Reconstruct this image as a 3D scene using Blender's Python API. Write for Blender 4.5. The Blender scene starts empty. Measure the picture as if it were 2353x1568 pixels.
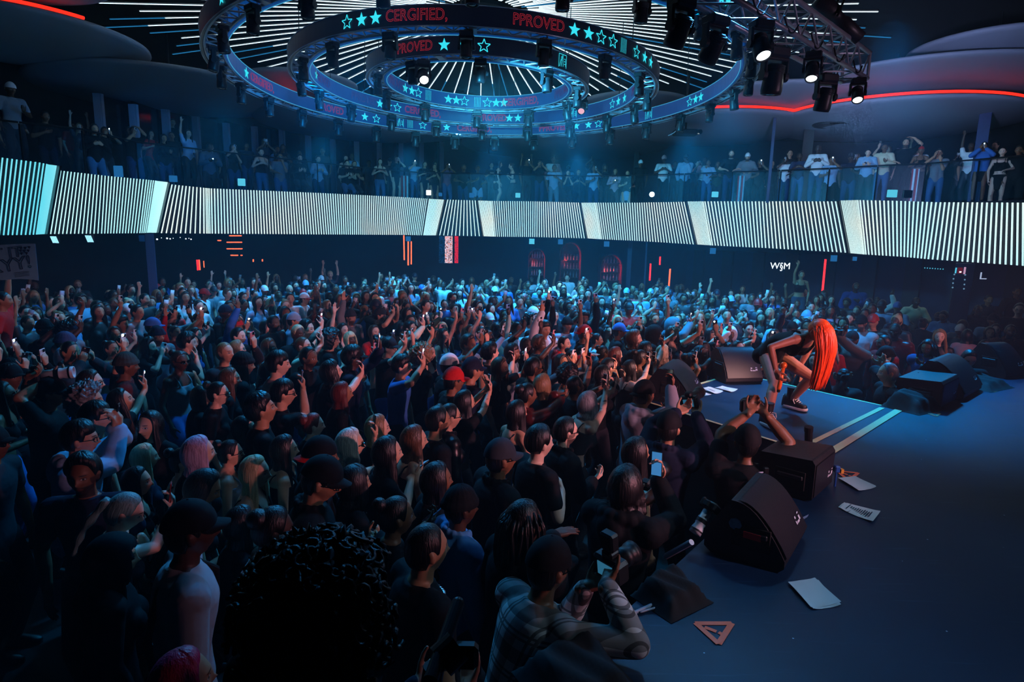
# A packed night-club concert: crowd, thrust stage, LED fascia, ring trusses under a star-burst ceiling
import bpy, bmesh, math, random
import numpy as np
from mathutils import Vector, Matrix

random.seed(7)
rng = np.random.default_rng(11)
SC = bpy.context.scene
COL = SC.collection
PI = math.pi
rad = math.radians

# ------------------------------------------------------------------ camera
W, H, FPX = 2353, 1568, 1400.0
TH, RHO = rad(9.69), 0.022
CAM = np.array([0.0, 0.0, 3.0])
FW = np.array([0, math.cos(TH), -math.sin(TH)])
_R0 = np.array([1.0, 0, 0]); _U0 = np.array([0, math.sin(TH), math.cos(TH)])
UP = _U0 * math.cos(RHO) - _R0 * math.sin(RHO)
RT = _R0 * math.cos(RHO) + _U0 * math.sin(RHO)
cam_d = bpy.data.cameras.new('camera')
cam = bpy.data.objects.new('camera', cam_d); COL.objects.link(cam)
cam_d.sensor_width = 36.0; cam_d.lens = FPX / W * 36.0
cam_d.clip_start = 0.05; cam_d.clip_end = 200
cam.matrix_world = Matrix(((RT[0], UP[0], -FW[0], CAM[0]), (RT[1], UP[1], -FW[1], CAM[1]),
                           (RT[2], UP[2], -FW[2], CAM[2]), (0, 0, 0, 1)))
SC.camera = cam

def ray(px, py): return FW + (px - W / 2) / FPX * RT - (py - H / 2) / FPX * UP
def PZ(px, py, z):                 # photo point on a horizontal plane
    d = ray(px, py); return CAM + d * ((z - CAM[2]) / d[2])
def PY(px, py, y):                 # photo point at a distance in front
    d = ray(px, py); return CAM + d * (y / d[1])
def proj(p):
    v = np.array(p, float) - CAM; w = v @ FW
    return W / 2 + FPX * (v @ RT) / w, H / 2 - FPX * (v @ UP) / w, w

# ------------------------------------------------------------------ materials
MATS = {}
def srgb(c):
    if isinstance(c, str):
        c = c.lstrip('#'); c = [int(c[i:i + 2], 16) / 255 for i in (0, 2, 4)]
    return tuple(x / 12.92 if x <= 0.04045 else ((x + 0.055) / 1.055) ** 2.4 for x in c)

def new_mat(name):
    m = bpy.data.materials.new(name); m.use_nodes = True
    nt = m.node_tree; nt.nodes.clear()
    out = nt.nodes.new('ShaderNodeOutputMaterial')
    return m, nt, out
def MATH(nt, op, a, b=None, c=None):
    n = nt.nodes.new('ShaderNodeMath'); n.operation = op
    for i, v in enumerate((a, b, c)):
        if v is None: continue
        if isinstance(v, (int, float)): n.inputs[i].default_value = v
        else: nt.links.new(v, n.inputs[i])
    return n.outputs[0]
def MIXC(nt, fac, a, b, mode='MIX'):
    n = nt.nodes.new('ShaderNodeMix'); n.data_type = 'RGBA'; n.blend_type = mode
    for s, v in ((0, fac), (6, a), (7, b)):
        if isinstance(v, (int, float)): n.inputs[s].default_value = v
        elif isinstance(v, tuple): n.inputs[s].default_value = (*v[:3], 1)
        else: nt.links.new(v, n.inputs[s])
    return n.outputs[2]

def mat(name, color, rough=0.55, metal=0.0, var=0.25, scale=9.0, spec=0.5, objcol=False, bump=0.0):
    """principled surface whose base colour is broken up by noise"""
    if name in MATS: return MATS[name]
    m, nt, out = new_mat(name); MATS[name] = m
    b = nt.nodes.new('ShaderNodeBsdfPrincipled')
    b.inputs['Roughness'].default_value = rough; b.inputs['Metallic'].default_value = metal
    b.inputs['Specular IOR Level'].default_value = spec
    tc = nt.nodes.new('ShaderNodeTexCoord')
    nz = nt.nodes.new('ShaderNodeTexNoise'); nz.inputs['Scale'].default_value = scale; nz.inputs['Detail'].default_value = 3
    nt.links.new(tc.outputs['Object'], nz.inputs['Vector'])
    f = MATH(nt, 'MULTIPLY_ADD', nz.outputs[0], var * 2, 1 - var)
    cmb = nt.nodes.new('ShaderNodeCombineColor')
    for i in range(3): nt.links.new(f, cmb.inputs[i])
    if objcol:
        oi = nt.nodes.new('ShaderNodeObjectInfo'); col = MIXC(nt, 1.0, oi.outputs['Color'], cmb.outputs[0], 'MULTIPLY')
    else:
        col = MIXC(nt, 1.0, tuple(srgb(color)), cmb.outputs[0], 'MULTIPLY')
    nt.links.new(col, b.inputs['Base Color'])
    if bump:
        bp = nt.nodes.new('ShaderNodeBump'); bp.inputs['Strength'].default_value = bump; bp.inputs['Distance'].default_value = 0.02
        nt.links.new(nz.outputs[0], bp.inputs['Height']); nt.links.new(bp.outputs[0], b.inputs['Normal'])
    nt.links.new(b.outputs[0], out.inputs[0])
    return m

def emis(name, color, strength, sample=False, base=(0.02, 0.02, 0.03)):
    if name in MATS: return MATS[name]
    m, nt, out = new_mat(name); MATS[name] = m
    e = nt.nodes.new('ShaderNodeEmission'); e.inputs[0].default_value = (*srgb(color), 1); e.inputs[1].default_value = strength
    nt.links.new(e.outputs[0], out.inputs[0])
    m.cycles.emission_sampling = 'AUTO' if sample else 'NONE'
    return m

# ------------------------------------------------------------------ mesh building
CONEF = {}
class MB:
    """collects shapes, then links them as ONE mesh object"""
    def __init__(s): s.v = []; s.f = []; s.mi = []; s.n = 0
    def add(s, v, f, mi=0):
        v = np.asarray(v, float).reshape(-1, 3)
        s.v.append(v); n0 = s.n; s.f += [tuple([i + n0 for i in q]) for q in f]; s.mi += [mi] * len(f); s.n += len(v)
        return s
    def box(s, c, size, rot=None, mi=0, bev=0.0):
        c = np.array(c, float); h = np.array(size, float) / 2
        if bev > 0:
            b = min(bev, min(h) * 0.9); vs = []
            for sx in (-1, 1):
                for sy in (-1, 1):
                    for sz in (-1, 1):
                        p = h * (sx, sy, sz)
                        for k in range(3):
                            q = p.copy()
                            for j in range(3):
                                if j != k: q[j] -= np.sign(p[j]) * b
                            vs.append(q)
            bm = bmesh.new(); bv = [bm.verts.new(q) for q in vs]
            r = bmesh.ops.convex_hull(bm, input=bv); bmesh.ops.dissolve_limit(bm, angle_limit=0.02, verts=bm.verts, edges=bm.edges)
            bm.verts.index_update(); v = np.array([x.co for x in bm.verts]); f = [[x.index for x in q.verts] for q in bm.faces]; bm.free()
        else:
            v = np.array([h * (x, y, z) for x in (-1, 1) for y in (-1, 1) for z in (-1, 1)])
            f = [(0, 1, 3, 2), (4, 6, 7, 5), (0, 4, 5, 1), (2, 3, 7, 6), (0, 2, 6, 4), (1, 5, 7, 3)]
        if rot is not None: v = v @ np.array(rot).T
        return s.add(v + c, f, mi)
    def tube(s, pts, r, seg=8, mi=0, closed=False, caps=True):
        pts = np.array(pts, float); n = len(pts)
        rr = np.broadcast_to(np.array(r, float), (n,))
        if closed: d = np.roll(pts, -1, 0) - np.roll(pts, 1, 0)
        else:
            d = np.gradient(pts, axis=0)
        d /= np.linalg.norm(d, axis=1)[:, None] + 1e-12
        ref = np.array([0, 0, 1.0]) if abs(d[0][2]) < 0.9 else np.array([1.0, 0, 0])
        vs = []
        a = ref - d[0] * (ref @ d[0]); a /= np.linalg.norm(a)
        ang = np.arange(seg) * 2 * PI / seg
        for i in range(n):
            a = a - d[i] * (a @ d[i]); a /= np.linalg.norm(a) + 1e-12; b = np.cross(d[i], a)
            vs.append(pts[i] + rr[i] * (np.cos(ang)[:, None] * a + np.sin(ang)[:, None] * b))
        f = []
        for i in range(n if closed else n - 1):
            for k in range(seg):
                i2 = (i + 1) % n; f.append((i * seg + k, i * seg + (k + 1) % seg, i2 * seg + (k + 1) % seg, i2 * seg + k))
        if caps and not closed:
            f.append(tuple(range(seg - 1, -1, -1))); f.append(tuple((n - 1) * seg + k for k in range(seg)))
        return s.add(np.concatenate(vs), f, mi)
    def cyl(s, a, b, r, seg=16, mi=0, r2=None): return s.tube([a, b], [r, r if r2 is None else r2], seg, mi)
    def lathe(s, prof, seg=24, c=(0, 0, 0), M=None, mi=0):
        """revolve (radius, z) pairs about z"""
        vs = []; f = []; n = len(prof)
        ang = np.arange(seg) * 2 * PI / seg
        for r, z in prof: vs.append(np.stack([r * np.cos(ang), r * np.sin(ang), np.full(seg, z)], 1))
        for i in range(n - 1):
            for k in range(seg): f.append((i * seg + k, i * seg + (k + 1) % seg, (i + 1) * seg + (k + 1) % seg, (i + 1) * seg + k))
        if prof[0][0] > 1e-6: f.append(tuple(range(seg - 1, -1, -1)))
        if prof[-1][0] > 1e-6: f.append(tuple((n - 1) * seg + k for k in range(seg)))
        v = np.concatenate(vs)
        if M is not None: v = v @ np.array(M)[:3, :3].T + (np.array(M)[:3, 3] if len(M) == 4 else 0)
        return s.add(v + np.array(c, float), f, mi)
    def ball(s, c, r, seg=16, rings=10, M=None, mi=0):
        r = np.broadcast_to(np.array(r, float), (3,)); t = np.linspace(0, PI, rings + 1)
        v = [[0, 0, 1]]
        for k in range(1, rings):
            for j in range(seg): v.append([math.sin(t[k]) * math.cos(2 * PI * j / seg), math.sin(t[k]) * math.sin(2 * PI * j / seg), math.cos(t[k])])
        v.append([0, 0, -1]); v = np.array(v) * r
        f = [(0, 1 + j, 1 + (j + 1) % seg) for j in range(seg)]
        for k in range(rings - 2):
            for j in range(seg): a = 1 + k * seg; f.append((a + j, a + seg + j, a + seg + (j + 1) % seg, a + (j + 1) % seg))
        a = 1 + (rings - 2) * seg; e = len(v) - 1
        f += [(a + j, e, a + (j + 1) % seg) for j in range(seg)]
        if M is not None: v = v @ np.array(M)[:3, :3].T
        return s.add(v + np.array(c, float), f, mi)
    def cone(s, a, b, ra, rb, seg=12, mi=0):
        """sphere-swept tapered limb between two joints"""
        a = np.array(a, float); b = np.array(b, float); d = b - a; L = np.linalg.norm(d)
        d = d / (L + 1e-9)
        ref = np.array([0, 0, 1.0]) if abs(d[2]) < 0.9 else np.array([1.0, 0, 0])
        u = ref - d * (ref @ d); u /= math.sqrt(u @ u); w = np.array([d[1] * u[2] - d[2] * u[1], d[2] * u[0] - d[0] * u[2], d[0] * u[1] - d[1] * u[0]])
        t = np.array([1.0, .92, .7, .38, 0]); q = np.sqrt(np.maximum(0, 1 - t * t))
        off = np.concatenate([-ra * t, L + rb * t[::-1]]); rr = np.concatenate([ra * q, rb * q[::-1]]) + 1e-4
        ang = np.arange(seg) * (2 * PI / seg); C = np.cos(ang)[:, None] * u + np.sin(ang)[:, None] * w
        v = a + off[:, None, None] * d + rr[:, None, None] * C[None]
        if seg not in CONEF:
            f = [(i * seg + k, i * seg + (k + 1) % seg, (i + 1) * seg + (k + 1) % seg, (i + 1) * seg + k) for i in range(9) for k in range(seg)]
            f.append(tuple(range(seg - 1, -1, -1))); f.append(tuple(9 * seg + k for k in range(seg))); CONEF[seg] = f
        return s.add(v.reshape(-1, 3), CONEF[seg], mi)
    def plate(s, quad, t, mi=0):
        """a slab of thickness t below a polygon"""
        q = np.array(quad, float); n = np.cross(q, np.roll(q, -1, 0)).sum(0) - np.cross(q[0] * 0, q[0]); n /= np.linalg.norm(n)
        k = len(q); v = np.concatenate([q, q - n * t])
        f = [tuple(range(k)), tuple(range(2 * k - 1, k - 1, -1))] + [(i, i + k, (i + 1) % k + k, (i + 1) % k) for i in range(k)]
        return s.add(v, f, mi)
    def grid(s, P, mi=0, flip=False, closed=False):
        """P: n x m x 3 array of points"""
        P = np.asarray(P, float); n, m = P.shape[:2]; f = []
        for i in range(n - 1):
            for j in range(m if closed else m - 1):
                j2 = (j + 1) % m; q = (i * m + j, i * m + j2, (i + 1) * m + j2, (i + 1) * m + j)
                f.append(q[::-1] if flip else q)
        return s.add(P.reshape(-1, 3), f, mi)
    def mesh(s, name, mats, smooth=False):
        me = bpy.data.meshes.new(name)
        v = np.concatenate(s.v) if s.v else np.zeros((0, 3))
        me.from_pydata(v.tolist(), [], s.f)
        for m in (mats if isinstance(mats, (list, tuple)) else [mats]): me.materials.append(m)
        if len(me.materials) > 1: me.polygons.foreach_set('material_index', s.mi)
        if smooth: me.polygons.foreach_set('use_smooth', [True] * len(me.polygons))
        me.update()
        return me
    def build(s, name, mats, parent=None, loc=None, M=None, smooth=False):
        return link(name, s.mesh(name, mats, smooth), parent, loc, M)

def link(name, me, parent=None, loc=None, M=None, color=None):
    o = bpy.data.objects.new(name, me); COL.objects.link(o)
    if parent is not None: o.parent = parent
    if M is not None: o.matrix_local = M
    if loc is not None: o.location = loc
    if color is not None: o.color = (*color[:3], 1)
    return o
def tag(o, label=None, cat=None, group=None, kind=None):
    if label: o['label'] = label
    if cat: o['category'] = cat
    if group: o['group'] = group
    if kind: o['kind'] = kind
    return o
def thing(name, label, cat, loc=(0, 0, 0), rz=0.0, group=None, kind=None):
    o = bpy.data.objects.new(name, None); COL.objects.link(o)
    o.empty_display_size = 0.1; o.location = loc; o.rotation_euler = (0, 0, rz)
    return tag(o, label, cat, group, kind)
def copy_tree(o, parent=None):
    c = o.copy(); COL.objects.link(c)
    if parent is not None: c.parent = parent
    for ch in list(o.children): copy_tree(ch, c)
    return c
def struct(o, label=None, cat=None): return tag(o, label, cat, kind='structure')
def rotm(axis, a): return np.array(Matrix.Rotation(a, 3, axis))
def smooth(t): t = np.clip(t, 0, 1); return t * t * (3 - 2 * t)
WORK = bpy.data.scenes.new('work')      # scratch scene for evaluating modifiers quickly, removed at the end
def alone(o):
    WORK.collection.objects.link(o)
    with bpy.context.temp_override(scene=WORK, view_layer=WORK.view_layers[0]): dg = bpy.context.evaluated_depsgraph_get()
    dg.update(); return dg
def text_mesh(body, size=1.0, outline=0.0, extrude=0.004, align='CENTER'):
    """letters as (verts, faces) lying in the xy plane, optionally as outlines"""
    cu = bpy.data.curves.new('txt', 'FONT'); cu.body = body; cu.size = size; cu.align_x = align; cu.align_y = 'CENTER'
    cu.resolution_u = 3
    if outline: cu.fill_mode = 'NONE'; cu.bevel_depth = outline; cu.bevel_resolution = 0
    else: cu.extrude = extrude
    o = bpy.data.objects.new('txt', cu); dg = alone(o); ev = o.evaluated_get(dg); me = ev.to_mesh()
    v = np.array([x.co[:] for x in me.vertices]).reshape(-1, 3); f = [tuple(p.vertices) for p in me.polygons]
    ev.to_mesh_clear(); bpy.data.objects.remove(o); bpy.data.curves.remove(cu)
    return v, f
# ------------------------------------------------------------------ hall
M_floor = mat('floor_concrete', '#1a1c22', 0.5, var=0.3, scale=3)
M_wall = mat('dark_wall', '#141d33', 0.8, var=0.25, scale=1.5)
M_panelwall = mat('panelled_wall', '#18233f', 0.75, var=0.3, scale=2.5)
M_ceil = mat('black_ceiling', '#04060b', 0.9, var=0.3)
M_saucer = mat('painted_canopy', '#9aa4b4', 0.62, var=0.05, scale=1.2)
M_black = mat('black_metal', '#0b0c10', 0.42, 0.3, var=0.3, scale=20)
M_dark = mat('dark_paint', '#10131a', 0.6, var=0.3, scale=12)
M_steel = mat('truss_aluminium', '#aeb4c0', 0.38, 0.55, var=0.2, scale=14)
M_redglow = emis('red_cove_light', '#ff2a1c', 1.7, True)
M_orange = emis('orange_neon', '#ff5a38', 2.6)
M_redneon = emis('red_neon', '#ff2a30', 2.2)
M_pillar = mat('pale_mullion', '#9aa0b4', 0.7, var=0.15, scale=4)
M_white_e = emis('white_sign', '#e8f6ff', 1.6)
M_cyan_e = emis('cyan_screen', '#5ad2f0', 0.9)
M_blue_e = emis('blue_box_light', '#2a7fc8', 0.55)

def slab(name, poly, z0, z1, m, **kw):
    q = np.array([tuple(p)[:2] for p in poly], float); area = (q[:, 0] * np.roll(q[:, 1], -1) - np.roll(q[:, 0], -1) * q[:, 1]).sum()
    p = np.array([(x, y, z1) for x, y in (q if area > 0 else q[::-1])])
    return MB().plate(p, z1 - z0).build(name, m, **kw)
struct(slab('floor', [(-16, -3), (20, -3), (20, 31), (-16, 31)], -0.2, 0, M_floor))
struct(slab('ceiling', [(-17, -3), (21, -3), (21, 36), (-17, 36)], 8.6, 8.8, M_ceil))
def wall(name, a, b, z0, z1, m, t=0.2):
    a = np.array(a, float); b = np.array(b, float); d = (b - a) / np.linalg.norm(b - a); n = np.array([-d[1], d[0]]) * t
    return struct(slab(name, [a, b, b + n, a + n], z0, z1, m))
wall('wall_back', (-16, 28.5), (8.0, 28.5), 0, 3.0, M_wall)
wall('wall_right', (8.0, 28.5), (20, 14.5), 0, 2.6, M_panelwall)
wall('wall_left', (-15.5, -3), (-15.5, 35.5), 0, 8.6, M_wall)
wall('wall_north', (-15.5, 35.5), (20.5, 35.5), 4.2, 8.6, M_wall)
wall('wall_east', (20.5, 35.5), (20.5, -3), 0, 8.6, M_wall)
# upright panels dividing the wall on the right
b = MB()
for k in range(13):
    t = (k + 0.5) / 13; x = 8.0 + 12 * t; y = 28.5 - 14 * t
    b.box((x - 0.06, y - 0.1, 1.3), (0.5, 0.12, 2.6), rotm('Z', -0.86))
struct(b.build('trim_1', M_dark))

# ---- LED fascia of the balcony: bays that fold towards the hall at bright ridges
# knots (x_top, y_top, x_bottom, y_bottom, distance)
BAYS = [
    ([(-230, 338, -290, 545, 10.4), (0, 362, -18, 541, 11.2), (85, 373, 62, 540, 11.6), (112, 378, 88, 539, 11.8), (134, 381, 106, 538, 11.15)], 'cyan', .066),
    ([(136, 392, 112, 538, 12.9), (240, 404, 232, 537, 13.3), (335, 413, 320, 536, 13.8), (362, 416, 342, 535, 14.1), (388, 419, 362, 535, 13.2)], 'mid', .058),
    ([(392, 424, 366, 536, 15.4), (470, 432, 472, 537, 15.6), (478, 433, 480, 537, 15.9), (740, 444, 748, 539, 18.2), (940, 454, 930, 540, 20.4), (985, 457, 972, 541, 20.9), (1022, 459, 1003, 541, 19.7)], 'white', .078),
    ([(1026, 459, 1006, 541, 21.6), (1095, 461, 1106, 543, 21.6)], 'white', .088),
    ([(1097, 461, 1110, 543, 20.6), (1128, 462, 1135, 544, 21.6), (1232, 463, 1231, 545, 21.6), (1332, 466, 1346, 548, 21.0)], 'white', .078),
    ([(1334, 466, 1349, 548, 19.9), (1368, 466, 1380, 550, 20.9), (1465, 466, 1470, 554, 20.2), (1575, 464, 1597, 562, 19.2)], 'white', .082),
    ([(1578, 463, 1601, 562, 18.2), (1615, 463, 1633, 564, 19.1), (1750, 463, 1757, 570, 18.2), (1925, 463, 1948, 581, 16.8)], 'white', .098),
    ([(1929, 461, 1952, 582, 15.9), (1972, 460, 1986, 585, 16.7), (2070, 462, 2070, 590, 15.9), (2155, 465, 2136, 596, 15.2), (2353, 466, 2352, 611, 13.6), (2560, 466, 2590, 630, 12.0)], 'white', .1),
]
def led_mat(name, c1, c2, s):
    m, nt, out = new_mat(name)
    tc = nt.nodes.new('ShaderNodeTexCoord'); nz = nt.nodes.new('ShaderNodeTexNoise'); nz.inputs['Scale'].default_value = 0.6
    nt.links.new(tc.outputs['Object'], nz.inputs['Vector'])
    f = MATH(nt, 'MULTIPLY_ADD', nz.outputs[0], 3.0, -1.0)
    c = MIXC(nt, MATH(nt, 'MINIMUM', MATH(nt, 'MAXIMUM', f, 0.0), 1.0), tuple(srgb(c1)), tuple(srgb(c2)))
    e = nt.nodes.new('ShaderNodeEmission'); nt.links.new(c, e.inputs[0])
    sx = nt.nodes.new('ShaderNodeSeparateXYZ'); nt.links.new(tc.outputs['Object'], sx.inputs[0])
    # rows of diodes along the bar
    dots = MATH(nt, 'MULTIPLY_ADD', MATH(nt, 'SINE', MATH(nt, 'MULTIPLY', sx.outputs[2], 260.0)), 0.12, 0.92)
    nt.links.new(MATH(nt, 'MULTIPLY', dots, s), e.inputs[1])
    nt.links.new(e.outputs[0], out.inputs[0]); m.cycles.emission_sampling = 'NONE'
    return m
LEDM = {'cyan': led_mat('led_cyan', '#5fdcf0', '#8ce8f6', 1.15), 'mid': led_mat('led_pale', '#a4ecf4', '#c4f4f4', 1.35), 'white': led_mat('led_white', '#b4ecf4', '#dcecE4', 1.4)}
M_ledback = mat('led_backing', '#040c1c', 0.45, 0.1, var=0.2)
FAC = []      # plan of the fascia top edge
for bi, (kn, tone, gap) in enumerate(BAYS):
    K = np.array(kn, float)
    T = np.array([PY(k[0], k[1], k[4]) for k in K]); B = np.array([PY(k[2], k[3], k[4]) for k in K])
    FAC += [tuple(p) for p in T]
    d = np.linalg.norm(np.diff(T, axis=0), axis=1); s = np.concatenate([[0], np.cumsum(d)]); L = s[-1]
    # round the folds a little
    def at(P, q):
        w = np.minimum(0.05 * L / len(K), np.maximum(np.minimum(q, L - q), 1e-4))
        return sum(np.stack([np.interp(np.clip(q + o, 0, L), s, P[:, j]) for j in range(3)], -1) for o in (-w, 0, w)) / 3
    n = max(6, int(L / gap)); q = (np.arange(n) + 0.5) / n * L
    root = thing('led_fascia_bay', '', 'LED wall', tuple((T[0] * 0 + [T[:, 0].mean(), T[:, 1].mean(), 0]) * [1, 1, 0]))
    root['label'] = ['cyan-lit bay of the balcony LED wall above the hand-lettered poster', 'pale bay of the balcony LED wall beside the cyan one',
        'widest bay of the balcony LED wall, under the row of pale window posts', 'narrow sparse bay of the balcony LED wall between two bright ridges, above the sequin curtain',
        'bay of the balcony LED wall above the first two red bar arches', 'bay of the balcony LED wall above the third red bar arch and grey pole',
        'bay of the balcony LED wall above the white monogram sign', 'bay of the balcony LED wall running out over the bulb-studded column'][bi]
    root['group'] = 'LED bays around the balcony front'
    off = np.array(root.location)
    nn = 40; qq = np.linspace(0, L, nn); Tq = at(T, qq); Bq = at(B, qq)
    back = np.stack([Tq, Bq], 1); nrm = np.zeros_like(Tq); t = np.gradient(Tq, axis=0); nrm[:, 0] = -t[:, 1]; nrm[:, 1] = t[:, 0]
    nrm /= np.linalg.norm(nrm, axis=1)[:, None]
    flip = np.sign((nrm * (Tq - CAM)).sum(1)); nrm *= np.where(flip == 0, 1, flip)[:, None]
    ring = np.stack([Tq + nrm * 0.02, Bq + nrm * 0.02, Bq + nrm * 0.05, Tq + nrm * 0.05], 1) - off
    MB().grid(ring, closed=True).build('backing_panel', M_ledback, root)
    Ts = at(T, q); Bs = at(B, q); t = at(T, q + 0.02) - at(T, q - 0.02); t /= np.linalg.norm(t, axis=1)[:, None] + 1e-9
    nq = np.stack([np.interp(q, qq, nrm[:, j]) for j in range(3)], -1); wd = gap * .17
    led = MB()
    for i in range(n):
        a, c = Ts[i] - nq[i] * 0.03 - off, Bs[i] - nq[i] * 0.03 - off; w = t[i] * wd; dn = nq[i] * 0.012
        v = np.array([a - w, a + w, c + w, c - w, a - w + dn, a + w + dn, c + w + dn, c - w + dn])
        led.add(v, [(0, 1, 2, 3), (7, 6, 5, 4), (0, 3, 7, 4), (1, 5, 6, 2), (0, 4, 5, 1), (3, 2, 6, 7)])
    led.build('led_strip_lines', LEDM[tone], root)
FAC = np.array(FAC); FAC2 = FAC[:, :2]
# ---- balcony slab behind the fascia
def fac_at(px):           # point of the fascia top edge seen in photo column px, and outward direction
    best = None
    for i in range(len(FAC) - 1):
        x0 = proj(FAC[i])[0]; x1 = proj(FAC[i + 1])[0]
        if x0 <= px <= x1 and x1 - x0 > 1:
            t = (px - x0) / (x1 - x0); return FAC[i] * (1 - t) + FAC[i + 1] * t
    return FAC[-1]
ZB = 4.12
_rx = list(range(-260, 2600, 20)); _rd = []
for x in _rx: _rd.append(max(fac_at(x + k)[1] for k in (-110, -80, -50, -25, 0, 25, 50, 80, 110)))
_rd = np.array(_rd)
for _ in range(6): _rd[1:-1] = np.maximum(_rd[1:-1], (_rd[:-2] + _rd[2:]) / 2)
def rail_at(px, dd=0.0): return PY(px, 440, float(np.interp(px, _rx, _rd)) + .3 + dd)      # line of the balcony edge behind the fascia folds
poly = [tuple(rail_at(x, -.12)[:2]) for x in range(-240, 2580, 60)]
far = [(19.8, 10), (20.3, 35), (-15.3, 35), (-15.3, 9.0)]
struct(slab('floor_balcony', poly + far, 3.12, ZB, mat('balcony_concrete', '#0d1422', 0.8)))
# kerb between the fascia and the balcony deck
# ---- upper window wall with pale posts
WIN = [(223, 215, 16.5), (304, 240, 17.5), (378, 250, 19), (448, 268, 20.5), (518, 283, 22), (583, 291, 23.5), (646, 296, 25), (706, 300, 26), (763, 304, 27), (818, 313, 28), (870, 320, 29), (920, 322, 30), (968, 324, 31), (1014, 326, 32)]
ORD = ['first', 'second', 'third', 'fourth', 'fifth', 'sixth', 'seventh', 'eighth', 'ninth', 'tenth', 'eleventh', 'twelfth', 'thirteenth', 'fourteenth', 'fifteenth', 'sixteenth', 'seventeenth', 'eighteenth', 'nineteenth', 'twentieth']
for k, (x, y, D) in enumerate(WIN):
    p = PY(x, y, D); o = MB().box((0, 0, 0), (0.17, 0.12, p[2] - ZB)).box((0.11, 0.01, 0), (0.03, 0.1, p[2] - ZB)).build('window_post', M_pillar, loc=(p[0], p[1], (p[2] + ZB) / 2))
    tag(o, f'pale upright window post behind the balcony, {ORD[k]} of the row from the cyan LED bay', 'post', 'pale window posts behind the balcony')
pts = np.array([PY(x, y, D + 0.25) for x, y, D in WIN])
b = MB()
for i in range(len(pts) - 1):
    a, c = pts[i], pts[i + 1]; z = (a[2] + c[2]) / 2
    b.plate([(a[0], a[1], ZB), (c[0], c[1], ZB), (c[0], c[1], z), (a[0], a[1], z)], 0.05)
struct(b.build('window_1', mat('dark_glazing', '#050a14', 0.15, var=0.1)))

# ---- canopies: shallow saucers hung under the ceiling, red coves on their rims
SAU = [  # x, radius, distance, height, red arcs (degrees; 0 = +x, 270 = towards the camera), label
    (11.2, 3.48, 19.1, 6.6, (172, 300), 'round ceiling canopy with an oval vent, lit by a red cove behind its rim'),
    (11.4, 3.74, 18.2, 7.3, None, 'large pale ceiling canopy overlapping the vented one'),
    (11.6, 1.9, 15.8, 7.7, None, 'small blue-lit ceiling canopy beyond the truss end, near the corner of the view'),
    (7.56, 2.7, 19.3, 7.1, None, 'pale ceiling canopy behind the outer ring, above the red arc by the thin pole'),
    (6.5, 3.14, 21.0, 6.6, (250, 358), 'dark ceiling canopy edged by an orange-red arc that meets the thin pole'),
    (3.83, 1.82, 20.9, 7.3, None, 'ceiling canopy half hidden behind the rings, flushed red underneath'),
    (1.88, 4.0, 24.4, 6.5, (300, 370), 'shadowed ceiling canopy low behind the outer ring over the far balcony'),
    (-4.96, 3.69, 21.5, 6.6, (172, 222), 'dark ceiling canopy with a short orange flare at its tip, over the window posts'),
    (-6.6, 1.71, 19.5, 7.4, None, 'ceiling canopy washed red, seen between the outer and middle ring'),
    (-9.9, 3.39, 18.3, 6.8, (352, 400), 'wide blue-shaded ceiling canopy over the window posts'),
    (-11.2, 2.6, 14.5, 7.1, (275, 335), 'big dark ceiling canopy in the corner with a red line above its rim'),
    (-9.6, 2.2, 11.6, 7.6, None, 'topmost ceiling canopy in the corner, above the red line'),
]
for x, r, D, z, arc, lab in SAU:
    root = thing('ceiling_canopy', lab, 'canopy', (x, D, z), group='saucer canopies under the ceiling')
    prof = [(0, -0.30)] + [(r * s, -0.30 * (1 - s ** 2.2) ** 0.9) for s in (.15, .3, .45, .6, .72, .82, .9, .95)] + [(r * .985, -.012), (r, .03), (r * .995, .075), (r * .97, .1), (r * .5, .13), (0, .13)]
    MB().lathe(prof, 72).build('shell', M_saucer, root, smooth=True)
    if arc:
        a = np.radians(np.linspace(arc[0], arc[1], 40))
        MB().tube(np.stack([(r - .13) * np.cos(a), (r - .13) * np.sin(a), np.full(40, .155)], 1), .035, 6).build('cove_strip', M_redglow, root)
    MB().cyl((0, 0, .1), (0, 0, 8.59 - z), .03, 8).build('hanger_rod', M_black, root)
    if x == 11.2:
        v = MB(); a = np.linspace(0, 2 * PI, 40, endpoint=False)
        v.tube(np.stack([.55 * np.cos(a) - 2.0, .42 * np.sin(a) - .55, np.full(40, -.19)], 1), .035, 6, closed=True)
        v.build('vent_ring', M_black, root); MB().lathe([(0, 0), (.5, 0), (.5, .02), (0, .02)], 32, (-2.0, -.55, -.205)).build('vent_opening', M_ceil, root)

# ---- star-burst LED bars on the ceiling
CX, CY, ZS = -0.8, 14.2, 7.8
m_bar = emis('led_bar_white', '#d2f0ff', 1.7); m_dim = emis('led_bar_blue', '#2f9be0', 0.55)
def bar_mesh(r0, r1, cut):
    b = MB(); b.box(((r0 + cut) / 2, 0, 0), (cut - r0, .028, .012))
    if r1 - cut > .05: b.box(((r1 + cut) / 2, 0, 0), (r1 - cut - .02, .028, .012), mi=1)
    b.box(((r0 + r1) / 2, 0, .03), (r1 - r0, .06, .02), mi=2)
    return b.mesh('ceiling_led_bar', [m_bar, m_dim, M_black])
variants = [bar_mesh(.75 + .25 * (k % 3), r1, c) for k, (r1, c) in enumerate([(8.1, 8.1), (8.8, 7.4), (8.0, 8.0), (9.6, 8.2), (8.3, 8.3), (8.6, 6.3), (7.7, 7.7)])]
dimv = MB().box((4.6, 0, 0), (7.4, .026, .012)).box((4.6, 0, .03), (7.4, .05, .02), mi=1).mesh('ceiling_led_bar', [m_dim, M_black])
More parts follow.
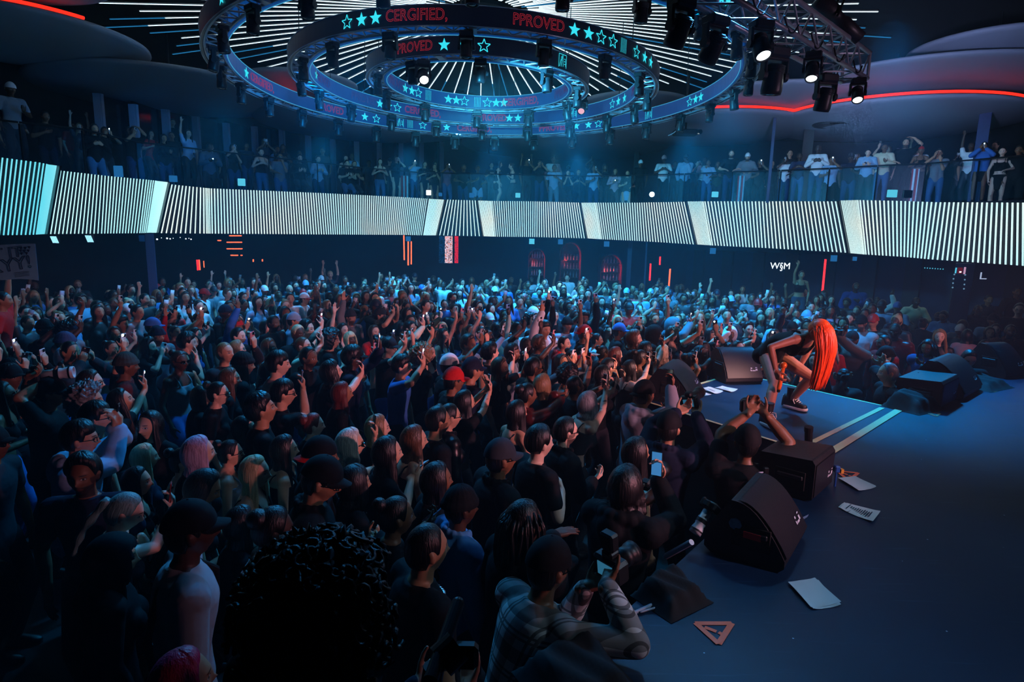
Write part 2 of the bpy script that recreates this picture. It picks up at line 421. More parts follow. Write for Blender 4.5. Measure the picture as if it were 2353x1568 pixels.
for k in range(108):
    a = k * 2 * PI / 108
    o = link('ceiling_led_bar', dimv if k % 19 == 7 else variants[(k * 5 + k // 7) % 7], loc=(CX, CY, ZS)); o.rotation_euler = (0, 0, a)
    tag(o, 'slim LED bar radiating across the black ceiling around the ring trusses', 'light bar', 'radial LED bars of the star-burst ceiling')
hub = MB().lathe([(0, -.05), (.55, -.05), (.6, 0), (.6, .1), (0, .1)], 40).build('ceiling_hub', M_black, loc=(CX, CY, ZS + .04))
tag(hub, 'dark round hub where the radiating ceiling bars meet', 'ceiling hub')

# ---- columns and poles
def column(px, y0, D, w, z1, m, lab, z0=0, name='support_column'):
    p = PY(px, y0, D); o = MB().box((0, 0, 0), (w, w, z1 - z0), bev=.01).build(name, m, loc=(p[0], p[1], (z1 + z0) / 2)); o.rotation_euler = (0, 0, -math.atan2(p[0], p[1]))
    return struct(tag(o, lab, 'column'))
M_col = mat('blue_column_paint', '#2a3f66', 0.6, var=0.15)
column(349, 620, 14.2, .19, 2.9, M_col, 'slim grey-blue column under the pale LED bay, behind the crowd')
column(1446, 600, 22.0, .16, 3.0, M_col, 'blue column under the balcony next to the third red bar arch')
column(1484, 600, 20.5, .06, 3.0, M_col, 'thin pole under the balcony between the bar arches and the red neon lines')
column(2212, 650, 13.4, .34, 2.65, M_col, 'thick column studded with small bulbs, behind the seated crowd')
column(2248, 380, 16.8, .27, 6.75, mat('navy_column_paint', '#1c3566', 0.6), 'square navy column rising through the balcony to the red-lit canopy', ZB)
column(1771, 380, 17.9, .085, 6.45, M_col, 'thin pole on the balcony reaching the orange-red canopy arc', ZB)
column(1852, 380, 19.5, .3, 6.6, M_dark, 'dark column on the balcony behind the person in the white sweatshirt', ZB)
column(620, 380, 21.5, .12, 6.4, M_dark, 'thin dark post on the balcony among the window posts', ZB)
column(1462, 380, 24.5, .2, 6.5, M_dark, 'dark column on the far balcony under the outer ring', ZB)
for px, py in [(2193, 631), (2191, 641), (2190, 651), (2189, 661), (2218, 632), (2217, 643), (2216, 654), (2215, 664)]:
    p = PY(px, py, 13.14); o = MB().ball((0, 0, 0), .017, 12, 8).build('globe_bulb', emis('bulb_dim', '#7fb2d8', .5), loc=p)
    tag(o, 'small round bulb fixed on the thick column', 'bulb', 'bulbs on the thick column')

# ---- under the balcony: bar arches, neon, signs
Dw = 27.6
M_redlit = mat('red_lit_lining', '#d8202a', 0.4, var=0.1)  # red light inside the niches is put into the lining's colour
M_shelf = mat('bar_shelf', '#0a1214', 0.4); M_bottle = mat('bottle_glass', '#5f8f9a', 0.12, var=0.4, scale=30)
NICHE = [(1234, 573, 640, 36, 'first'), (1312, 559, 645, 44, 'second'), (1404, 586, 652, 46, 'third')]
for ni, (px, yt, yb, w, od) in enumerate(NICHE):
    pt = PY(px, yt, Dw); pb = PY(px, yb, Dw); hw = w / FPX * Dw / 2 * 1.0; hh = pt[2] - pb[2]
    root = thing('bar_niche', f'{["small dim", "tallest", "widest"][ni]} red-lit arched bar niche with bottle shelves, {od} of three under the balcony', 'bar niche', (pt[0], Dw, pb[2]), group='arched bar niches')
    zz = hh - hw * 1.25
    a = np.linspace(0, PI, 25); arch = [(hw, 0), (hw, zz)] + [(hw * math.cos(t), zz + hw * 1.25 * math.sin(t)) for t in a] + [(-hw, zz), (-hw, 0)]
    arch = np.array(arch); sh = MB()
    P = np.stack([np.stack([arch[:, 0], np.full(len(arch), y), arch[:, 1]], 1) for y in (-.35, .5)], 0)
    sh.grid(P); Q = P.copy(); Q[:, :, 0] *= 1.07; Q[:, :, 2] = Q[:, :, 2] * 1.03; sh.grid(Q, flip=True)
    sh.grid(np.stack([P[0], Q[0]], 0)); sh.build('arch_lining', M_redlit, root)
    MB().plate([(-hw, .5, 0), (hw, .5, 0), (hw, .5, hh), (-hw, .5, hh)], .03).build('back_panel', M_shelf, root)
    for k, z in enumerate((.12, .5, .9)):
        if z > zz + .3: continue
        MB().box((.08 * hw, .25, z), (hw * 1.75, .35, .025)).build('shelf', M_shelf, root)
        for j in range(5):
            o = MB().lathe([(0, 0), (.035, 0), (.036, .15), (.014, .2), (.013, .27), (0, .27)], 10).build('bottle', M_bottle, loc=(pt[0] + hw * (-.55 + .32 * j), Dw + .14, pb[2] + z + .013))
            tag(o, f'bottle standing on a shelf inside the {od} red bar arch', 'bottle', f'bottles in the {od} bar arch')
    lp = bpy.data.lights.new('arch_lamp', 'POINT'); lp.energy = 7; lp.color = (1, .06, .05); lp.shadow_soft_size = .05
    lo = bpy.data.objects.new('arch_lamp', lp); COL.objects.link(lo); lo.location = (pt[0] - hw * .45, Dw - .05, pb[2] + zz * .8)
def bar2(name, lab, cat, a, b, D, r, m, group=None):
    p = PY(*a, D); q = PY(*b, D); c = (p + q) / 2
    return tag(MB().cyl(p - c, q - c, r, 8).build(name, m, loc=c), lab, cat, group)
for i, (a, c, D, r, m) in enumerate([((928, 541), (929, 598), 26, .028, M_orange), ((938, 555), (938, 610), 26, .03, M_orange), ((945, 555), (945, 608), 26, .026, M_orange)]):
    bar2('neon_tube', f'upright orange neon tube under the widest LED bay, {ORD[i]} of three', 'neon light', a, c, D, r, m, 'orange neon uprights')
for i, (a, c, m) in enumerate([((452, 597), (454, 622), M_redneon), ((455, 597), (457, 621), M_redneon), ((458, 597), (460, 621), M_orange), ((468, 600), (469, 615), M_orange)]):
    bar2('neon_tube', f'short red neon upright deep under the balcony by the slim column, {ORD[i]} of four', 'neon light', a, c, 24, .018, m, 'short red neon uprights')
for i, (a, c) in enumerate([((527, 542), (555, 542)), ((500, 553), (508, 553)), ((521, 557), (556, 557)), ((521, 572), (557, 572)), ((530, 587), (547, 587)), ((553, 587), (557, 587))]):
    bar2('neon_tube', ['topmost', 'short side', 'upper long', 'lower long', 'bottom short', 'tiny end'][i] + ' level orange neon bar of the ladder-like set under the LED wall', 'neon light', a, c, 25, .022, M_orange, 'level orange neon bars')
for i, (a, c, m, lab) in enumerate([((1495, 606), (1493, 645), M_redneon, 'red neon line beside the thin pole behind the crowd'), ((1517, 590), (1516, 609), M_redneon, 'short pink neon line high between two longer red ones'),
        ((1540, 618), (1537, 658), M_orange, 'orange-red neon line nearest the dark wall past the bar arches'), ((1897, 596), (1888, 690), M_redneon, 'long thin red neon line on the wall behind the orange-haired performer'), ((582, 596), (582, 602), M_orange, 'tiny orange neon stub deep under the balcony'), ((603, 596), (603, 601), M_orange, 'tiny orange neon dash nearest the crowd deep under the balcony')]):
    bar2('neon_tube', lab, 'neon light', a, c, 21 if i < 3 else (16.6 if i == 3 else 26), .028, m)
# sequin curtains
def sequin(name, c1, c2, dens, s):
    m, nt, out = new_mat(name); tc = nt.nodes.new('ShaderNodeTexCoord'); v = nt.nodes.new('ShaderNodeTexVoronoi'); v.inputs['Scale'].default_value = 26
    nt.links.new(tc.outputs['Object'], v.inputs['Vector']); sp = nt.nodes.new('ShaderNodeSeparateColor'); nt.links.new(v.outputs['Color'], sp.inputs[0])
    f = MATH(nt, 'GREATER_THAN', sp.outputs[0], 1 - dens); c = MIXC(nt, sp.outputs[1], tuple(srgb(c1)), tuple(srgb(c2)))
    e = nt.nodes.new('ShaderNodeEmission'); nt.links.new(c, e.inputs[0]); nt.links.new(MATH(nt, 'MULTIPLY', f, s), e.inputs[1])
    nt.links.new(e.outputs[0], out.inputs[0]); m.cycles.emission_sampling = 'NONE'; return m
for i, (x, w, m, lab) in enumerate([(1031, 17, sequin('sequin_pink', '#ff8d76', '#dfe6ff', .75, 1.0), 'glittering pink and white lit sequin curtain under the balcony'), (1049, 8, sequin('sequin_red', '#ff2434', '#c81430', .85, .9), 'narrow red lit sequin curtain next to the pink one'), (1016, 14, sequin('sequin_blue', '#2f74b8', '#14508f', .4, .4), 'dim blue sequin curtain at the side of the pink one')]):
    p = PY(x, 543, 26.5); q = PY(x, 605, 26.5); hw = w / FPX * 26.5 / 2
    b = MB(); t = np.linspace(-1, 1, 25); P = np.array([[(hw * u, .05 * math.sin(u * 14), z) for u in t] for z in (0, q[2] - p[2])]); b.grid(P); P[:, :, 1] += .02; b.grid(P, flip=True)
    tag(b.build('sequin_curtain', m, loc=p), lab, 'curtain')
# square box lights
for i, (px, py, D, s, m, lab) in enumerate([(938, 549, 24.5, 11, M_blue_e, 'square blue box light in front of the orange neon uprights'), (1222, 555, 22.5, 12, M_cyan_e, 'bright cyan box light above the first bar arch'), (1288, 556, 22.3, 11, M_blue_e, 'square blue box light above the tallest bar arch'),
        (1394, 561, 21.5, 12, M_blue_e, 'square blue box light above the widest bar arch'), (1638, 577, 18.7, 13, M_blue_e, 'square blue box light under the LED wall past the neon lines'), (1916, 594, 15.7, 14, M_blue_e, 'square blue box light above the long red neon line'),
        (1964, 595, 15.6, 9, M_blue_e, 'small blue box light next to the one over the red neon line'), (327, 548, 14.6, 14, emis('dim_blue_box', '#16407a', .35), 'dim blue box light by the slim column')]):
    p = PY(px, py, D); w = s / FPX * D
    root = thing('box_light', lab, 'light', p, group='box lights under the balcony'); MB().box((0, .03, 0), (w * 1.05, .05, w * 1.05), bev=.008).build('housing', M_dark, root)
    MB().box((0, -.005, 0), (w, .02, w)).build('lens_face', m, root)
for i, (px, py) in enumerate([(126, 551), (206, 549)]):
    p = PY(px, py, 11.6); root = thing('striped_wall_lamp', ['striped cyan lamp under the balcony nearer the poster', 'striped cyan lamp under the balcony farther from the poster'][i], 'lamp', p)
    MB().box((0, .03, 0), (.13, .05, .16), bev=.01).build('housing', M_dark, root)
    b = MB(); R = rotm('Y', -.35)
    for k in range(4 - i * 0): b.box((-.045 + .03 * k, -.01, 0), (.012, .02, .13), R)
    b.build('lamp_slats', emis('lamp_cyan', '#9fe8ff', 1.3), root)
for i, (px, py, s) in enumerate([(361, 550, 4), (371, 547, 2), (384, 548, 4), (391, 549, 3), (398, 548, 2), (414, 546, 2), (427, 549, 3), (434, 548, 2), (439, 550, 3)]):
    p = PY(px, py, 22); tag(MB().ball((0, 0, 0), s / FPX * 22 / 2, 10, 8).build('spot_bulb', M_white_e, loc=p), 'tiny white bulb on the dark bar canopy under the balcony', 'bulb', 'tiny white bulbs under the balcony')
# signs on the wall
def sign(name, lab, body, px, py, D, size, m, sx=1.0, out=0):
    p = PY(px, py, D); v, f = text_mesh(body, size, out); v = np.stack([v[:, 0] * sx, -v[:, 2], v[:, 1]], 1)
    return tag(MB().add(v, f).build(name, m, loc=p), lab, 'sign')
sign('monogram_sign', 'white glowing W and M monogram sign on the dark wall', 'W§M', 1793, 612, 18.2, .27, M_white_e, 1.0)
p = PY(2258, 634, 13.6); tag(MB().box((-.04, 0, 0), (.02, .02, .15)).box((.02, 0, -.066), (.14, .02, .02)).build('corner_sign', emis('soft_white', '#a9b9d8', .9), loc=p), 'white L-shaped light line on the wall past the thick column', 'light line')
p = PY(2206, 622, 13.2); root = thing('wall_plaque', 'red plaque with a white mark between two white bars atop the thick column', 'plaque', p)
MB().box((0, 0, 0), (.11, .02, .13), bev=.01).build('board', emis('plaque_red', '#8c2030', .4), root); MB().box((0, -.015, -.03), (.04, .01, .03)).build('mark', M_white_e, root)
MB().box((-.09, 0, 0), (.02, .02, .12)).build('light_bar', M_cyan_e, root); MB().box((.1, 0, 0), (.03, .02, .15)).build('light_bar', emis('pale_pink', '#c898b8', .9), root)
for i, px in enumerate(range(2125, 2172, 6)):
    p = PY(px, 616 + i * .4, 14); tag(MB().ball((0, 0, 0), .012, 8, 6).build('spot_bulb', M_cyan_e, loc=p), 'dim pin light in the short row under the LED wall by the thick column', 'bulb', 'pin lights by the thick column')
for x, y, i in ((1775, 660, 0),):
    p = PY(x, y, 20); 
# hand-lettered poster held up at the side
p = PY(28, 602, 8.3); root = thing('hand_lettered_poster', 'hand-lettered cyan-lit fan poster reading GET IT SEXYY with hearts, held above the crowd', 'poster', p, 0.18)
W2, H2 = .62, .47; b = MB(); g = np.array([[(x, .02 * math.sin(3 * x + z * 2), z + .05 * (x / W2) - .18 * max(0, x / W2 + .1 * 0) ** 2 * (1 if z < 0 else .25)) for x in np.linspace(-W2, W2 * .47, 16)] for z in np.linspace(-H2 / 2, H2 / 2, 8)])
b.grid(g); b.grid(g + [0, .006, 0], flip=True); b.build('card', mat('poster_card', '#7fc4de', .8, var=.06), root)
ink = mat('marker_ink', '#0a1f3f', .7); L = MB()
def lay(body, size, x, z, tilt, out):
    v, f = text_mesh(body, size, out); c, s_ = math.cos(tilt), math.sin(tilt)
    X = v[:, 0] * c - v[:, 1] * s_ + x; Z = v[:, 0] * s_ + v[:, 1] * c + z
    L.add(np.stack([X, .02 * np.sin(3 * X + Z * 2) - .008 - v[:, 2], Z + .05 * X / W2], 1), f)
lay('GET IT', .2, -.16, .11, .06, .0035); lay('SEXYY!', .24, -.14, -.06, .12, .004)
for i in range(4): L.tube([(.02 + .0 * i, -.012, -.15 - .018 * i), (.2, -.014, -.125 - .018 * i)], .003, 5)
for hx, hz in [(.13, .19), (.18, .19), (.23, .2), (.12, .155), (.165, .15), (.215, .155), (.13, .115), (.19, .12)]:
    L.ball((hx - .008, -.012, hz + .006), (.011, .003, .01), 8, 6).ball((hx + .008, -.012, hz + .006), (.011, .003, .01), 8, 6).ball((hx, -.012, hz - .006), (.01, .003, .014), 8, 6)
L.build('lettering', ink, root)
# ------------------------------------------------------------------ rigging: three ring trusses with LED ribbons, moving heads
ZR = 5.9
RINGS = [('inner', 1.97, 10), ('middle', 3.36, 18), ('outer', 4.80, 28)]
RC_ = {'inner': (-.77, 12.69, -.02, -.017), 'middle': (-.82, 12.86, -.016, -.023), 'outer': (-.575, 12.5, .01, -.036)}      # centres and slight hang of each ring
def rpt(name, r, a, dz=0.0):
    x, y, tx, ty = RC_[name]; c, s_ = r * math.cos(a), r * math.sin(a); return np.array([x + c, y + s_, ZR + dz + c * tx + s_ * ty])
M_band_o = mat('led_ribbon_dark', '#0b1226', 0.3, var=0.1)
M_band_i = None
def band_mat(name, c, s):
    m, nt, out = new_mat(name); b = nt.nodes.new('ShaderNodeBsdfPrincipled'); b.inputs['Base Color'].default_value = (.01, .015, .03, 1); b.inputs['Roughness'].default_value = .35
    tc = nt.nodes.new('ShaderNodeTexCoord'); nz = nt.nodes.new('ShaderNodeTexNoise'); nz.inputs['Scale'].default_value = 1.5; nt.links.new(tc.outputs['Object'], nz.inputs['Vector'])
    b.inputs['Emission Color'].default_value = (*srgb(c), 1); nt.links.new(MATH(nt, 'MULTIPLY_ADD', nz.outputs[0], s * .5, s * .75), b.inputs['Emission Strength'])
    nt.links.new(b.outputs[0], out.inputs[0]); m.cycles.emission_sampling = 'NONE'; return m
M_band_o = band_mat('led_ribbon_outside', '#0e1430', .12); M_band_i = band_mat('led_ribbon_inside', '#0a4a98', .6)  # inside ribbons: blue light and haze falling on them put in as glow
M_star = emis('ribbon_cyan', '#35d8ea', 1.15); M_text = emis('ribbon_red', '#d0303f', .7); M_textdim = emis('ribbon_dim_text', '#5a3a6e', .5)
M_edge = emis('ribbon_edge', '#4ab4e6', .7)
M_lens = mat('lens_glass', '#0a1422', 0.06, var=.1); M_lit = emis('lamp_lit', '#eefcff', 9.0, True); M_fx = emis('lamp_pattern', '#d9a0b0', 1.3)
M_mover = mat('mover_shell', '#2b2c33', 0.4, var=.25, scale=25)
def star_pts(r=1.0, ri=.42): return [(math.sin(k * PI / 5) * (r if k % 2 == 0 else ri), math.cos(k * PI / 5) * (r if k % 2 == 0 else ri)) for k in range(10)]
def star_solid():
    p = star_pts(); v = [(0, 0, 0)] + [(x, y, 0) for x, y in p]; return np.array(v), [(0, 1 + (k + 1) % 10, 1 + k) for k in range(10)]
def strip2d(segs, w):
    v = []; f = []
    for (a, b) in segs:
        a = np.array(a, float); b = np.array(b, float); d = b - a; L = np.linalg.norm(d); d /= L + 1e-9; n = np.array([-d[1], d[0]]) * w / 2
        m = max(1, int(L / .12)); k0 = len(v)
        for i in range(m + 1):
            q = a + d * L * i / m; v += [(*(q + n), 0), (*(q - n), 0)]
        f += [(k0 + 2 * i, k0 + 2 * i + 1, k0 + 2 * i + 3, k0 + 2 * i + 2) for i in range(m)]
    return np.array(v), f
def star_open():
    p = star_pts(); return strip2d([(p[k], p[(k + 1) % 10]) for k in range(10)], .13)
def glyph():      # open cyan box of slanted strokes
    s = [((-.9, -1), (-.9, 1)), ((.9, -1), (.9, 1)), ((-.9, 1), (.9, 1)), ((-.7, -.9), (-.3, .7)), ((-.35, -.9), (-.05, .9)), ((-.45, .1), (-.2, .1)), ((.0, .9), (.15, -.8)), ((.35, .4), (.65, .4)), ((.35, 0), (.6, 0)), ((.35, -.4), (.7, -.4)), ((.65, .4), (.75, -.7))]
    return strip2d(s, .09)
def bars2(): return strip2d([((x, -1), (x, 1)) for x in (-.6, -.3, 0, .3, .6)], .07)
TXT = {}
def band_text(s):
    if s not in TXT:
        v, f = text_mesh(s, 1.75, .02); TXT[s] = (v * [1.0, 1.2, 1], f)
    return TXT[s]
def ang_for(px, name, r, dz, near):
    best = (1e9, 0)
    for k in range(1440):
        a = k * 2 * PI / 1440
        if (math.sin(a) < -.05) != near and abs(math.sin(a)) > .05: continue
        x = proj(rpt(name, r, a, dz))[0]
        if abs(x - px) < best[0]: best = (abs(x - px), a)
    return best[1]
EL = {('inner', 'o'): 'T945 S1020 S1067 O1112 G1292', ('middle', 'o'): 'G690 O797 S830 S863 C955 T1240 S1318 S1351 O1380 O1408 B1432 O1462 S1480 S1494',
      ('outer', 'o'): 'O487 S510 S533 S1658 S1672', ('inner', 'i'): 't908 S930 S945 O960 B983 S1030 S1048 O1067 B1097 O1120 S1140 S1158 C1198 t1295',
      ('middle', 'i'): 'S715 t738 t835 S872 S893 O913 C970 T1128 S1170 S1190 O1215 G1318 O1408 S1422 S1436 t1465',
      ('outer', 'i'): 'O530 S544 S558 C600 T757 S812 S838 O865 G918 B942 O972 S1003 S1027 C1090 T1272 S1325 S1352 O1376 G1492 O1586 S1600 S1612'}
BH = .25
def wrap(v, a0, r, zc, sc, face):
    """bend flat lettering round the ribbon: x along, y up"""
    if face == 'o': a = a0 + v[:, 0] * sc / r; rr = r + .012 + v[:, 2] * sc
    else: a = a0 - v[:, 0] * sc / r; rr = r - .012 - v[:, 2] * sc
    return np.stack([rr * np.cos(a), rr * np.sin(a), zc + v[:, 1] * sc], 1)
for name, r, nm in RINGS:
    root = thing('ring_truss', {'inner': 'smallest, innermost ring truss with LED ribbon bands hung under the star-burst ceiling', 'middle': 'mid-sized ring truss with LED ribbons between the small ring and the big ring', 'outer': 'largest ring truss with LED ribbons, encircling the two smaller rings'}[name], 'ring truss', (RC_[name][0], RC_[name][1], ZR)); root.rotation_euler = (RC_[name][3], -RC_[name][2], 0)
    a = np.linspace(0, 2 * PI, 145)[:-1]
    for rr, z in ((r - .13, 0), (r + .13, 0), (r - .13, .24), (r + .13, .24)):
        MB().tube(np.stack([rr * np.cos(a), rr * np.sin(a), np.full(144, z)], 1), .026, 8, closed=True).build('chord_tube', M_steel, root, smooth=True)
    lat = MB(); n = int(r * 2 * PI / .3)
    for k in range(n):
        a0 = 2 * PI * k / n; a1 = 2 * PI * (k + .5) / n; a2 = 2 * PI * (k + 1) / n
        P = lambda t, q, z: (q * math.cos(t), q * math.sin(t), z)
        lat.tube([P(a0, r - .13, 0), P(a1, r + .13, 0)], .013, 5).tube([P(a1, r + .13, 0), P(a2, r - .13, 0)], .013, 5)
        if k % 2 == 0: lat.tube([P(a0, r - .13, 0), P(a0, r - .13, .24)], .012, 5).tube([P(a0, r + .13, 0), P(a0, r + .13, .24)], .012, 5).tube([P(a0, r - .13, .24), P(a0, r + .13, .24)], .012, 5)
        if k % 12 == 5: lat.box(P(a0, r, -.01), (.12, .24, .05), rotm('Z', a0 + PI / 2))
    lat.build('lattice_braces', M_steel, root)
    for face, rb in (('o', r + .19), ('i', r - .19)):
        s = 1 if face == 'o' else -1
        ring = np.stack([np.stack([q * np.cos(a), q * np.sin(a), np.full(144, z)], 1) for q, z in ((rb, -.03), (rb, BH), (rb - s * .035, BH), (rb - s * .035, -.03), (rb, -.03))], 0)
        bd = MB().grid(ring, closed=True, flip=(face == 'i')).build('outer_led_ribbon' if face == 'o' else 'inner_led_ribbon', M_band_o if face == 'o' else M_band_i, root)
        em = MB()
        for z in (-.03, BH): em.tube(np.stack([(rb + s * .004) * np.cos(a), (rb + s * .004) * np.sin(a), np.full(144, z)], 1), .008, 5, closed=True)
        em.build('ribbon_edge', M_edge if face == 'i' else M_steel, bd)
        st = MB(); tx = MB(); td = MB()
        for e in EL[(name, face)].split():
            a0 = ang_for(float(e[1:]), name, rb, .12, face == 'o'); h = BH / 2 * .86; zc = BH / 2 - .015
            if e[0] in 'SOGB':
                v, f = {'S': star_solid, 'O': star_open, 'G': glyph, 'B': bars2}[e[0]](); st.add(wrap(v, a0, rb, zc, h, face), f)
            else:
                v, f = band_text('CERGIFIED,' if e[0] == 'C' else 'PPROVED'); (td if e[0] == 't' else tx).add(wrap(v, a0, rb, zc, h, face), f)
        if st.n: st.build('ribbon_stars', M_star, bd)
        if tx.n: tx.build('ribbon_lettering', M_text, bd)
        if td.n: td.build('dim_lettering', M_textdim, bd)
    w = MB()
    for k in range(6):
        t = 2 * PI * (k + .4) / 6; w.cyl((r * math.cos(t), r * math.sin(t), .24), (r * math.cos(t), r * math.sin(t), 1.85), .008, 6)
    w.build('hoist_chains', M_black, root)

def mover_meshes(key, lensm):
    base = MB().box((0, 0, -.06), (.26, .2, .11), bev=.02).box((0, 0, .0), (.09, .09, .04)).mesh('base', M_mover)
    yk = MB()
    for sx in (-1, 1): yk.box((sx * .135, 0, -.21), (.04, .1, .24), bev=.015).cyl((sx * .115, 0, -.29), (sx * .16, 0, -.29), .055, 14)
    yk.box((0, 0, -.125), (.3, .11, .035), bev=.01); yk = yk.mesh('yoke', M_mover)
    hd = MB().lathe([(0, .12), (.07, .12), (.095, .09), (.1, 0), (.108, -.06), (.112, -.15), (.105, -.19), (.088, -.195), (.085, -.17), (0, -.17)], 20)
    for k in range(5): hd.lathe([(.1, .03 + k * .016), (.106, .035 + k * .016), (.1, .04 + k * .016)], 20)
    hd = hd.mesh('head', M_mover, True)
    ln = MB().lathe([(0, -.196), (.04, -.192), (.075, -.18), (.085, -.172)], 20).mesh('lens', lensm, True)
    return base, yk, hd, ln
MV = {'off': mover_meshes('off', M_lens), 'lit': mover_meshes('lit', M_lit), 'fx': mover_meshes('fx', M_fx)}
def mover(p, lab, group, pan=0.0, tilt=0.0, kind='off', s=1.0):
    root = thing('moving_head_light', lab, 'stage light', p, pan, group)
    root.scale = (s, s, s); b, y, h, l = MV[kind]
    link('base', b, root); link('yoke', y, root)
    ho = link('head', h, root, loc=(0, 0, -.29)); ho.rotation_euler = (tilt, 0, 0); link('lens', l, ho)
    return root
for name, r, nm in RINGS:
    ph = {'inner': .12, 'middle': .05, 'outer': .02}[name]
    lst = []
    for k in range(nm):
        a = 2 * PI * (k + ph) / nm - PI / 2; p = tuple(rpt(name, r, a, -.03)); lst.append((proj(p)[0], a, p))
    for far in (0, 1):
        sub = sorted([q for q in lst if (math.sin(q[1]) > 0) == bool(far)])
        for i, (x, a, p) in enumerate(sub):
            k = 'off'; tilt = rng.normal(0, .12); pan = a + PI / 2
            mover(p, f'moving head on the {"far" if far else "near"} half of the {name} ring, {ORD[i]} from the window-post side', f'moving heads on the {name} ring', pan, tilt, k, .78)
def aim(px, py, D, pan, tilt, kind, s, lab): mover(PY(px, py, D), lab, 'lit and large moving heads', pan, tilt, kind, s)
aim(972, 138, 10.8, 0.3, -.9, 'lit', .85, 'moving head on the inner ring with a bright white lens')
aim(1003, 238, 16.9, .2, -.75, 'lit', .85, 'moving head on the outer ring far side glowing white above the blue beam')
aim(1338, 222, 13.8, -.2, -.9, 'fx', .8, 'moving head with a pinkish patterned lens where inner and middle rings overlap')
# straight box truss coming in over the stage, with big fixtures
a = PY(1560, -95, 4.6); c = PY(1966, 156, 7.7); d = (c - a) / np.linalg.norm(c - a); L = np.linalg.norm(c - a)
side = np.cross(d, [0, 0, 1]); side /= np.linalg.norm(side); upv = np.cross(side, d)
root = thing('box_truss', 'straight box truss slanting in over the stage, carrying large moving heads', 'truss', a)
for i in (-1, 1):
    for j in (-1, 1): MB().cyl(side * .14 * i + upv * .14 * j, d * L + side * .14 * i + upv * .14 * j, .024, 10).build('chord_tube', M_steel, root, smooth=True)
lat = MB(); n = int(L / .24)
for k in range(n):
    q = d * L * k / n; q2 = d * L * (k + 1) / n
    for i in (-1, 1):
        lat.tube([q + side * .14 * i + upv * .14 * (1 if k % 2 else -1), q2 + side * .14 * i - upv * .14 * (1 if k % 2 else -1)], .011, 5)
        lat.tube([q + upv * .14 * i + side * .14 * (1 if k % 2 else -1), q2 + upv * .14 * i - side * .14 * (1 if k % 2 else -1)], .011, 5)
for i in (-1, 1): lat.tube([d * L + side * .14 * i - upv * .14, d * L + side * .14 * i + upv * .14], .02, 6).tube([d * L + upv * .14 * i - side * .14, d * L + upv * .14 * i + side * .14], .02, 6)
lat.build('lattice_braces', M_steel, root)
cb = MB()
for k in range(9):
    t = np.linspace(0, 1, 10)[:, None]; q = d * L * (.2 + .08 * k); cb.tube(q + side * .16 * ((-1) ** k) + np.array([0, 0, .1]) + d * .35 * t - upv * (.16 + .1 * np.sin(t * PI)), .008, 5)
cb.build('hanging_cables', M_black, root)
def hang(px, dx, pan, tilt, kind, s, lab):      # clamp a fixture under the truss in photo column px
    t = min(np.linspace(.02, .99, 200), key=lambda q: abs(proj(a + d * L * q)[0] - px)); p = a + d * L * t + side * dx - upv * .14 - [0, 0, .03 * s]
    mover(p, lab, 'lit and large moving heads', pan, tilt, kind, s)
hang(1600, -.1, .5, .55, 'off', .72, 'large moving head at the top edge, nearest the start of the box truss')
hang(1678, -.1, .5, .6, 'off', .75, 'large pink-sheened moving head beside the outer ring, on the box truss')
hang(1722, .12, .2, -.55, 'lit', .66, 'moving head with a round lit lens pointing at the stage, upper one on the box truss')
hang(1812, -.1, .3, .15, 'off', .88, 'large moving head hanging square below the middle of the box truss')
hang(1850, .1, -.4, -.5, 'lit', .58, 'small moving head with a lit lens under the middle of the box truss')
hang(1926, -.1, .2, .3, 'off', .82, 'large moving head under the free end of the box truss')
hang(1955, .1, -.3, -.6, 'lit', .58, 'small lit moving head at the free end of the box truss')
p = PY(1930, 45, 7.0); root = thing('profile_spotlight', 'long black profile spotlight slung under the ceiling bars behind the box truss', 'stage light', p)
R = rotm('Y', rad(52)) @ np.eye(3)
MB().lathe([(0, -.3), (.07, -.3), (.075, -.05), (.06, 0), (.065, .05), (.09, .1), (.095, .3), (.08, .33), (0, .33)], 18, M=rotm('Y', rad(-52))).build('barrel', M_mover, root, smooth=True)
MB().tube([(-.08, .1, 0), (-.02, .1, .18), (0, 0, .25), (-.02, -.1, .18), (-.08, -.1, 0)], .012, 6).build('bracket', M_black, root)
# smaller ceiling bits: dangling cable, hanging projector
p0 = PY(1535, 312, 17.5); p1 = PY(1580, 262, 17.5); t = np.linspace(0, 1, 12)[:, None]
tag(MB().tube((p1 - p0) * t + np.array([0, 0, -.12]) * np.sin(t * PI) , .012, 6).build('loose_cable', mat('pale_cable', '#aeb9cc', .5), loc=p0), 'loose pale cable dangling from the outer ring by the stars', 'cable')
p = PY(1575, 305, 19.0); root = thing('hanging_projector', 'hanging projector with a red underside, below the loose cable', 'projector', p)
MB().box((0, 0, 0), (.7, .4, .16), bev=.03).build('case', M_dark, root); MB().cyl((.3, -.2, 0), (.36, -.32, -.02), .07, 14).build('lens_tube', M_lens, root); MB().cyl((0, 0, .08), (0, 0, 8.6 - p[2]), .03, 8).build('drop_pole', M_black, root)
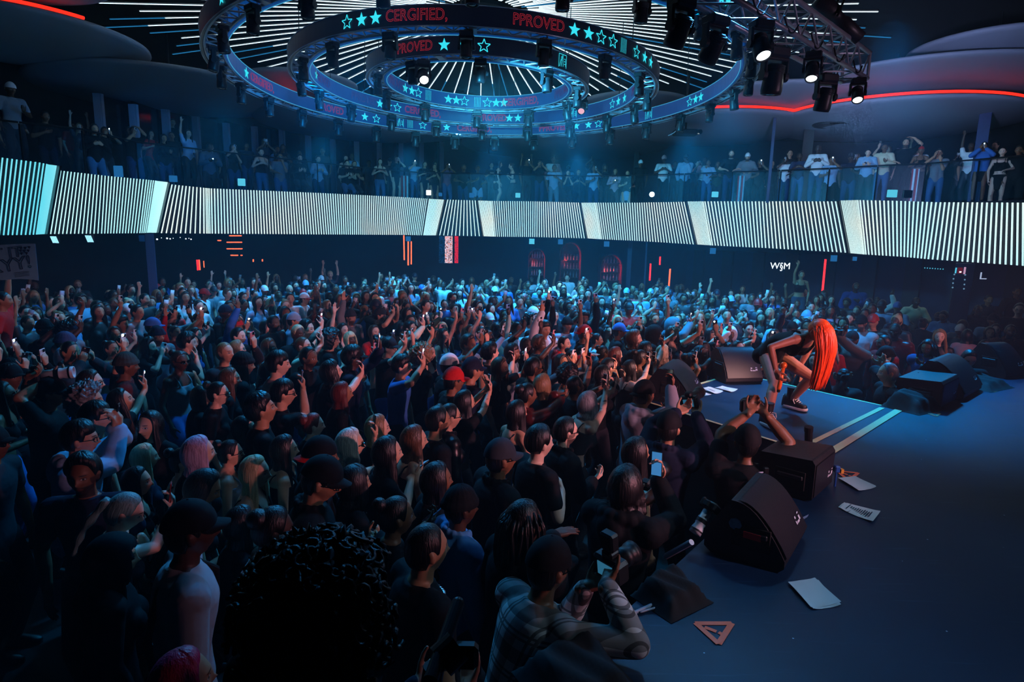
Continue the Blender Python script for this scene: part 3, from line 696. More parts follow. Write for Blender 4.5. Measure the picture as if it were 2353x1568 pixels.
# ------------------------------------------------------------------ stage
ZT = 1.3
def P2(px, py): return PZ(px, py, ZT)[:2]
M_deck = mat('stage_deck', '#1d3b5e', 0.42, var=0.16, scale=1.3, spec=.5)
def deck_mat():
    m, nt, out = new_mat('stage_deck_worn'); b = nt.nodes.new('ShaderNodeBsdfPrincipled')
    tc = nt.nodes.new('ShaderNodeTexCoord')
    n1 = nt.nodes.new('ShaderNodeTexNoise'); n1.inputs['Scale'].default_value = 1.1; n1.inputs['Detail'].default_value = 6
    mp = nt.nodes.new('ShaderNodeMapping'); mp.inputs['Rotation'].default_value = (0, 0, .7); mp.inputs['Scale'].default_value = (1, 14, 1)
    n2 = nt.nodes.new('ShaderNodeTexNoise'); n2.inputs['Scale'].default_value = 2.4; n2.inputs['Detail'].default_value = 5
    nt.links.new(tc.outputs['Object'], n1.inputs['Vector']); nt.links.new(tc.outputs['Object'], mp.inputs[0]); nt.links.new(mp.outputs[0], n2.inputs['Vector'])
    sc = MATH(nt, 'MULTIPLY', MATH(nt, 'MAXIMUM', MATH(nt, 'SUBTRACT', n2.outputs[0], .62), 0), 2.2)
    c = MIXC(nt, n1.outputs[0], tuple(srgb('#061c34')), tuple(srgb('#0a2a4c'))); c = MIXC(nt, sc, c, tuple(srgb('#3a5f80')))
    vo = nt.nodes.new('ShaderNodeTexVoronoi'); vo.inputs['Scale'].default_value = 5.5; nt.links.new(tc.outputs['Object'], vo.inputs['Vector'])
    c = MIXC(nt, MATH(nt, 'LESS_THAN', vo.outputs['Distance'], .022), c, tuple(srgb('#a8c4dc')))
    nt.links.new(c, b.inputs['Base Color']); nt.links.new(MATH(nt, 'MULTIPLY_ADD', n1.outputs[0], .25, .34), b.inputs['Roughness'])
    nt.links.new(b.outputs[0], out.inputs[0]); return m
M_deck = deck_mat()
M_skirt = mat('stage_skirt', '#05070b', 0.8)
RA, RB, RC, RD = P2(1475, 920), P2(1693, 859), P2(2070, 942), P2(1842, 1033)
dirn = (RC - RD) / np.linalg.norm(RC - RD)
S0 = RD - dirn * 4.35; S1 = RC + dirn * 6.5
S0 = np.array(P2(1392, 1468)) - np.array([.55, .62]); 
inn = np.array([dirn[1], -dirn[0]])
mainp = [tuple(S0), tuple(RD), tuple(RC), tuple(S1), tuple(S1 + inn * 7), tuple(S0 + inn * 5.2)]
def deck(name, poly):
    p = np.array([(x, y, ZT) for x, y in poly]); root = slab(name, poly, ZT - .12, ZT, M_deck); struct(root)
    c = np.mean(poly, 0); sk = [tuple(c + (np.array(q) - c) * .995) for q in poly]
    struct(slab('trim_2', sk, 0.0, ZT - .12, M_skirt)); return root
deck('floor_stage', mainp[::-1]); deck('floor_runway', [tuple(RA), tuple(RD), tuple(RC), tuple(RB)])
M_tape = mat('yellow_tape', '#d8cf8c', 0.5, var=.08, scale=30); M_otape = mat('orange_tape', '#ff7a52', 0.45, var=.06, scale=30)
def strip(mb, a, b, w, z=.0025, t=.002):
    a = np.array(a); b = np.array(b); d = (b - a) / np.linalg.norm(b - a); n = np.array([-d[1], d[0]]) * w / 2
    mb.plate([(*(a - n), ZT + z), (*(b - n), ZT + z), (*(b + n), ZT + z), (*(a + n), ZT + z)], t)
    return mb
def tape(lab, a, b, w, z=.0025):
    c = (np.array(a) + np.array(b)) / 2; o = strip(MB(), a - c, b - c, w, z); o = o.build('tape_line', M_tape, loc=(c[0], c[1], 0)); return tag(o, lab, 'tape', 'yellow tape lines on the runway')
inset = lambda a, b, k: a + (b - a) * k
tape('yellow tape line along the runway edge nearest the photographers', inset(RA, RD, .012), RD, .035)
tape('yellow tape line along the far runway edge behind the performer', RB, RC, .035)
tape('short yellow tape line across the outer end of the runway', RA, RB, .04, .005)
tape('thin yellow tape line across the runway by the camera-side corner', np.array(P2(1845, 1028)), np.array(P2(2027, 938)), .05, .005)
tape('thick yellow tape line where runway meets main stage', np.array(P2(1893, 1050)), np.array(P2(2066, 943)), .07, .0075)
def triangle(lab, c3, mark, w=.024):
    q = [np.array(P2(*p)) for p in c3]; c = sum(q) / 3; b = MB()
    for i in range(3): strip(b, q[i] - c, q[(i + 1) % 3] - c, w, .003 + .001 * i, .001)
    m = [np.array(P2(*p)) - c for p in mark]; strip(b, m[0], m[1], w * .8, .003); strip(b, m[2], m[3], w * .8, .003)
    return tag(b.build('warning_triangle', M_otape, loc=(c[0], c[1], 0)), lab, 'floor marking', 'orange tape warning triangles')
triangle('largest orange tape warning triangle with exclamation mark, beside the cloth-covered monitor', [(1598, 1434), (1682, 1434), (1651, 1482)], [(1619, 1443), (1646, 1453), (1651, 1455), (1659, 1459)], .026)
triangle('orange tape warning triangle partly under a sheet of paper by the box monitor', [(1922, 1083), (1972, 1088), (1950, 1106)], [(1932, 1087), (1947, 1092), (1950, 1094), (1957, 1096)], .024)
triangle('orange tape warning triangle in front of the far box monitor', [(2124, 948), (2160, 951), (2151, 958)], [(2132, 949), (2147, 953), (2148, 953), (2152, 954)], .022)
triangle('smallest orange tape warning triangle farthest along the stage front', [(2260, 893), (2293, 898), (2284, 902)], [(2268, 895), (2279, 898), (2280, 898), (2283, 899)], .02)
M_paper = mat('paper', '#b8d6e2', 0.7, var=.05); M_ink = mat('print_ink', '#10304a', 0.7)
def paper(lab, sheets, lines=None, blob=False):
    c = np.mean([P2(*p) for p in sheets[-1]], 0); root = thing('paper_sheet', lab, 'paper', (c[0], c[1], ZT), group='papers lying on the stage')
    for i, q in enumerate(sheets):
        w = [np.array(P2(*p)) - c for p in q]; z = .004 + .003 * i; n = 8; g = np.zeros((n, n, 3))
        for a in range(n):
            for e in range(n):
                u, v = a / (n - 1), e / (n - 1); xy = (w[0] * (1 - u) + w[1] * u) * (1 - v) + (w[3] * (1 - u) + w[2] * u) * v
                g[a, e] = (*xy, z + .006 * (abs(u - .5) * 2) ** 3 + .003 * math.sin(4 * u + 3 * v))
        b = MB().grid(g); b.grid(g - [0, 0, .0015], flip=True); b.build('sheet', M_paper, root, smooth=True)
        W0 = w
    if lines:
        b = MB()
        for (u, v0, v1) in lines:
            A = (W0[0] * (1 - u) + W0[1] * u) * (1 - v0) + (W0[3] * (1 - u) + W0[2] * u) * v0; B_ = (W0[0] * (1 - u) + W0[1] * u) * (1 - v1) + (W0[3] * (1 - u) + W0[2] * u) * v1
            d = (B_ - A) / np.linalg.norm(B_ - A); nn = np.array([-d[1], d[0]]) * .003; z = .0125 + .006 * (abs(u - .5) * 2) ** 3
            b.plate([(*(A - nn), z), (*(B_ - nn), z), (*(B_ + nn), z), (*(A + nn), z)], .0005)
        b.build('printed_lines', M_ink, root)
    return root
paper('crumpled laminated sheet on the stage in front of the big mesh monitor', [[(1818, 1346), (1880, 1336), (1932, 1394), (1868, 1403)], [(1810, 1343), (1872, 1332), (1932, 1389), (1862, 1401)]])
paper('printed set list with short lines of type, taped to the stage', [[(1940, 1158), (1968, 1166), (1950, 1180), (1926, 1169)], [(1945, 1160), (2023, 1178), (2005, 1203), (1929, 1171)]], [(.16, .15, .85)] + [(.24 + .065 * k, .3 + .03 * (k % 3), .55 + .028 * k) for k in range(10)])
paper('blank sheet of paper overlapping the tape triangle by the box monitor', [[(1930, 1104), (1966, 1098), (2013, 1122), (1976, 1129)], [(1925, 1102), (1964, 1097), (2012, 1121), (1972, 1131)]])
M_paper = mat('white_paper', '#e8f0e4', 0.7, var=.04)
paper('white song sheets lowest on the runway beside the end monitor', [[(1602, 898), (1635, 908), (1615, 913), (1600, 910)]], [(.4, .3, .7)])
paper('middle pile of white song sheets on the runway', [[(1608, 895), (1628, 890), (1660, 900), (1640, 906)], [(1612, 894), (1632, 891), (1662, 902), (1642, 907)]], [(.35, .25, .75), (.45, .3, .75)])
paper('white song sheets on the runway nearest the performer', [[(1642, 893), (1660, 888), (1690, 897), (1678, 903)], [(1646, 893), (1658, 889), (1695, 897), (1680, 903)]], [(.35, .3, .7)])
tag(MB().plate([(*P2(1838, 1195), ZT + .006), (*P2(1858, 1184), ZT + .003), (*P2(1855, 1190), ZT + .003), (*P2(1841, 1199), ZT + .003)], .002).build('tape_scrap', mat('grey_tape', '#7f8aa0', .6)), 'torn scrap of grey tape behind the big mesh monitor', 'tape')
p = P2(1608, 938); tag(MB().ball((0, 0, .01), (.014, .01, .006), 8, 6).build('paper_scrap', M_paper, loc=(p[0], p[1], ZT)), 'tiny white scrap on the runway beside the raised camera', 'litter')

# ---- stage monitors
def grille_mat():
    m, nt, out = new_mat('speaker_grille'); b = nt.nodes.new('ShaderNodeBsdfPrincipled'); b.inputs['Roughness'].default_value = .45; b.inputs['Metallic'].default_value = .3
    tc = nt.nodes.new('ShaderNodeTexCoord'); sp = nt.nodes.new('ShaderNodeSeparateXYZ'); nt.links.new(tc.outputs['Object'], sp.inputs[0])
    g = MATH(nt, 'SINE', MATH(nt, 'MULTIPLY', sp.outputs[0], 420.0)); g2 = MATH(nt, 'SINE', MATH(nt, 'MULTIPLY', MATH(nt, 'ADD', sp.outputs[1], sp.outputs[2]), 300.0))
    f = MATH(nt, 'GREATER_THAN', MATH(nt, 'MULTIPLY', g, g2), .1); c = MIXC(nt, f, tuple(srgb('#2a2b34')), tuple(srgb('#08080b')))
    nt.links.new(c, b.inputs['Base Color']); nt.links.new(b.outputs[0], out.inputs[0]); return m
M_grille = grille_mat(); M_cab = mat('speaker_cabinet', '#14151b', 0.5, var=.4, scale=30, bump=.1); M_logo = mat('grey_logo', '#d6dbe6', .5); M_labelred = mat('red_label', '#d8242c', .5)
def wedge(lab, Cp, Bp, h=.40, d=.52, z0=ZT, box=False, logo=True, side=0, extra='', group='stage monitors'):
    """floor monitor whose front bottom edge runs from Cp to Bp (as seen from its front: right to left)"""
    Cp = np.array(Cp); Bp = np.array(Bp); ax = Bp - Cp; w = np.linalg.norm(ax); ax = ax / w
    root = thing('stage_monitor', lab, 'speaker', (*((Cp + Bp) / 2), z0), math.atan2(ax[1], ax[0]), group)
    # local frame: x along the front edge, front looks to -y
    if box: prof = [(0, .02), (.0, h * .9), (.02, h), (d, h * .93), (d, .03), (d - .04, 0), (.05, 0)]; ng = 1
    else:
        k = np.linspace(0, 1, 9); gy = -.0 + (d * .62) * k; gz = .07 + (h - .07) * np.sin(k * PI / 2 * .98) ** .92
        prof = [(.03, 0), (0, .03)] + list(zip(gy, gz)) + [(d * .7, h), (d * .98, h * .42), (d, h * .3), (d, .03), (d - .04, 0)]
    P = np.array([[(x, y, z) for y, z in prof] for x in (-w / 2, w / 2)]); n = len(prof); b = MB()
    b.grid(P, closed=True, flip=True)
    b.add(P[0], [tuple(range(n))]); b.add(P[1], [tuple(range(n - 1, -1, -1))])
    cab = b.build('cabinet', M_cab, root)
    bv = cab.modifiers.new('bevel', 'BEVEL'); bv.width = .008; bv.segments = 2; bv.limit_method = 'ANGLE'; bv.angle_limit = rad(35)
    g = MB()
    if box: q = [[(x, -.006, z) for z in (.03, h * .88)] for x in (-w / 2 + .02, w / 2 - .02)]; nrm = np.array([0, -.012, 0])
    else: q = [[(x, y - .012, z + .008) for y, z in zip(gy, gz)] for x in (-w / 2 + .012, w / 2 - .012)]; nrm = np.array([0, -.006, .004])
    g.grid(q, flip=True); g.build('grille', M_grille, root, smooth=True)
    if logo:
        lx = w * .28; lb = MB()
        if box: fr = lambda u, v: (lx + u, -.009, h * .35 + v)
        else:
            yy, zz = gy[1], gz[1]; s = np.array([gy[2] - gy[0], gz[2] - gz[0]]); s /= np.linalg.norm(s); fr = lambda u, v: (lx + u, yy + s[0] * v - .016, zz + s[1] * v + .012)
        for (u, v, a, c) in [(-.035, .03, .02, .014), (-.045, .0, .012, .02), (-.03, 0, .008, .012), (-.018, 0, .008, .012), (.0, 0, .03, .012), (.03, .005, .025, .024), (.03, .04, .025, .008)]:
            lb.add([fr(u - a / 2, v), fr(u + a / 2, v), fr(u + a / 2, v + c), fr(u - a / 2, v + c)], [(0, 1, 2, 3)])
        lb.build('badge_mark', M_logo, root)
    sx = -1 if side == 0 else 1
    hx = sx * w / 2; hb = MB()
    hb.box((hx, d * .42, h * .45), (.012, .2, .13), bev=.004); hb.build('handle_recess', mat('recess_black', '#020203', .8), root)
    MB().box((hx + sx * .008, d * .42, h * .52), (.014, .17, .03), bev=.01).build('handle_grip', M_cab, root)
    return root, w, h, d, sx
R1 = wedge('big mesh-fronted wedge monitor with red label on its side, nearest stage edge', P2(1800, 1322), P2(1848, 1236), .33, .42)
root, w, h, d, sx = R1
MB().box((-w / 2 - .012, d * .4, h * .5), (.008, .09, .035)).build('red_label', M_labelred, root)
MB().lathe([(0, 0), (.035, 0), (.03, .004), (0, .004)], 8, (-w / 2 - .006, d * .62, h * .62), M=rotm('Y', -PI / 2)).build('blue_sticker', mat('blue_sticker', '#4f9fc0', .5, var=.5, scale=60), root)
wedge('boxy covered monitor behind the big mesh wedge, with a blue plug at its side', P2(1864, 1157), P2(1910, 1115), .29, .36, box=True)
wedge('smooth-fronted wedge monitor at the runway end beside the raised phone cameras', P2(1583, 934), P2(1612, 905), .36, .50)
wedge('wide wedge monitor on the far runway edge behind the performer', P2(1668, 884), P2(1752, 882), .40, .48)
wedge('small box monitor with a red tab on the far stage front', P2(2159, 943), P2(2196, 921), .30, .42, box=True)
wedge('tall wedge monitor behind the small box monitor with a cable over it', P2(2213, 922), P2(2254, 898), .40, .55)
wedge('dark wedge monitor cut off at the side, farthest along the stage front', P2(2310, 872), P2(2358, 868), .42, .55)
def hump(lab, px, py, sx_, sy_, h, rz):
    p = P2(px, py); b = MB(); n = 20; g = np.zeros((n, n, 3))
    for i in range(n):
        for j in range(n):
            u = i / (n - 1) * 2 - 1; v = j / (n - 1) * 2 - 1; e = max(abs(u), abs(v)); f = float(smooth((1 - e) * 2.6))
            g[i, j] = (u * sx_ * (1 - .12 * f), v * sy_ * (1 - .12 * f), h * f * (.78 + .22 * v) + .012 * f * math.sin(9 * u + 5 * v) + .003)
    b.grid(g); base = g.copy(); base[:, :, 2] = 0; b.grid(base, flip=True)
    o = b.build('covered_monitor', mat('black_cloth', '#0c0d12', .85, var=.2), loc=(p[0], p[1], ZT), smooth=True); o.rotation_euler = (0, 0, rz); return tag(o, lab, 'speaker')
hump('monitor draped in black cloth at the stage edge above the biggest tape triangle', 1543, 1378, .15, .13, .13, .6)
hump('black cloth-covered wedge in the corner in front of the plaid shirt', 1330, 1575, .2, .18, .14, .5)
hump('low black cloth-covered wedge between the runway corner and small box monitor', 2098, 938, .26, .2, .2, .5)
hump('low dark wedge behind the tall wedge monitor at the far stage front', 2258, 888, .3, .22, .14, .5)
# cables and small stage hardware
def cable(lab, pts, r=.006, m=None, name='cable'):
    P = np.array(pts, float); n = len(P); t = np.linspace(0, n - 1, n * 6); Q = np.stack([np.interp(t, range(n), P[:, k]) for k in range(3)], 1)
    for _ in range(5): Q[1:-1] = (Q[:-2] + Q[1:-1] * 2 + Q[2:]) / 4
    c = Q.mean(0); return tag(MB().tube(Q - c, r, 6).build(name, m or M_black, loc=c, smooth=True), lab, 'cable')
g3 = lambda px, py, z=.012: (*PZ(px, py, ZT + z)[:2], ZT + z)
mg = mat('grey_cable', '#9aa2b4', .45)
cable('grey cable running from the plaid-shirted photographer to the cloth-covered monitor', [g3(1405, 1445), g3(1450, 1412), g3(1500, 1390), g3(1535, 1370)], .009, mg)
cable('thin grey cable looping over the cloth-covered monitor edge', [g3(1470, 1408), g3(1510, 1396), g3(1540, 1386)], .005, mg)
p = PZ(1757, 1108, ZT + .1); root = thing('power_connector', 'cable plug standing upright with a twisted lead, between the two nearest monitors', 'connector', (p[0], p[1], ZT))
MB().box((0, 0, .16), (.035, .03, .09), bev=.006).build('plug_body', M_black, root); MB().tube([(math.cos(t * 9) * .012, math.sin(t * 9) * .012, .12 - t * .12) for t in np.linspace(0, 1, 40)], .007, 5).build('twisted_lead', mg, root)
MB().tube([(-.01, 0, .17), (-.06, -.02, .17), (-.11, -.06, .13), (-.13, -.1, .03)], .006, 6).build('lead', mg, root)
p = P2(1918, 1118); root = thing('blue_plug', 'blue and yellow plug hanging at the boxy monitor', 'connector', (p[0], p[1], ZT)); MB().box((0, 0, .13), (.04, .04, .05), bev=.008).cyl((0, 0, 0), (0, 0, .12), .008, 8).build('blue_body', mat('plug_blue', '#1f4f9c', .4), root); MB().box((.03, -.01, .12), (.02, .03, .03)).build('yellow_tab', mat('plug_yellow', '#e0a040', .4), root)
p = P2(1858, 1044); tag(MB().cyl((0, 0, 0), (-.03, -.02, .2), .03, 12).cyl((-.03, -.02, .2), (-.035, -.025, .24), .034, 12).build('black_stub_pole', M_black, loc=(p[0], p[1], ZT)), 'short black stub pole leaning behind the boxy monitor', 'pole')
a = PZ(1543, 1262, ZT); c = PZ(1562, 1302, ZT); tag(MB().cyl((0, 0, 0), (.09, -.14, .16), .016, 10).build('metal_tube', M_steel, loc=(c[0] - .05, c[1] + .1, ZT)), 'short bright metal tube leaning at the stage edge by the cloth-covered monitor', 'pole')
p = P2(2083, 905); tag(MB().cyl((0, 0, 0), (-.1, .16, .28), .014, 10).build('metal_tube', M_black, loc=(p[0] + .1, p[1] - .3, ZT)), 'thin black rod leaning by the runway far corner', 'pole')
# ------------------------------------------------------------------ people
def skin_mat(name, beard, tint=False):
    """skin whose eyes, brows and lips follow the head's own coordinates (attribute hp)"""
    m, nt, out = new_mat(name); b = nt.nodes.new('ShaderNodeBsdfPrincipled'); b.inputs['Roughness'].default_value = .5
    at = nt.nodes.new('ShaderNodeAttribute'); at.attribute_name = 'hp'; sp = nt.nodes.new('ShaderNodeSeparateXYZ'); nt.links.new(at.outputs['Vector'], sp.inputs[0])
    X, Y, Z = sp.outputs; ax = MATH(nt, 'ABSOLUTE', X)
    if tint: oi = nt.nodes.new('ShaderNodeAttribute'); oi.attribute_name = 'tint'
    else: oi = nt.nodes.new('ShaderNodeObjectInfo')
    base = oi.outputs['Color']
    tc = nt.nodes.new('ShaderNodeTexCoord'); nz = nt.nodes.new('ShaderNodeTexNoise'); nz.inputs['Scale'].default_value = 14; nt.links.new(tc.outputs['Object'], nz.inputs['Vector'])
    v = MATH(nt, 'MULTIPLY_ADD', nz.outputs[0], .3, .85); cc = nt.nodes.new('ShaderNodeCombineColor')
    for i in range(3): nt.links.new(v, cc.inputs[i])
    col = MIXC(nt, 1.0, base, cc.outputs[0], 'MULTIPLY')
    front = MATH(nt, 'GREATER_THAN', Y, .045)
    def ell(cx, cz, rx, rz, src=None):
        u = MATH(nt, 'DIVIDE', MATH(nt, 'SUBTRACT', ax if src is None else src, cx), rx); w = MATH(nt, 'DIVIDE', MATH(nt, 'SUBTRACT', Z, cz), rz)
        d = MATH(nt, 'ADD', MATH(nt, 'MULTIPLY', u, u), MATH(nt, 'MULTIPLY', w, w))
        k = MATH(nt, 'MINIMUM', MATH(nt, 'MAXIMUM', MATH(nt, 'MULTIPLY', MATH(nt, 'SUBTRACT', 1.25, d), 2.2), 0), 1)
        return MATH(nt, 'MULTIPLY', k, front)
    dark = MIXC(nt, .82, base, (.01, .008, .008))
    if beard:
        far = MATH(nt, 'MINIMUM', MATH(nt, 'MAXIMUM', MATH(nt, 'MULTIPLY', MATH(nt, 'SUBTRACT', -.044, Z), 90.), 0), 1)
        yy = MATH(nt, 'MULTIPLY', MATH(nt, 'GREATER_THAN', Y, -.012), MATH(nt, 'GREATER_THAN', Z, -.135)); col = MIXC(nt, MATH(nt, 'MULTIPLY', MATH(nt, 'MULTIPLY', far, yy), .88), col, (.012, .009, .008))
        side = MATH(nt, 'MULTIPLY', MATH(nt, 'MULTIPLY', MATH(nt, 'GREATER_THAN', ax, .058), MATH(nt, 'LESS_THAN', Z, .0)), yy); col = MIXC(nt, MATH(nt, 'MULTIPLY', side, .7), col, (.012, .009, .008))
    col = MIXC(nt, MATH(nt, 'MULTIPLY', ell(0, -.064, .024, .009), .75), col, MIXC(nt, .5, base, (.25, .03, .03), 'MIX'))
    col = MIXC(nt, MATH(nt, 'MULTIPLY', ell(0, -.064, .022, .0018), .9), col, (.02, .005, .005))
    col = MIXC(nt, MATH(nt, 'MULTIPLY', ell(.031, .023, .018, .0042), .85), col, (.012, .009, .008))
    col = MIXC(nt, MATH(nt, 'MULTIPLY', ell(.031, .001, .0165, .008), .75), col, dark)
    col = MIXC(nt, ell(.031, 0, .0125, .0048), col, (.62, .6, .58)); col = MIXC(nt, ell(.031, 0, .0055, .0055), col, (.01, .008, .006))
    nt.links.new(col, b.inputs['Base Color']); nt.links.new(b.outputs[0], out.inputs[0]); return m
M_skin, M_skinb = skin_mat('skin', False), skin_mat('skin_with_beard', True)
M_cloth = mat('woven_cloth', '', .8, var=.18, scale=7, objcol=True, bump=.5, spec=.2)
M_leather = mat('glossy_leather', '', .32, var=.2, scale=6, objcol=True, bump=.6)
M_trou = mat('trouser_cloth', '', .85, var=.2, scale=9, objcol=True, bump=.3, spec=.2)
def hair_mat():
    m, nt, out = new_mat('hair'); b = nt.nodes.new('ShaderNodeBsdfPrincipled'); b.inputs['Roughness'].default_value = .42
    tc = nt.nodes.new('ShaderNodeTexCoord'); mp = nt.nodes.new('ShaderNodeMapping'); mp.inputs['Scale'].default_value = (90, 90, 5); nt.links.new(tc.outputs['Object'], mp.inputs[0])
    nz = nt.nodes.new('ShaderNodeTexNoise'); nz.inputs['Scale'].default_value = 1; nz.inputs['Detail'].default_value = 3; nt.links.new(mp.outputs[0], nz.inputs['Vector'])
    oi = nt.nodes.new('ShaderNodeObjectInfo'); f = MATH(nt, 'MULTIPLY_ADD', nz.outputs[0], 1.3, .3); cc = nt.nodes.new('ShaderNodeCombineColor')
    for i in range(3): nt.links.new(f, cc.inputs[i])
    nt.links.new(MIXC(nt, 1.0, oi.outputs['Color'], cc.outputs[0], 'MULTIPLY'), b.inputs['Base Color'])
    bp = nt.nodes.new('ShaderNodeBump'); bp.inputs['Strength'].default_value = .5; bp.inputs['Distance'].default_value = .01; nt.links.new(nz.outputs[0], bp.inputs['Height']); nt.links.new(bp.outputs[0], b.inputs['Normal'])
    nt.links.new(b.outputs[0], out.inputs[0]); return m
M_hair = hair_mat(); M_shoe = mat('shoe_leather', '', .5, objcol=True); M_rubber = mat('white_rubber', '#d8d8d8', .6)

def unit(v): v = np.array(v, float); return v / (np.linalg.norm(v) + 1e-9)
def ik(S, T, a, b, pole):
    S = np.array(S, float); T = np.array(T, float); d = T - S; L = np.linalg.norm(d); Lm = (a + b) * .985
    if L > Lm: T = S + d / L * Lm; d = T - S; L = Lm
    if L < .1: L = .1
    u = d / L; x = (a * a - b * b + L * L) / (2 * L); h = math.sqrt(max(0, a * a - x * x))
    p = np.array(pole, float); p = p - u * (p @ u); p = unit(p) if np.linalg.norm(p) > 1e-6 else np.array([1., 0, 0])
    return S + u * x + p * h, T
# arm presets: wrist target (x outward), finger direction, palm normal, curl, what the hand does
ARM = {'d': ((.235, .04, .86), (0, .15, -1), (-1, 0, 0), .35), 'p': ((.13, .34, 1.66), (-.15, .1, 1), (0, -1, .1), .75), 'h': ((.16, .24, 1.93), (-.1, .12, 1), (0, -1, 0), .75),
       'e': ((.075, .26, 1.5), (-.25, .3, 1), (-.6, -.7, 0), .7), 'u': ((.2, .1, 1.98), (.05, .05, 1), (0, 1, 0), .12), 'f': ((.17, .14, 1.92), (0, .1, 1), (0, 1, 0), .95),
       'r': ((.15, .5, 1.5), (-.1, 1, .3), (0, -.2, -1), .25), 'c': ((.1, .2, 1.24), (-.9, .3, .3), (0, -1, 0), .4), 'm': ((.06, .15, 1.4), (-.3, .1, 1), (0, -1, .2), .5),
       'b': ((.16, .0, 1.72), (-.9, .1, .3), (0, 0, -1), .3), 'l': ((.18, .34, 1.1), (-.8, .5, -.2), (0, 0, -1), .4), 'w': ((.3, .2, 1.78), (.15, .1, 1), (0, 1, 0), .1),
       'k': ((.09, .28, 1.18), (-.35, .8, .3), (-.5, -.1, 1), .7)}
def ring_pts(c, R, rx, ryf, ryb, n=28):
    t = np.arange(n) * 2 * PI / n; x = rx * np.cos(t); y = np.where(np.sin(t) > 0, ryf, ryb) * np.sin(t)
    return c + np.stack([x, y, 0 * x], 1) @ R.T
class Skel:
    def __init__(s, sex='m', arms=('d', 'd'), lean=6, twist=0, pitch=0, yaw=0, roll=0, drop=0.0, hips=None, feet=None, girth=1.0):
        s.sex = sex; s.g = girth; f = sex == 'f'
        Rl = rotm('Z', rad(-twist)) @ rotm('X', rad(-lean)); s.Rl = Rl
        s.pel = np.array([0, 0, .93 - drop])
        def bend(p):     # points given for an upright body
            p = np.array(p, float) - [0, 0, drop]; t = float(smooth((p[2] - (s.pel[2] - .0)) / .36))
            R = rotm('Z', rad(-twist * t)) @ rotm('X', rad(-lean * t)); return s.pel + R @ (p - s.pel), R
        s.bend = bend
        sw = .158 if f else .182; s.sw = sw * (1 + .5 * (girth - 1))
        s.sh = [bend((k * s.sw, -.005, 1.385))[0] for k in (-1, 1)]
        s.nb, s.Rc = bend((0, -.012, 1.43))
        hy = rotm('Z', rad(-yaw - twist)) @ rotm('X', rad(pitch)) @ rotm('Y', rad(roll)); s.Rh = hy
        s.nt = s.nb + s.Rc @ np.array([0, .012, .06]) * .6 + np.array([0, 0, .045]) * (1 if lean < 45 else .5)
        s.hc = s.nt + hy @ np.array([0, .022, .085])
        s.arm = []
        for i, k in enumerate((-1, 1)):
            A = arms[i]
            if isinstance(A, str):
                w, fd, pn, cu = ARM[A]; m = np.array([k, 1, 1]); w = np.array(w) * m - [0, 0, drop]; fd = unit(np.array(fd) * m); pn = np.array(pn, float) * m
                if A == 'd': w = s.sh[i] + np.array([k * .05, .06, -.5]); 
                pole = (k * .7, -.35, -.7)
            else:
                w, fd, pn, cu = [np.array(q, float) if not np.isscalar(q) else q for q in A[:4]]; fd = unit(fd); pole = A[4] if len(A) > 4 else (k * .7, -.3, -.8)
            e, w = ik(s.sh[i], w, .275, .255, pole)
            pn = pn - fd * (pn @ fd); pn = unit(pn); s.arm.append((e, w, fd, pn, cu))
        s.leg = []
        for i, k in enumerate((-1, 1)):
            hp = s.pel + np.array([k * .09, 0, -.03]); an = np.array((k * .11, -.02, .09)) if feet is None else np.array(feet[i], float)
            kn, an = ik(hp, an, .43, .42, (k * .12, 1, 0)); s.leg.append((hp, kn, an))
    def headM(s):
        M = Matrix.Identity(4)
        for i in range(3):
            for j in range(3): M[i][j] = s.Rh[i, j]
            M[i][3] = s.hc[i]
        return M

def head_shape():
    """a head in its own frame (face to +y): skull, brow, eye sockets, nose, lips, chin, ears"""
    nu, nv = 56, 44; t = np.linspace(.0, PI, nv); a = np.arange(nu) * 2 * PI / nu
    T, A = np.meshgrid(t, a, indexing='ij'); d = np.stack([np.sin(T) * np.cos(A), np.sin(T) * np.sin(A), np.cos(T)], -1)
    z = d[..., 2]; low = smooth(-z * 1.15); P = d * np.array([.076, .098, .115])
    P[..., 0] *= 1 - .30 * low; P[..., 1] = np.where(P[..., 1] < 0, P[..., 1] * (1 - .34 * low), P[..., 1] * (1 - .06 * low) + .004 * low)
    P[..., 1] = np.where(P[..., 1] > 0, P[..., 1] * .94, P[..., 1]); P[..., 2] *= np.where(z > 0, 1.0, 1.0)
    x, zz = P[..., 0], P[..., 2]; fr = smooth(d[..., 1] * 2.5)
    G = lambda cx, cz, sx, sz: np.exp(-((x - cx) / sx) ** 2 - ((zz - cz) / sz) ** 2)
    dy = .024 * G(0, -.03, .011, .013) + .012 * G(0, -.008, .009, .022) + .005 * G(0, .026, .05, .012) - .0085 * (G(.031, .0, .016, .012) + G(-.031, .0, .016, .012))
    dy += .004 * (G(.042, -.03, .02, .018) + G(-.042, -.03, .02, .018)) + .008 * G(0, -.059, .021, .006) + .008 * G(0, -.070, .019, .006) - .004 * G(0, -.0645, .02, .003) + .009 * G(0, -.1, .022, .014) - .003 * G(0, -.083, .02, .006)
    dy += .006 * (G(.012, -.035, .006, .006) + G(-.012, -.035, .006, .006))
    P[..., 1] += dy * fr
    v = P.reshape(-1, 3); f = []
    for i in range(nv - 1):
        for j in range(nu): f.append((i * nu + j, (i + 1) * nu + j, (i + 1) * nu + (j + 1) % nu, i * nu + (j + 1) % nu))
    b = MB().add(v, f)
    for k in (-1, 1):
        b.ball((k * .077, -.012, -.008), (.008, .019, .031), 12, 8, M=rotm('Z', k * -.35) @ rotm('X', .15)); b.ball((k * .083, -.017, .004), (.007, .013, .02), 10, 8, M=rotm('Z', k * -.5))
    return np.concatenate(b.v), b.f
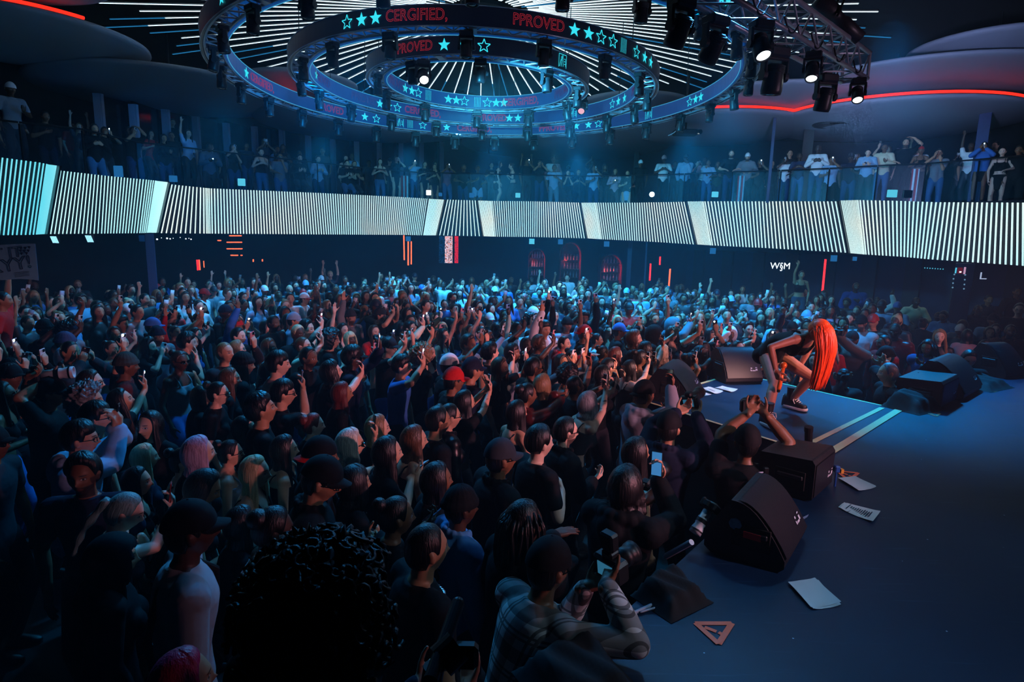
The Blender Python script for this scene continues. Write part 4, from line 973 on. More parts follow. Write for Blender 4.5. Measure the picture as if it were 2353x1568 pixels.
HEADV, HEADF = head_shape()
FING = [(.030, .0, .040, .024, .020), (.010, .004, .045, .028, .021), (-.010, .002, .041, .026, .021), (-.029, -.006, .032, .020, .018)]
def hand_prims(mb, w, fd, pn, cu, k, r=1.0):
    """palm, five jointed fingers; thumb on the side"""
    w = np.array(w); sx = np.cross(fd, pn) * k    # towards the thumb
    L = lambda a, b_, c: w + sx * a * r + fd * b_ * r + pn * c * r
    mb.cone(L(0, -.03, 0), L(0, .02, 0), .025, .026, 12)
    for (o, dl, l1, l2, l3) in FING: mb.cone(L(o * .55, .015, 0), L(o, .085 + dl, .002), .017, .0135, 10)
    for j, (o, dl, l1, l2, l3) in enumerate(FING):
        p = np.array(L(o, .086 + dl, .002)); ang = cu * .75 + .05 * j * cu; dirv = lambda q: fd * math.cos(q) + pn * math.sin(q)
        spread = sx * (o * (1.9 if cu < .3 else .5)); rr = .0088
        for li, c2 in ((l1, ang), (l2, ang * 2.1), (l3, ang * 2.7)):
            q = p + (dirv(c2) + spread * 1.2) * li * r; mb.cone(p, q, rr, rr * .93, 8); p = q; rr *= .93
    p = np.array(L(.022, .022, .006))
    for (a, b_, c, l, rr) in ((.62, .62, .35, .042, .0135), (.42, .8, .42 + .3 * cu, .034, .0112), (.2, .85, .45 + .4 * cu, .026, .0096)):
        q = p + unit(sx * a + fd * b_ + pn * c) * l * r; mb.cone(p, q, rr, rr * .9, 8); p = q
def torso_rings(s, inf=0.0, lo=.80, hi=1.47, kind='body'):
    f = s.sex == 'f'
    T = [(.80, .10, .075, .085), (.86, .150, .095, .118), (.92, .172 if f else .163, .105, .125), (.99, .150 if f else .152, .098, .105), (1.07, .120 if f else .142, .092, .09), (1.15, .126 if f else .15, .098, .098), (1.23, .140 if f else .165, .105, .11), (1.31, .150 if f else .178, .108, .115), (1.37, .148 if f else .176, .088, .105), (1.41, .115 if f else .135, .07, .088), (1.44, .070, .055, .07), (1.47, .052, .05, .058)]
    T = np.array(T); zs = np.unique(np.concatenate([T[(T[:, 0] >= lo) & (T[:, 0] <= hi), 0], [lo, hi]])); P = []
    for z in zs:
        rx, yf, yb = [np.interp(z, T[:, 0], T[:, j]) for j in (1, 2, 3)]
        g = s.g if z < 1.42 else 1; rx *= 1 + .6 * (g - 1); yf *= g; yb *= 1 + .5 * (g - 1)
        c, R = s.bend((0, -.008 if z < 1.4 else -.012, z)); P.append(ring_pts(c, R, rx + inf, yf + inf, yb + inf))
    return np.array(P)
def capped(mb, P):
    n, m = P.shape[:2]; mb.grid(P, closed=True); k = mb.n - n * m
    mb.f.append(tuple(k + j for j in range(m - 1, -1, -1))); mb.f.append(tuple(k + (n - 1) * m + j for j in range(m))); mb.mi += [0, 0]
def arm_prims(mb, s, i, inf=0.0, upto=2.0, r=1.0):
    e, w = s.arm[i][0], s.arm[i][1]; sh = s.sh[i]; m = 1.0 if s.sex == 'm' else .84; m *= 1 + .6 * (s.g - 1); k = (-1, 1)[i]
    P = lambda a, b_, t: a + (b_ - a) * t
    mb.cone(sh + s.Rc @ np.array([-k * .05, 0, .005]), sh, .058 * m + inf, .062 * m + inf, 14)
    if upto <= 1: mb.cone(sh, P(sh, e, upto), .056 * m + inf, (.056 - .012 * upto) * m + inf, 14)
    else:
        mb.cone(sh, e, .055 * m + inf, .041 * m + inf, 14); t = upto - 1
        mb.cone(e, P(e, w, min(t, .4)), .041 * m + inf, .043 * m + inf, 14)
        if t > .4: mb.cone(P(e, w, .35), P(e, w, min(t, 1)), .043 * m + inf, (.043 - .016 * (t - .35) / .65) * m + inf, 14)
def leg_prims(mb, s, i, inf=0.0, lo=0.0):
    hp, kn, an = s.leg[i]; g = 1 + .5 * (s.g - 1); f = 1.06 if s.sex == 'f' else 1.0
    mb.cone(hp, hp + (kn - hp) * .5, .088 * g * f + inf, .073 * g + inf, 14); mb.cone(hp + (kn - hp) * .5, kn, .073 * g + inf, .053 * g + inf, 14)
    mb.cone(kn, kn + (an - kn) * .35 + [0, -.012, 0], .053 + inf, .056 + inf, 14); mb.cone(kn + (an - kn) * .35 + [0, -.012, 0], an, .056 + inf, .036 + inf, 14)
def remesh(mb, voxel, name, m, ratio=.5, it=3, post=None):
    me = mb.mesh('tmp', m); o = bpy.data.objects.new('tmp', me)
    r = o.modifiers.new('r', 'REMESH'); r.mode = 'VOXEL'; r.voxel_size = voxel; r.use_smooth_shade = True
    sm = o.modifiers.new('s', 'SMOOTH'); sm.factor = .5; sm.iterations = it
    if ratio < 1: d = o.modifiers.new('d', 'DECIMATE'); d.ratio = ratio
    dg = alone(o); out = bpy.data.meshes.new_from_object(o.evaluated_get(dg)); out.name = name
    bpy.data.objects.remove(o); bpy.data.meshes.remove(me)
    out.materials.clear(); out.materials.append(m); out.polygons.foreach_set('use_smooth', [True] * len(out.polygons))
    return out
def body_mesh(s, voxel=.009, beard=False, legs=True, ratio=.4):
    mb = MB(); capped(mb, torso_rings(s))
    v = HEADV @ s.Rh.T + s.hc; mb.add(v, HEADF)
    mb.cone(s.nb - s.Rc @ np.array([0, 0, .03]), s.nt, .057 if s.sex == 'm' else .048, .052 if s.sex == 'm' else .045, 16); mb.cone(s.nt, s.hc + s.Rh @ np.array([0, -.025, -.03]), .052 if s.sex == 'm' else .045, .055, 14)
    for k in (-1, 1): mb.cone(s.nb + s.Rc @ np.array([0, -.01, -.005]), s.sh[0 if k < 0 else 1] + s.Rc @ np.array([-k * .03, 0, .02]), .04, .045, 12)
    for i in (0, 1):
        arm_prims(mb, s, i); e, w, fd, pn, cu = s.arm[i]; hand_prims(mb, w, fd, pn, cu, (-1, 1)[i], 1.0 if s.sex == 'm' else .93)
        if legs: leg_prims(mb, s, i); an = s.leg[i][2]; mb.cone(an + [0, -.02, -.05], an + [0, .13, -.065], .034, .027, 10)
        else: mb.cone(s.leg[i][0], s.leg[i][0] + (s.leg[i][1] - s.leg[i][0]) * .3, .085, .07, 10)      # the rest is inside the trousers
    if s.sex == 'f':
        for k in (-1, 1): c, R = s.bend((k * .068, .078, 1.245)); mb.ball(c, .062 * s.g, 14, 10)
        for k in (-1, 1): c, R = s.bend((k * .085, -.085, .9)); mb.ball(c, .088 * s.g, 14, 10)
    out = remesh(mb, voxel, 'body', M_skinb if beard else M_skin, ratio, 2)
    n = len(out.vertices); co = np.empty(n * 3, np.float32); out.vertices.foreach_get('co', co); co = co.reshape(-1, 3)
    hp = (co - s.hc) @ s.Rh; at = out.attributes.new('hp', 'FLOAT_VECTOR', 'POINT'); at.data.foreach_set('vector', hp.astype(np.float32).ravel())
    return out
def top_mesh(s, style, voxel=.011, m=None, ratio=.45):
    mb = MB(); inf = {'tee': .014, 'long': .014, 'hoodie': .028, 'jacket': .026, 'tank': .008, 'crop': .008, 'coat': .03}[style]
    lo = {'tee': .84, 'long': .84, 'hoodie': .82, 'jacket': .84, 'tank': .88, 'crop': 1.1, 'coat': .62}[style]; hi = 1.335 if style in ('tank', 'crop') else 1.455
    if style in ('tank', 'crop'): capped(mb, torso_rings(s, inf, lo, 1.325))
    else: capped(mb, torso_rings(s, inf, max(lo, .8), hi))
    if s.sex == 'f':
        for k in (-1, 1): c, R = s.bend((k * .068, .078, 1.245)); mb.ball(c, .062 * s.g + inf, 14, 10)
        if lo < .95:
            for k in (-1, 1): c, R = s.bend((k * .08, -.08, .91)); mb.ball(c, .085 * s.g + inf, 12, 8)
    if style in ('tank', 'crop'):
        for k in (-1, 1):
            p = [s.bend(q)[0] for q in ((k * .075, .11 + inf, 1.29), (k * .085, .085, 1.37), (k * .088, .02, 1.432), (k * .085, -.07, 1.41), (k * .075, -.118, 1.33))]; mb.tube(p, .011, 8)
    else:
        up = {'tee': .62, 'long': 1.93, 'hoodie': 1.95, 'jacket': 1.93, 'coat': 1.93}[style]
        for i in (0, 1): arm_prims(mb, s, i, inf * .95, up)
        for k in (-1, 1): mb.cone(s.nb + s.Rc @ np.array([k * .02, -.01, -.025]), s.sh[0 if k < 0 else 1] + s.Rc @ np.array([-k * .03, 0, .018]), .042 + inf * .6, .047 + inf * .8, 12)
    if style == 'hoodie':
        for t in np.linspace(-.9, .9, 7): mb.ball(s.bend((math.sin(t * 1.6) * .105, -.015 - math.cos(t * 1.6) * .105, 1.455))[0], (.05, .045, .045), 12, 8)
        mb.ball(s.bend((0, -.135, 1.38))[0], (.085, .05, .085), 14, 10)
    if style in ('jacket', 'coat'):
        for t in np.linspace(-1, 1, 11): mb.ball(s.bend((math.sin(t * 2.3) * .085, -.012 - math.cos(t * 2.3) * .082, 1.475 - .02 * abs(t)))[0], (.024, .022, .03), 10, 8)
    if style == 'coat':
        P = []
        for z, rx, ry in ((.5, .25, .2), (.65, .23, .18), (.8, .21, .16), (.95, .2, .15)): c, R = s.bend((0, -.005, z)); P.append(ring_pts(c, R, rx * s.g, ry * s.g, ry * s.g))
        capped(mb, np.array(P))
    return remesh(mb, voxel, style, m or M_cloth, ratio, 2)
def trouser_mesh(s, voxel=.016, shorts=False, loose=.014):
    mb = MB(); capped(mb, torso_rings(s, .009, .8, .98))
    for i in (0, 1):
        hp, kn, an = s.leg[i]
        if shorts: mb.cone(hp, hp + (kn - hp) * .55, .1, .095, 14)
        else: leg_prims(mb, s, i, loose)
    if s.sex == 'f':
        for k in (-1, 1): c, R = s.bend((k * .085, -.085, .9)); mb.ball(c, .1 * s.g, 12, 8)
    return remesh(mb, voxel, 'trousers', M_trou, .5, 2)
def skirt_mesh(s, z0=.62):
    P = []
    for z, r in ((z0, .2), ((z0 + .95) / 2, .195), (.95, .165), (1.02, .14)): c, R = s.bend((0, -.008, z)); P.append(ring_pts(c, R, r * s.g, r * .72, r * .8))
    mb = MB(); capped(mb, np.array(P)); return remesh(mb, .016, 'skirt', M_trou, .5, 2)
def shoe_mesh():
    mb = MB(); P = []
    for y, hw, z1 in ((-.085, .02, .05), (-.075, .034, .075), (-.03, .038, .1), (.03, .038, .085), (.09, .044, .06), (.14, .042, .05), (.17, .026, .04), (.178, .008, .03)):
        t = np.arange(14) * 2 * PI / 14; P.append(np.stack([hw * np.cos(t), np.full(14, y), np.where(np.sin(t) > 0, z1 * np.sin(t) ** .7 if False else z1 * np.abs(np.sin(t)) ** .6 * np.sign(np.sin(t)), .0) + .002], 1))
    capped(mb, np.array(P)); me = mb.mesh('shoe', M_shoe, True); return me
SHOE = shoe_mesh()

# ---- hair and headwear, all in the head's own frame
def surf_head(al, ph, add):
    """point on the skull: azimuth al from the face (radians), polar angle ph from the crown"""
    ax, ay, az = .077 + add, (.093 if abs(al) < PI / 2 else .1) + add, .115 + add
    return np.array([ax * math.sin(ph) * math.sin(al), ay * math.sin(ph) * math.cos(al), az * math.cos(ph)])
def hair_shell(length=0.0, thick=.014, wave=0.0, curly=0.0, flare=.15, part=0.0, fringe=0.0, n=72, ridge=.02, forward=.0, seed=0, face=60):
    """hair as one shell with a face opening; length = drop below the head centre (0 = short cut)"""
    r_ = np.random.default_rng(seed); ph0 = r_.uniform(0, 6, 8)
    al = np.linspace(-PI, PI, n, endpoint=False); rows = 16; low = 12 if length > 0 else 0; P = np.zeros((rows + low + 1, n, 3))
    for j, a in enumerate(al):
        aa = abs(math.degrees(a)); edge = np.interp(aa, [0, 25, 48, 60, 72, 92, 110, 180], [46 + fringe * 25, 48 + fringe * 24, 56 + fringe * 18, 74, 96, 88 if length <= 0 else 100, 128, 132])
        edge = math.radians(edge); rg = 1 + ridge * (math.sin(a * 29 + ph0[0]) * .5 + math.sin(a * 47 + ph0[1]) * .35 + math.sin(a * 13 + ph0[2]) * .5)
        for i in range(rows + 1):
            t = i / rows; ph = edge * t; th = thick * rg * (1 - (t ** 6) * 1.35) * (1 + .25 * math.cos(ph)) if not (length > 0 and aa > face) else thick * rg
            th += curly * (r_.random() - .4) * (1 if t < .95 else 0)
            if part and abs(a) < 1.0: th *= 1 - .0 * part
            P[i, j] = surf_head(a, ph, th) + np.array([.0, -.004, .0])
        for i in range(low):
            t = (i + 1) / low
            if aa <= face: P[rows + 1 + i, j] = surf_head(a, edge, -.012) * .9
            else:
                p0 = P[rows, j]; hor = unit([math.sin(a), math.cos(a) * 1.0, 0]); sp = smooth(np.array((aa - face) / 25.0)) 
                z = p0[2] - (length + p0[2]) * t * (.75 + .25 * float(sp)); w = wave * math.sin(t * 16 + ph0[3] + a * 3) * t ** .5
                R0 = np.hypot(p0[0], p0[1]); tgt = np.array([.098 + .02 * thick * 10, .115]) * (1 + flare * t); rad_ = R0 + (math.hypot(tgt[0] * math.sin(a), tgt[1] * math.cos(a)) - R0) * min(1, t * 2.2)
                rad_ *= rg * (1 - .12 * t ** 4) * (1 + .12 * r_.normal() * ridge * 3); q = hor * (rad_ + w); q = np.array([q[0], q[1] + forward * t * (1 if aa < 130 else 0), z])
                P[rows + 1 + i, j] = q
    b = MB(); b.grid(P, closed=True, flip=True)
    if length > 0:
        Q = P[rows:].copy(); Q[:, :, :2] *= .86; b.grid(Q, closed=True); b.grid(np.stack([P[-1], Q[-1]]), closed=True, flip=True)
    return b
def afro(r=.15, bump=.02, seed=0, face=58, squash=1.0):
    r_ = np.random.default_rng(seed); b = MB(); nu, nv = 64, 40; P = np.zeros((nv, nu, 3)); ph = r_.uniform(0, 6, 6)
    for i in range(nv):
        t = PI * .80 * i / (nv - 1)
        for j in range(nu):
            a = 2 * PI * j / nu - PI; aa = abs(math.degrees(a)); e = np.interp(aa, [0, 40, 62, 75, 180], [56, 60, 100, 150, 150]); k = smooth((math.radians(e) - t) / .16)
            rr = r * (1 + bump * 3 * (math.sin(a * 9 + t * 7 + ph[0]) * math.sin(t * 11 + ph[1]) * .5 + math.sin(a * 17 + ph[2]) * math.sin(t * 19 + a * 2 + ph[3]) * .5)) + r_.normal() * bump * r
            d = np.array([math.sin(t) * math.sin(a), math.sin(t) * math.cos(a), math.cos(t) * squash]); out_ = d * rr + [0, -.012, .012]; inn_ = surf_head(a, t, -.01) * .95
            P[i, j] = out_ * k + inn_ * (1 - k)
    b.grid(P, closed=True, flip=True); return b
def tail(b, p0, p1, r0, r1, sway=.03, n=14):
    t = np.linspace(0, 1, n)[:, None]; p = np.array(p0) * (1 - t) + np.array(p1) * t; p[:, 1] -= sway * np.sin(t[:, 0] * PI); b.tube(p, r0 + (r1 - r0) * t[:, 0] + .006 * np.sin(t[:, 0] * 20), 12); return b
def locs(length=.3, n=60, seed=0, r=.009):
    b = hair_shell(0, .013, seed=seed, ridge=.05); r_ = np.random.default_rng(seed)
    for k in range(n):
        a = rad(r_.uniform(62, 298)) ; a = a - 2 * PI if a > PI else a; ph = r_.uniform(.7, 1.5); p0 = surf_head(a, ph, .008); p1 = surf_head(a, PI / 2, .022 + r_.uniform(0, .02)); p2 = p1 * 1.06; p2[2] = -length * r_.uniform(.6, 1)
        q = np.array([p0, p1 * .9 + [0, 0, .03], p1, (p1 + p2) / 2 + r_.normal(0, .008, 3), p2]); b.tube(q, [r, r, r, r, r * .7], 6)
    return b
def curls(seed=0, n=420, r=.118, rc=.014, tube=.0045):
    """a full head of loose springy curls over a solid core"""
    b = afro(r * 1.12, .05, seed); r_ = np.random.default_rng(seed)
    for k in range(n):
        a = r_.uniform(-PI, PI); t = math.acos(r_.uniform(-.55, 1)); 
        if abs(a) < 1.05 and t > 1.05: continue
        d = np.array([math.sin(t) * math.sin(a), math.sin(t) * math.cos(a), math.cos(t)]); u = unit(np.cross(d, r_.normal(0, 1, 3))); v = np.cross(d, u); s0 = d * r * r_.uniform(.98, 1.1) + [0, -.012, .012]
        th = np.linspace(0, r_.uniform(7, 12), 16)[:, None]; c = rc * r_.uniform(.7, 1.5); g = np.array([0, 0, -.0016])
        b.tube(s0 + d * .0032 * th + c * (np.cos(th) * u + np.sin(th) * v) * (.4 + .6 * th / 12) + g * th, tube, 5)
    return b
def cap_mesh(back=False):
    b = MB(); P = []
    for t in np.linspace(0, 1, 12):
        ph = t * 1.42; a = np.arange(32) * 2 * PI / 32
        P.append([surf_head(float(q), ph, .017 + .006 * (1 - t)) + [0, -.006, .012] for q in a])
    b.grid(np.array(P), closed=True, flip=True); b.ball((0, -.006, .145), .008, 8, 6)
    top = b.mesh('cap_crown', M_cloth, True); c = MB(); s_ = -1 if back else 1; g = []
    for u in np.linspace(0, 1, 7):
        g.append([(x * (.078 - .012 * u ** 2 * abs(x)), s_ * ((.088 + .075 * u) * math.sqrt(max(.05, 1 - (x * .93) ** 2 * .9))) - .004, .036 - .02 * u - .018 * x * x + (0 if not back else .0)) for x in np.linspace(-1, 1, 15)])
    g = np.array(g); c.grid(g); c.grid(g + [0, 0, .006], flip=True); return top, c.mesh('cap_brim', M_cloth, True)
def beanie_mesh():
    b = MB(); P = []
    for t in np.linspace(0, 1, 14):
        ph = t * 1.5; P.append([surf_head(q, ph, .016 + .012 * (1 - t) + .0022 * math.sin(q * 30) + (.007 if t > .78 else 0)) + [0, -.008, .014] for q in np.arange(48) * 2 * PI / 48])
    return b.grid(np.array(P), closed=True, flip=True).mesh('beanie', M_cloth, True)
def hood_mesh():
    b = MB(); P = []
    for t in np.linspace(0, 1, 22):
        ph = t * 2.55; row = []
        for q in np.linspace(-PI, PI, 44, endpoint=False):
            e = np.interp(abs(math.degrees(q)), [0, 38, 52, 180], [1.05, 1.25, 3, 3]); k = float(smooth((e - ph) / .12)); row.append((surf_head(q, ph, .035 + .02 * t) + [0, -.012, .0]) * k + surf_head(q, ph, -.01) * (1 - k) * .97)
        P.append(row)
    return b.grid(np.array(P), closed=True, flip=True).mesh('hood', M_cloth, True)
def bandana_mesh():
    b = MB(); P = []
    for t in np.linspace(0, 1, 10): P.append([surf_head(q, t * 1.25, .012) + [0, -.004, .01] for q in np.arange(32) * 2 * PI / 32])
    b.grid(np.array(P), closed=True, flip=True); b.ball((0, -.115, .03), (.02, .015, .018), 10, 8); tail(b, (.01, -.115, .02), (.03, -.14, -.08), .012, .004); return b.mesh('bandana', M_cloth, True)
def glasses_mesh(dark=True, m=None):
    b = MB()
    for k in (-1, 1):
        a = np.arange(20) * 2 * PI / 20; p = np.stack([k * .033 + .024 * np.cos(a), .1 - .012 * np.abs(np.cos(a) * .6 + k * 0) - .01 * (k * np.cos(a) > 0) * np.abs(np.cos(a)), .0 + .017 * np.sin(a)], 1)
        b.tube(p, .0028, 6, closed=True)
        if dark: b.add(np.concatenate([p, [p.mean(0)]]), [(i, (i + 1) % 20, 20) for i in range(20)])
        b.tube([(k * .056, .09, .004), (k * .074, .05, .006), (k * .08, -.01, .004)], .0026, 5)
    b.tube([(-.009, .104, .004), (0, .107, .006), (.009, .104, .004)], .0026, 5)
    return b.mesh('sunglasses' if dark else 'spectacles', m or mat('glasses_black', '#060608', .15, spec=.6))
_H = {}
def hair_get(k):
    if k in _H: return _H[k]
    S = {'short': lambda: hair_shell(0, .013, seed=1), 'crop': lambda: hair_shell(0, .006, seed=2, ridge=.0), 'quiff': lambda: hair_shell(0, .026, seed=3, fringe=.0, ridge=.06), 'mop': lambda: hair_shell(0, .03, seed=4, fringe=.7, ridge=.07, curly=.008),
         'bowl': lambda: hair_shell(0, .024, seed=5, fringe=1.0, ridge=.05), 'long': lambda: hair_shell(.34, .014, seed=6), 'longer': lambda: hair_shell(.48, .016, seed=7, flare=.22), 'bob': lambda: hair_shell(.16, .018, seed=8, fringe=.9, flare=.05, face=52),
         'wavy': lambda: hair_shell(.32, .02, seed=9, wave=.012, ridge=.05, flare=.35), 'wavybig': lambda: hair_shell(.36, .03, seed=10, wave=.018, ridge=.08, flare=.5, curly=.006), 'shag': lambda: hair_shell(.2, .022, seed=11, wave=.008, ridge=.07, flare=.25, fringe=.4),
         'afro': lambda: afro(.16, .03, 12), 'puff': lambda: afro(.135, .035, 13), 'curly': lambda: afro(.142, .055, 14, squash=1.0), 'locs': lambda: locs(.26, 64, 15), 'braids': lambda: locs(.42, 70, 16, .007), 'curls': lambda: curls(17)}
    if k == 'bun': b = hair_shell(0, .008, seed=18, ridge=.03); b.ball((0, -.1, .09), (.045, .042, .042), 16, 12)
    elif k == 'pony': b = tail(hair_shell(0, .009, seed=19, ridge=.03), (0, -.1, .06), (0, -.17, -.3), .03, .012)
    elif k == 'updo': b = hair_shell(0, .012, seed=20, ridge=.05); b.ball((0, -.085, .065), (.06, .06, .055), 16, 12)
    else: b = S[k]()
    _H[k] = b.mesh('hair', M_hair, True); return _H[k]
CAPF, CAPB = cap_mesh(False), cap_mesh(True); BEANIE, HOOD, BANDANA = beanie_mesh(), hood_mesh(), bandana_mesh()
GL_D, GL_C = glasses_mesh(True), glasses_mesh(False); GL_R = glasses_mesh(True, mat('mirror_lens', '#9fd8e8', .08, .9))
SKIN = {'a': '#e0b49c', 'b': '#cf9d80', 'c': '#b07e5e', 'd': '#7d5238', 'e': '#4d3021', 'f': '#33201a'}
HC = {'k': '#0a0808', 'n': '#2a1a12', 'm': '#54351f', 'g': '#c8b48a', 'w': '#cfcabb', 'r': '#6a2016', 'p': '#c0a0bc', 'o': '#d8601e', 's': '#7e8288', 't': '#6e9a98', 'h': '#c0204a', 'j': '#8c6a46'}
CC = {'k': '#0b0c10', 'n': '#161d33', 'w': '#e2e6ea', 'g': '#787f88', 'd': '#2c2f36', 'b': '#3a6cb4', 'l': '#8fb4d6', 'r': '#c01e1e', 'm': '#5a1414', 'c': '#d8cdb0', 't': '#7c8a5a', 'o': '#c86a2c', 'p': '#c49aa8', 'y': '#c8a040', 'e': '#3c4a38'}
CN = {'k': 'black', 'n': 'navy', 'w': 'white', 'g': 'grey', 'd': 'charcoal', 'b': 'blue', 'l': 'pale blue', 'r': 'red', 'm': 'maroon', 'c': 'cream', 't': 'olive', 'o': 'orange', 'p': 'pink', 'y': 'mustard', 'e': 'dark green'}
HN = {'k': 'black', 'n': 'dark brown', 'm': 'brown', 'g': 'blonde', 'w': 'platinum', 'r': 'dark red', 'p': 'lilac', 'o': 'orange', 's': 'grey', 't': 'teal-tinted', 'h': 'pink', 'j': 'light brown'}
TN = {'tee': 'T-shirt', 'long': 'long-sleeved top', 'hoodie': 'hoodie', 'jacket': 'jacket', 'tank': 'strappy top', 'crop': 'cropped top', 'coat': 'long coat'}
TPART = {'tee': 'shirt', 'long': 'shirt', 'hoodie': 'hoodie', 'jacket': 'jacket', 'tank': 'strappy_top', 'crop': 'cropped_top', 'coat': 'coat'}
_B, _T, _L, SK = {}, {}, {}, {}
def M4(pos, yaw, s): return Matrix.Translation(Vector(pos)) @ Matrix.Rotation(yaw, 4, 'Z') @ Matrix.Scale(s, 4)
PEOPLE = []
def person(label, pos, yaw, s=1.0, sk=None, key=None, skin='b', hair=('short', 'k'), top=('tee', 'k'), bottom=('trousers', 'd'), hat=None, glasses=None, beard=False, group='crowd on the hall floor', vox=.009, topm=None, shoes='k', ratio=.4):
    """assemble one person: body, clothing, hair; meshes are shared between people of one pose"""
    root = thing('person', label, 'person', tuple(pos), yaw, group); root.scale = (s, s, s)
    kk = key or id(sk)
    bare = bottom[0] in ('skirt', 'shorts'); k = (kk, beard, bare)
    if k not in _B: _B[k] = body_mesh(sk, vox, beard, bare, ratio)
    link('body', _B[k], root, color=srgb(SKIN[skin]))
    if top:
        k = (kk, top[0], topm.name if topm else 0)
        if k not in _T: _T[k] = top_mesh(sk, top[0], vox * 1.25, topm)
        link(TPART[top[0]], _T[k], root, color=srgb(CC.get(top[1], top[1])))
    if bottom:
        k = (sk.sex, sk.g, round(sk.pel[2], 3), tuple(np.round(np.concatenate([q[2] for q in sk.leg]), 2)), bottom[0])
        if k not in _L: _L[k] = skirt_mesh(sk) if bottom[0] == 'skirt' else trouser_mesh(sk, shorts=bottom[0] == 'shorts')
        link(bottom[0], _L[k], root, color=srgb(CC.get(bottom[1], bottom[1])))
    for i in (0, 1):
        an = sk.leg[i][2]; link('shoe', SHOE, root, loc=(an[0], an[1] - .0, an[2] - .088), color=srgb(CC.get(shoes, shoes)))
    hm = sk.headM()
    if hair: link('hair', hair_get(hair[0]), root, M=hm, color=srgb(HC.get(hair[1], hair[1])))
    if hat:
        c = srgb(CC.get(hat[1], hat[1]))
        if hat[0] in ('cap', 'capback'):
            a, b_ = CAPB if hat[0] == 'capback' else CAPF; o = link('cap', a, root, M=hm, color=c); link('cap_brim', b_, o, color=srgb(CC.get(hat[2], hat[2])) if len(hat) > 2 else c)
        else: link({'beanie': 'beanie', 'hood': 'hood', 'bandana': 'bandana'}[hat[0]], {'beanie': BEANIE, 'hood': HOOD, 'bandana': BANDANA}[hat[0]], root, M=hm, color=c)
    if glasses: link('spectacles' if glasses == 'c' else 'sunglasses', {'d': GL_D, 'c': GL_C, 'r': GL_R}[glasses], root, M=hm)
    PEOPLE.append(root); return root
# ---- things people hold
def phone_meshes(m, lit):
    b = MB().box((0, 0, 0), (.072, .009, .148), bev=.004).mesh('case', m)
    s_ = MB().box((0, -.0052, 0), (.066, .001, .14)).mesh('screen', mat('phone_screen_off', '#0a0d14', .1) if not lit == 's' else emis('phone_screen', '#4f9ee6', .55))
    c = MB().box((.0, .0055, 0), (.03, .003, .034), bev=.001).cyl((-.007, .006, .008), (-.007, .0085, .008), .006, 10).cyl((.007, .006, .008), (.007, .0085, .008), .006, 10).cyl((-.007, .006, -.007), (-.007, .0085, -.007), .006, 10).mesh('camera_block', mat('phone_lens', '#15171c', .2))
    l = MB().cyl((0, .006, 0), (0, .0085, 0), .007 if lit != 'f' else .011, 10).mesh('flash', emis('phone_flash', '#e8fff8', 40.0) if lit == 'f' else mat('flash_off', '#c8c8b8', .3))
    return b, s_, c, l
_PH = {}
PHC = {'w': ('white', '#dfe3e6'), 'k': ('black', '#101216'), 'p': ('pink', '#d8909c'), 'r': ('red', '#d03c40'), 'b': ('blue', '#7fa0c8'), 'y': ('gold', '#d8b070'), 'g': ('grey', '#8a9098')}
def phone(label, M, col='w', lit='', group='smartphones raised in the crowd'):
    k = (col, lit)
    if k not in _PH: _PH[k] = phone_meshes(mat('phone_case_' + PHC[col][0], PHC[col][1], .4), lit)
    root = thing('smartphone', label, 'phone', group=group); root.matrix_world = M
    b, s_, c, l = _PH[k]; link('case', b, root); link('screen', s_, root); link('camera_block', c, root, loc=(-.014, 0, .05)); link('flash', l, root, loc=(.012, 0, .056)); return root
def grip(sk, i, off=.085, up=.03, wide=False):
    """frame of something held in hand i (in body space): z along the fingers, y away from the palm"""
    e, w, fd, pn, cu = sk.arm[i]; c = w + fd * off + pn * up; y = -pn; z = fd - y * (fd @ y); z = unit(z); x = np.cross(y, z)
    if wide: x, z = z, -x
    M = Matrix.Identity(4)
    for r in range(3): M[r][0], M[r][1], M[r][2], M[r][3] = x[r], y[r], z[r], c[r]
    return M
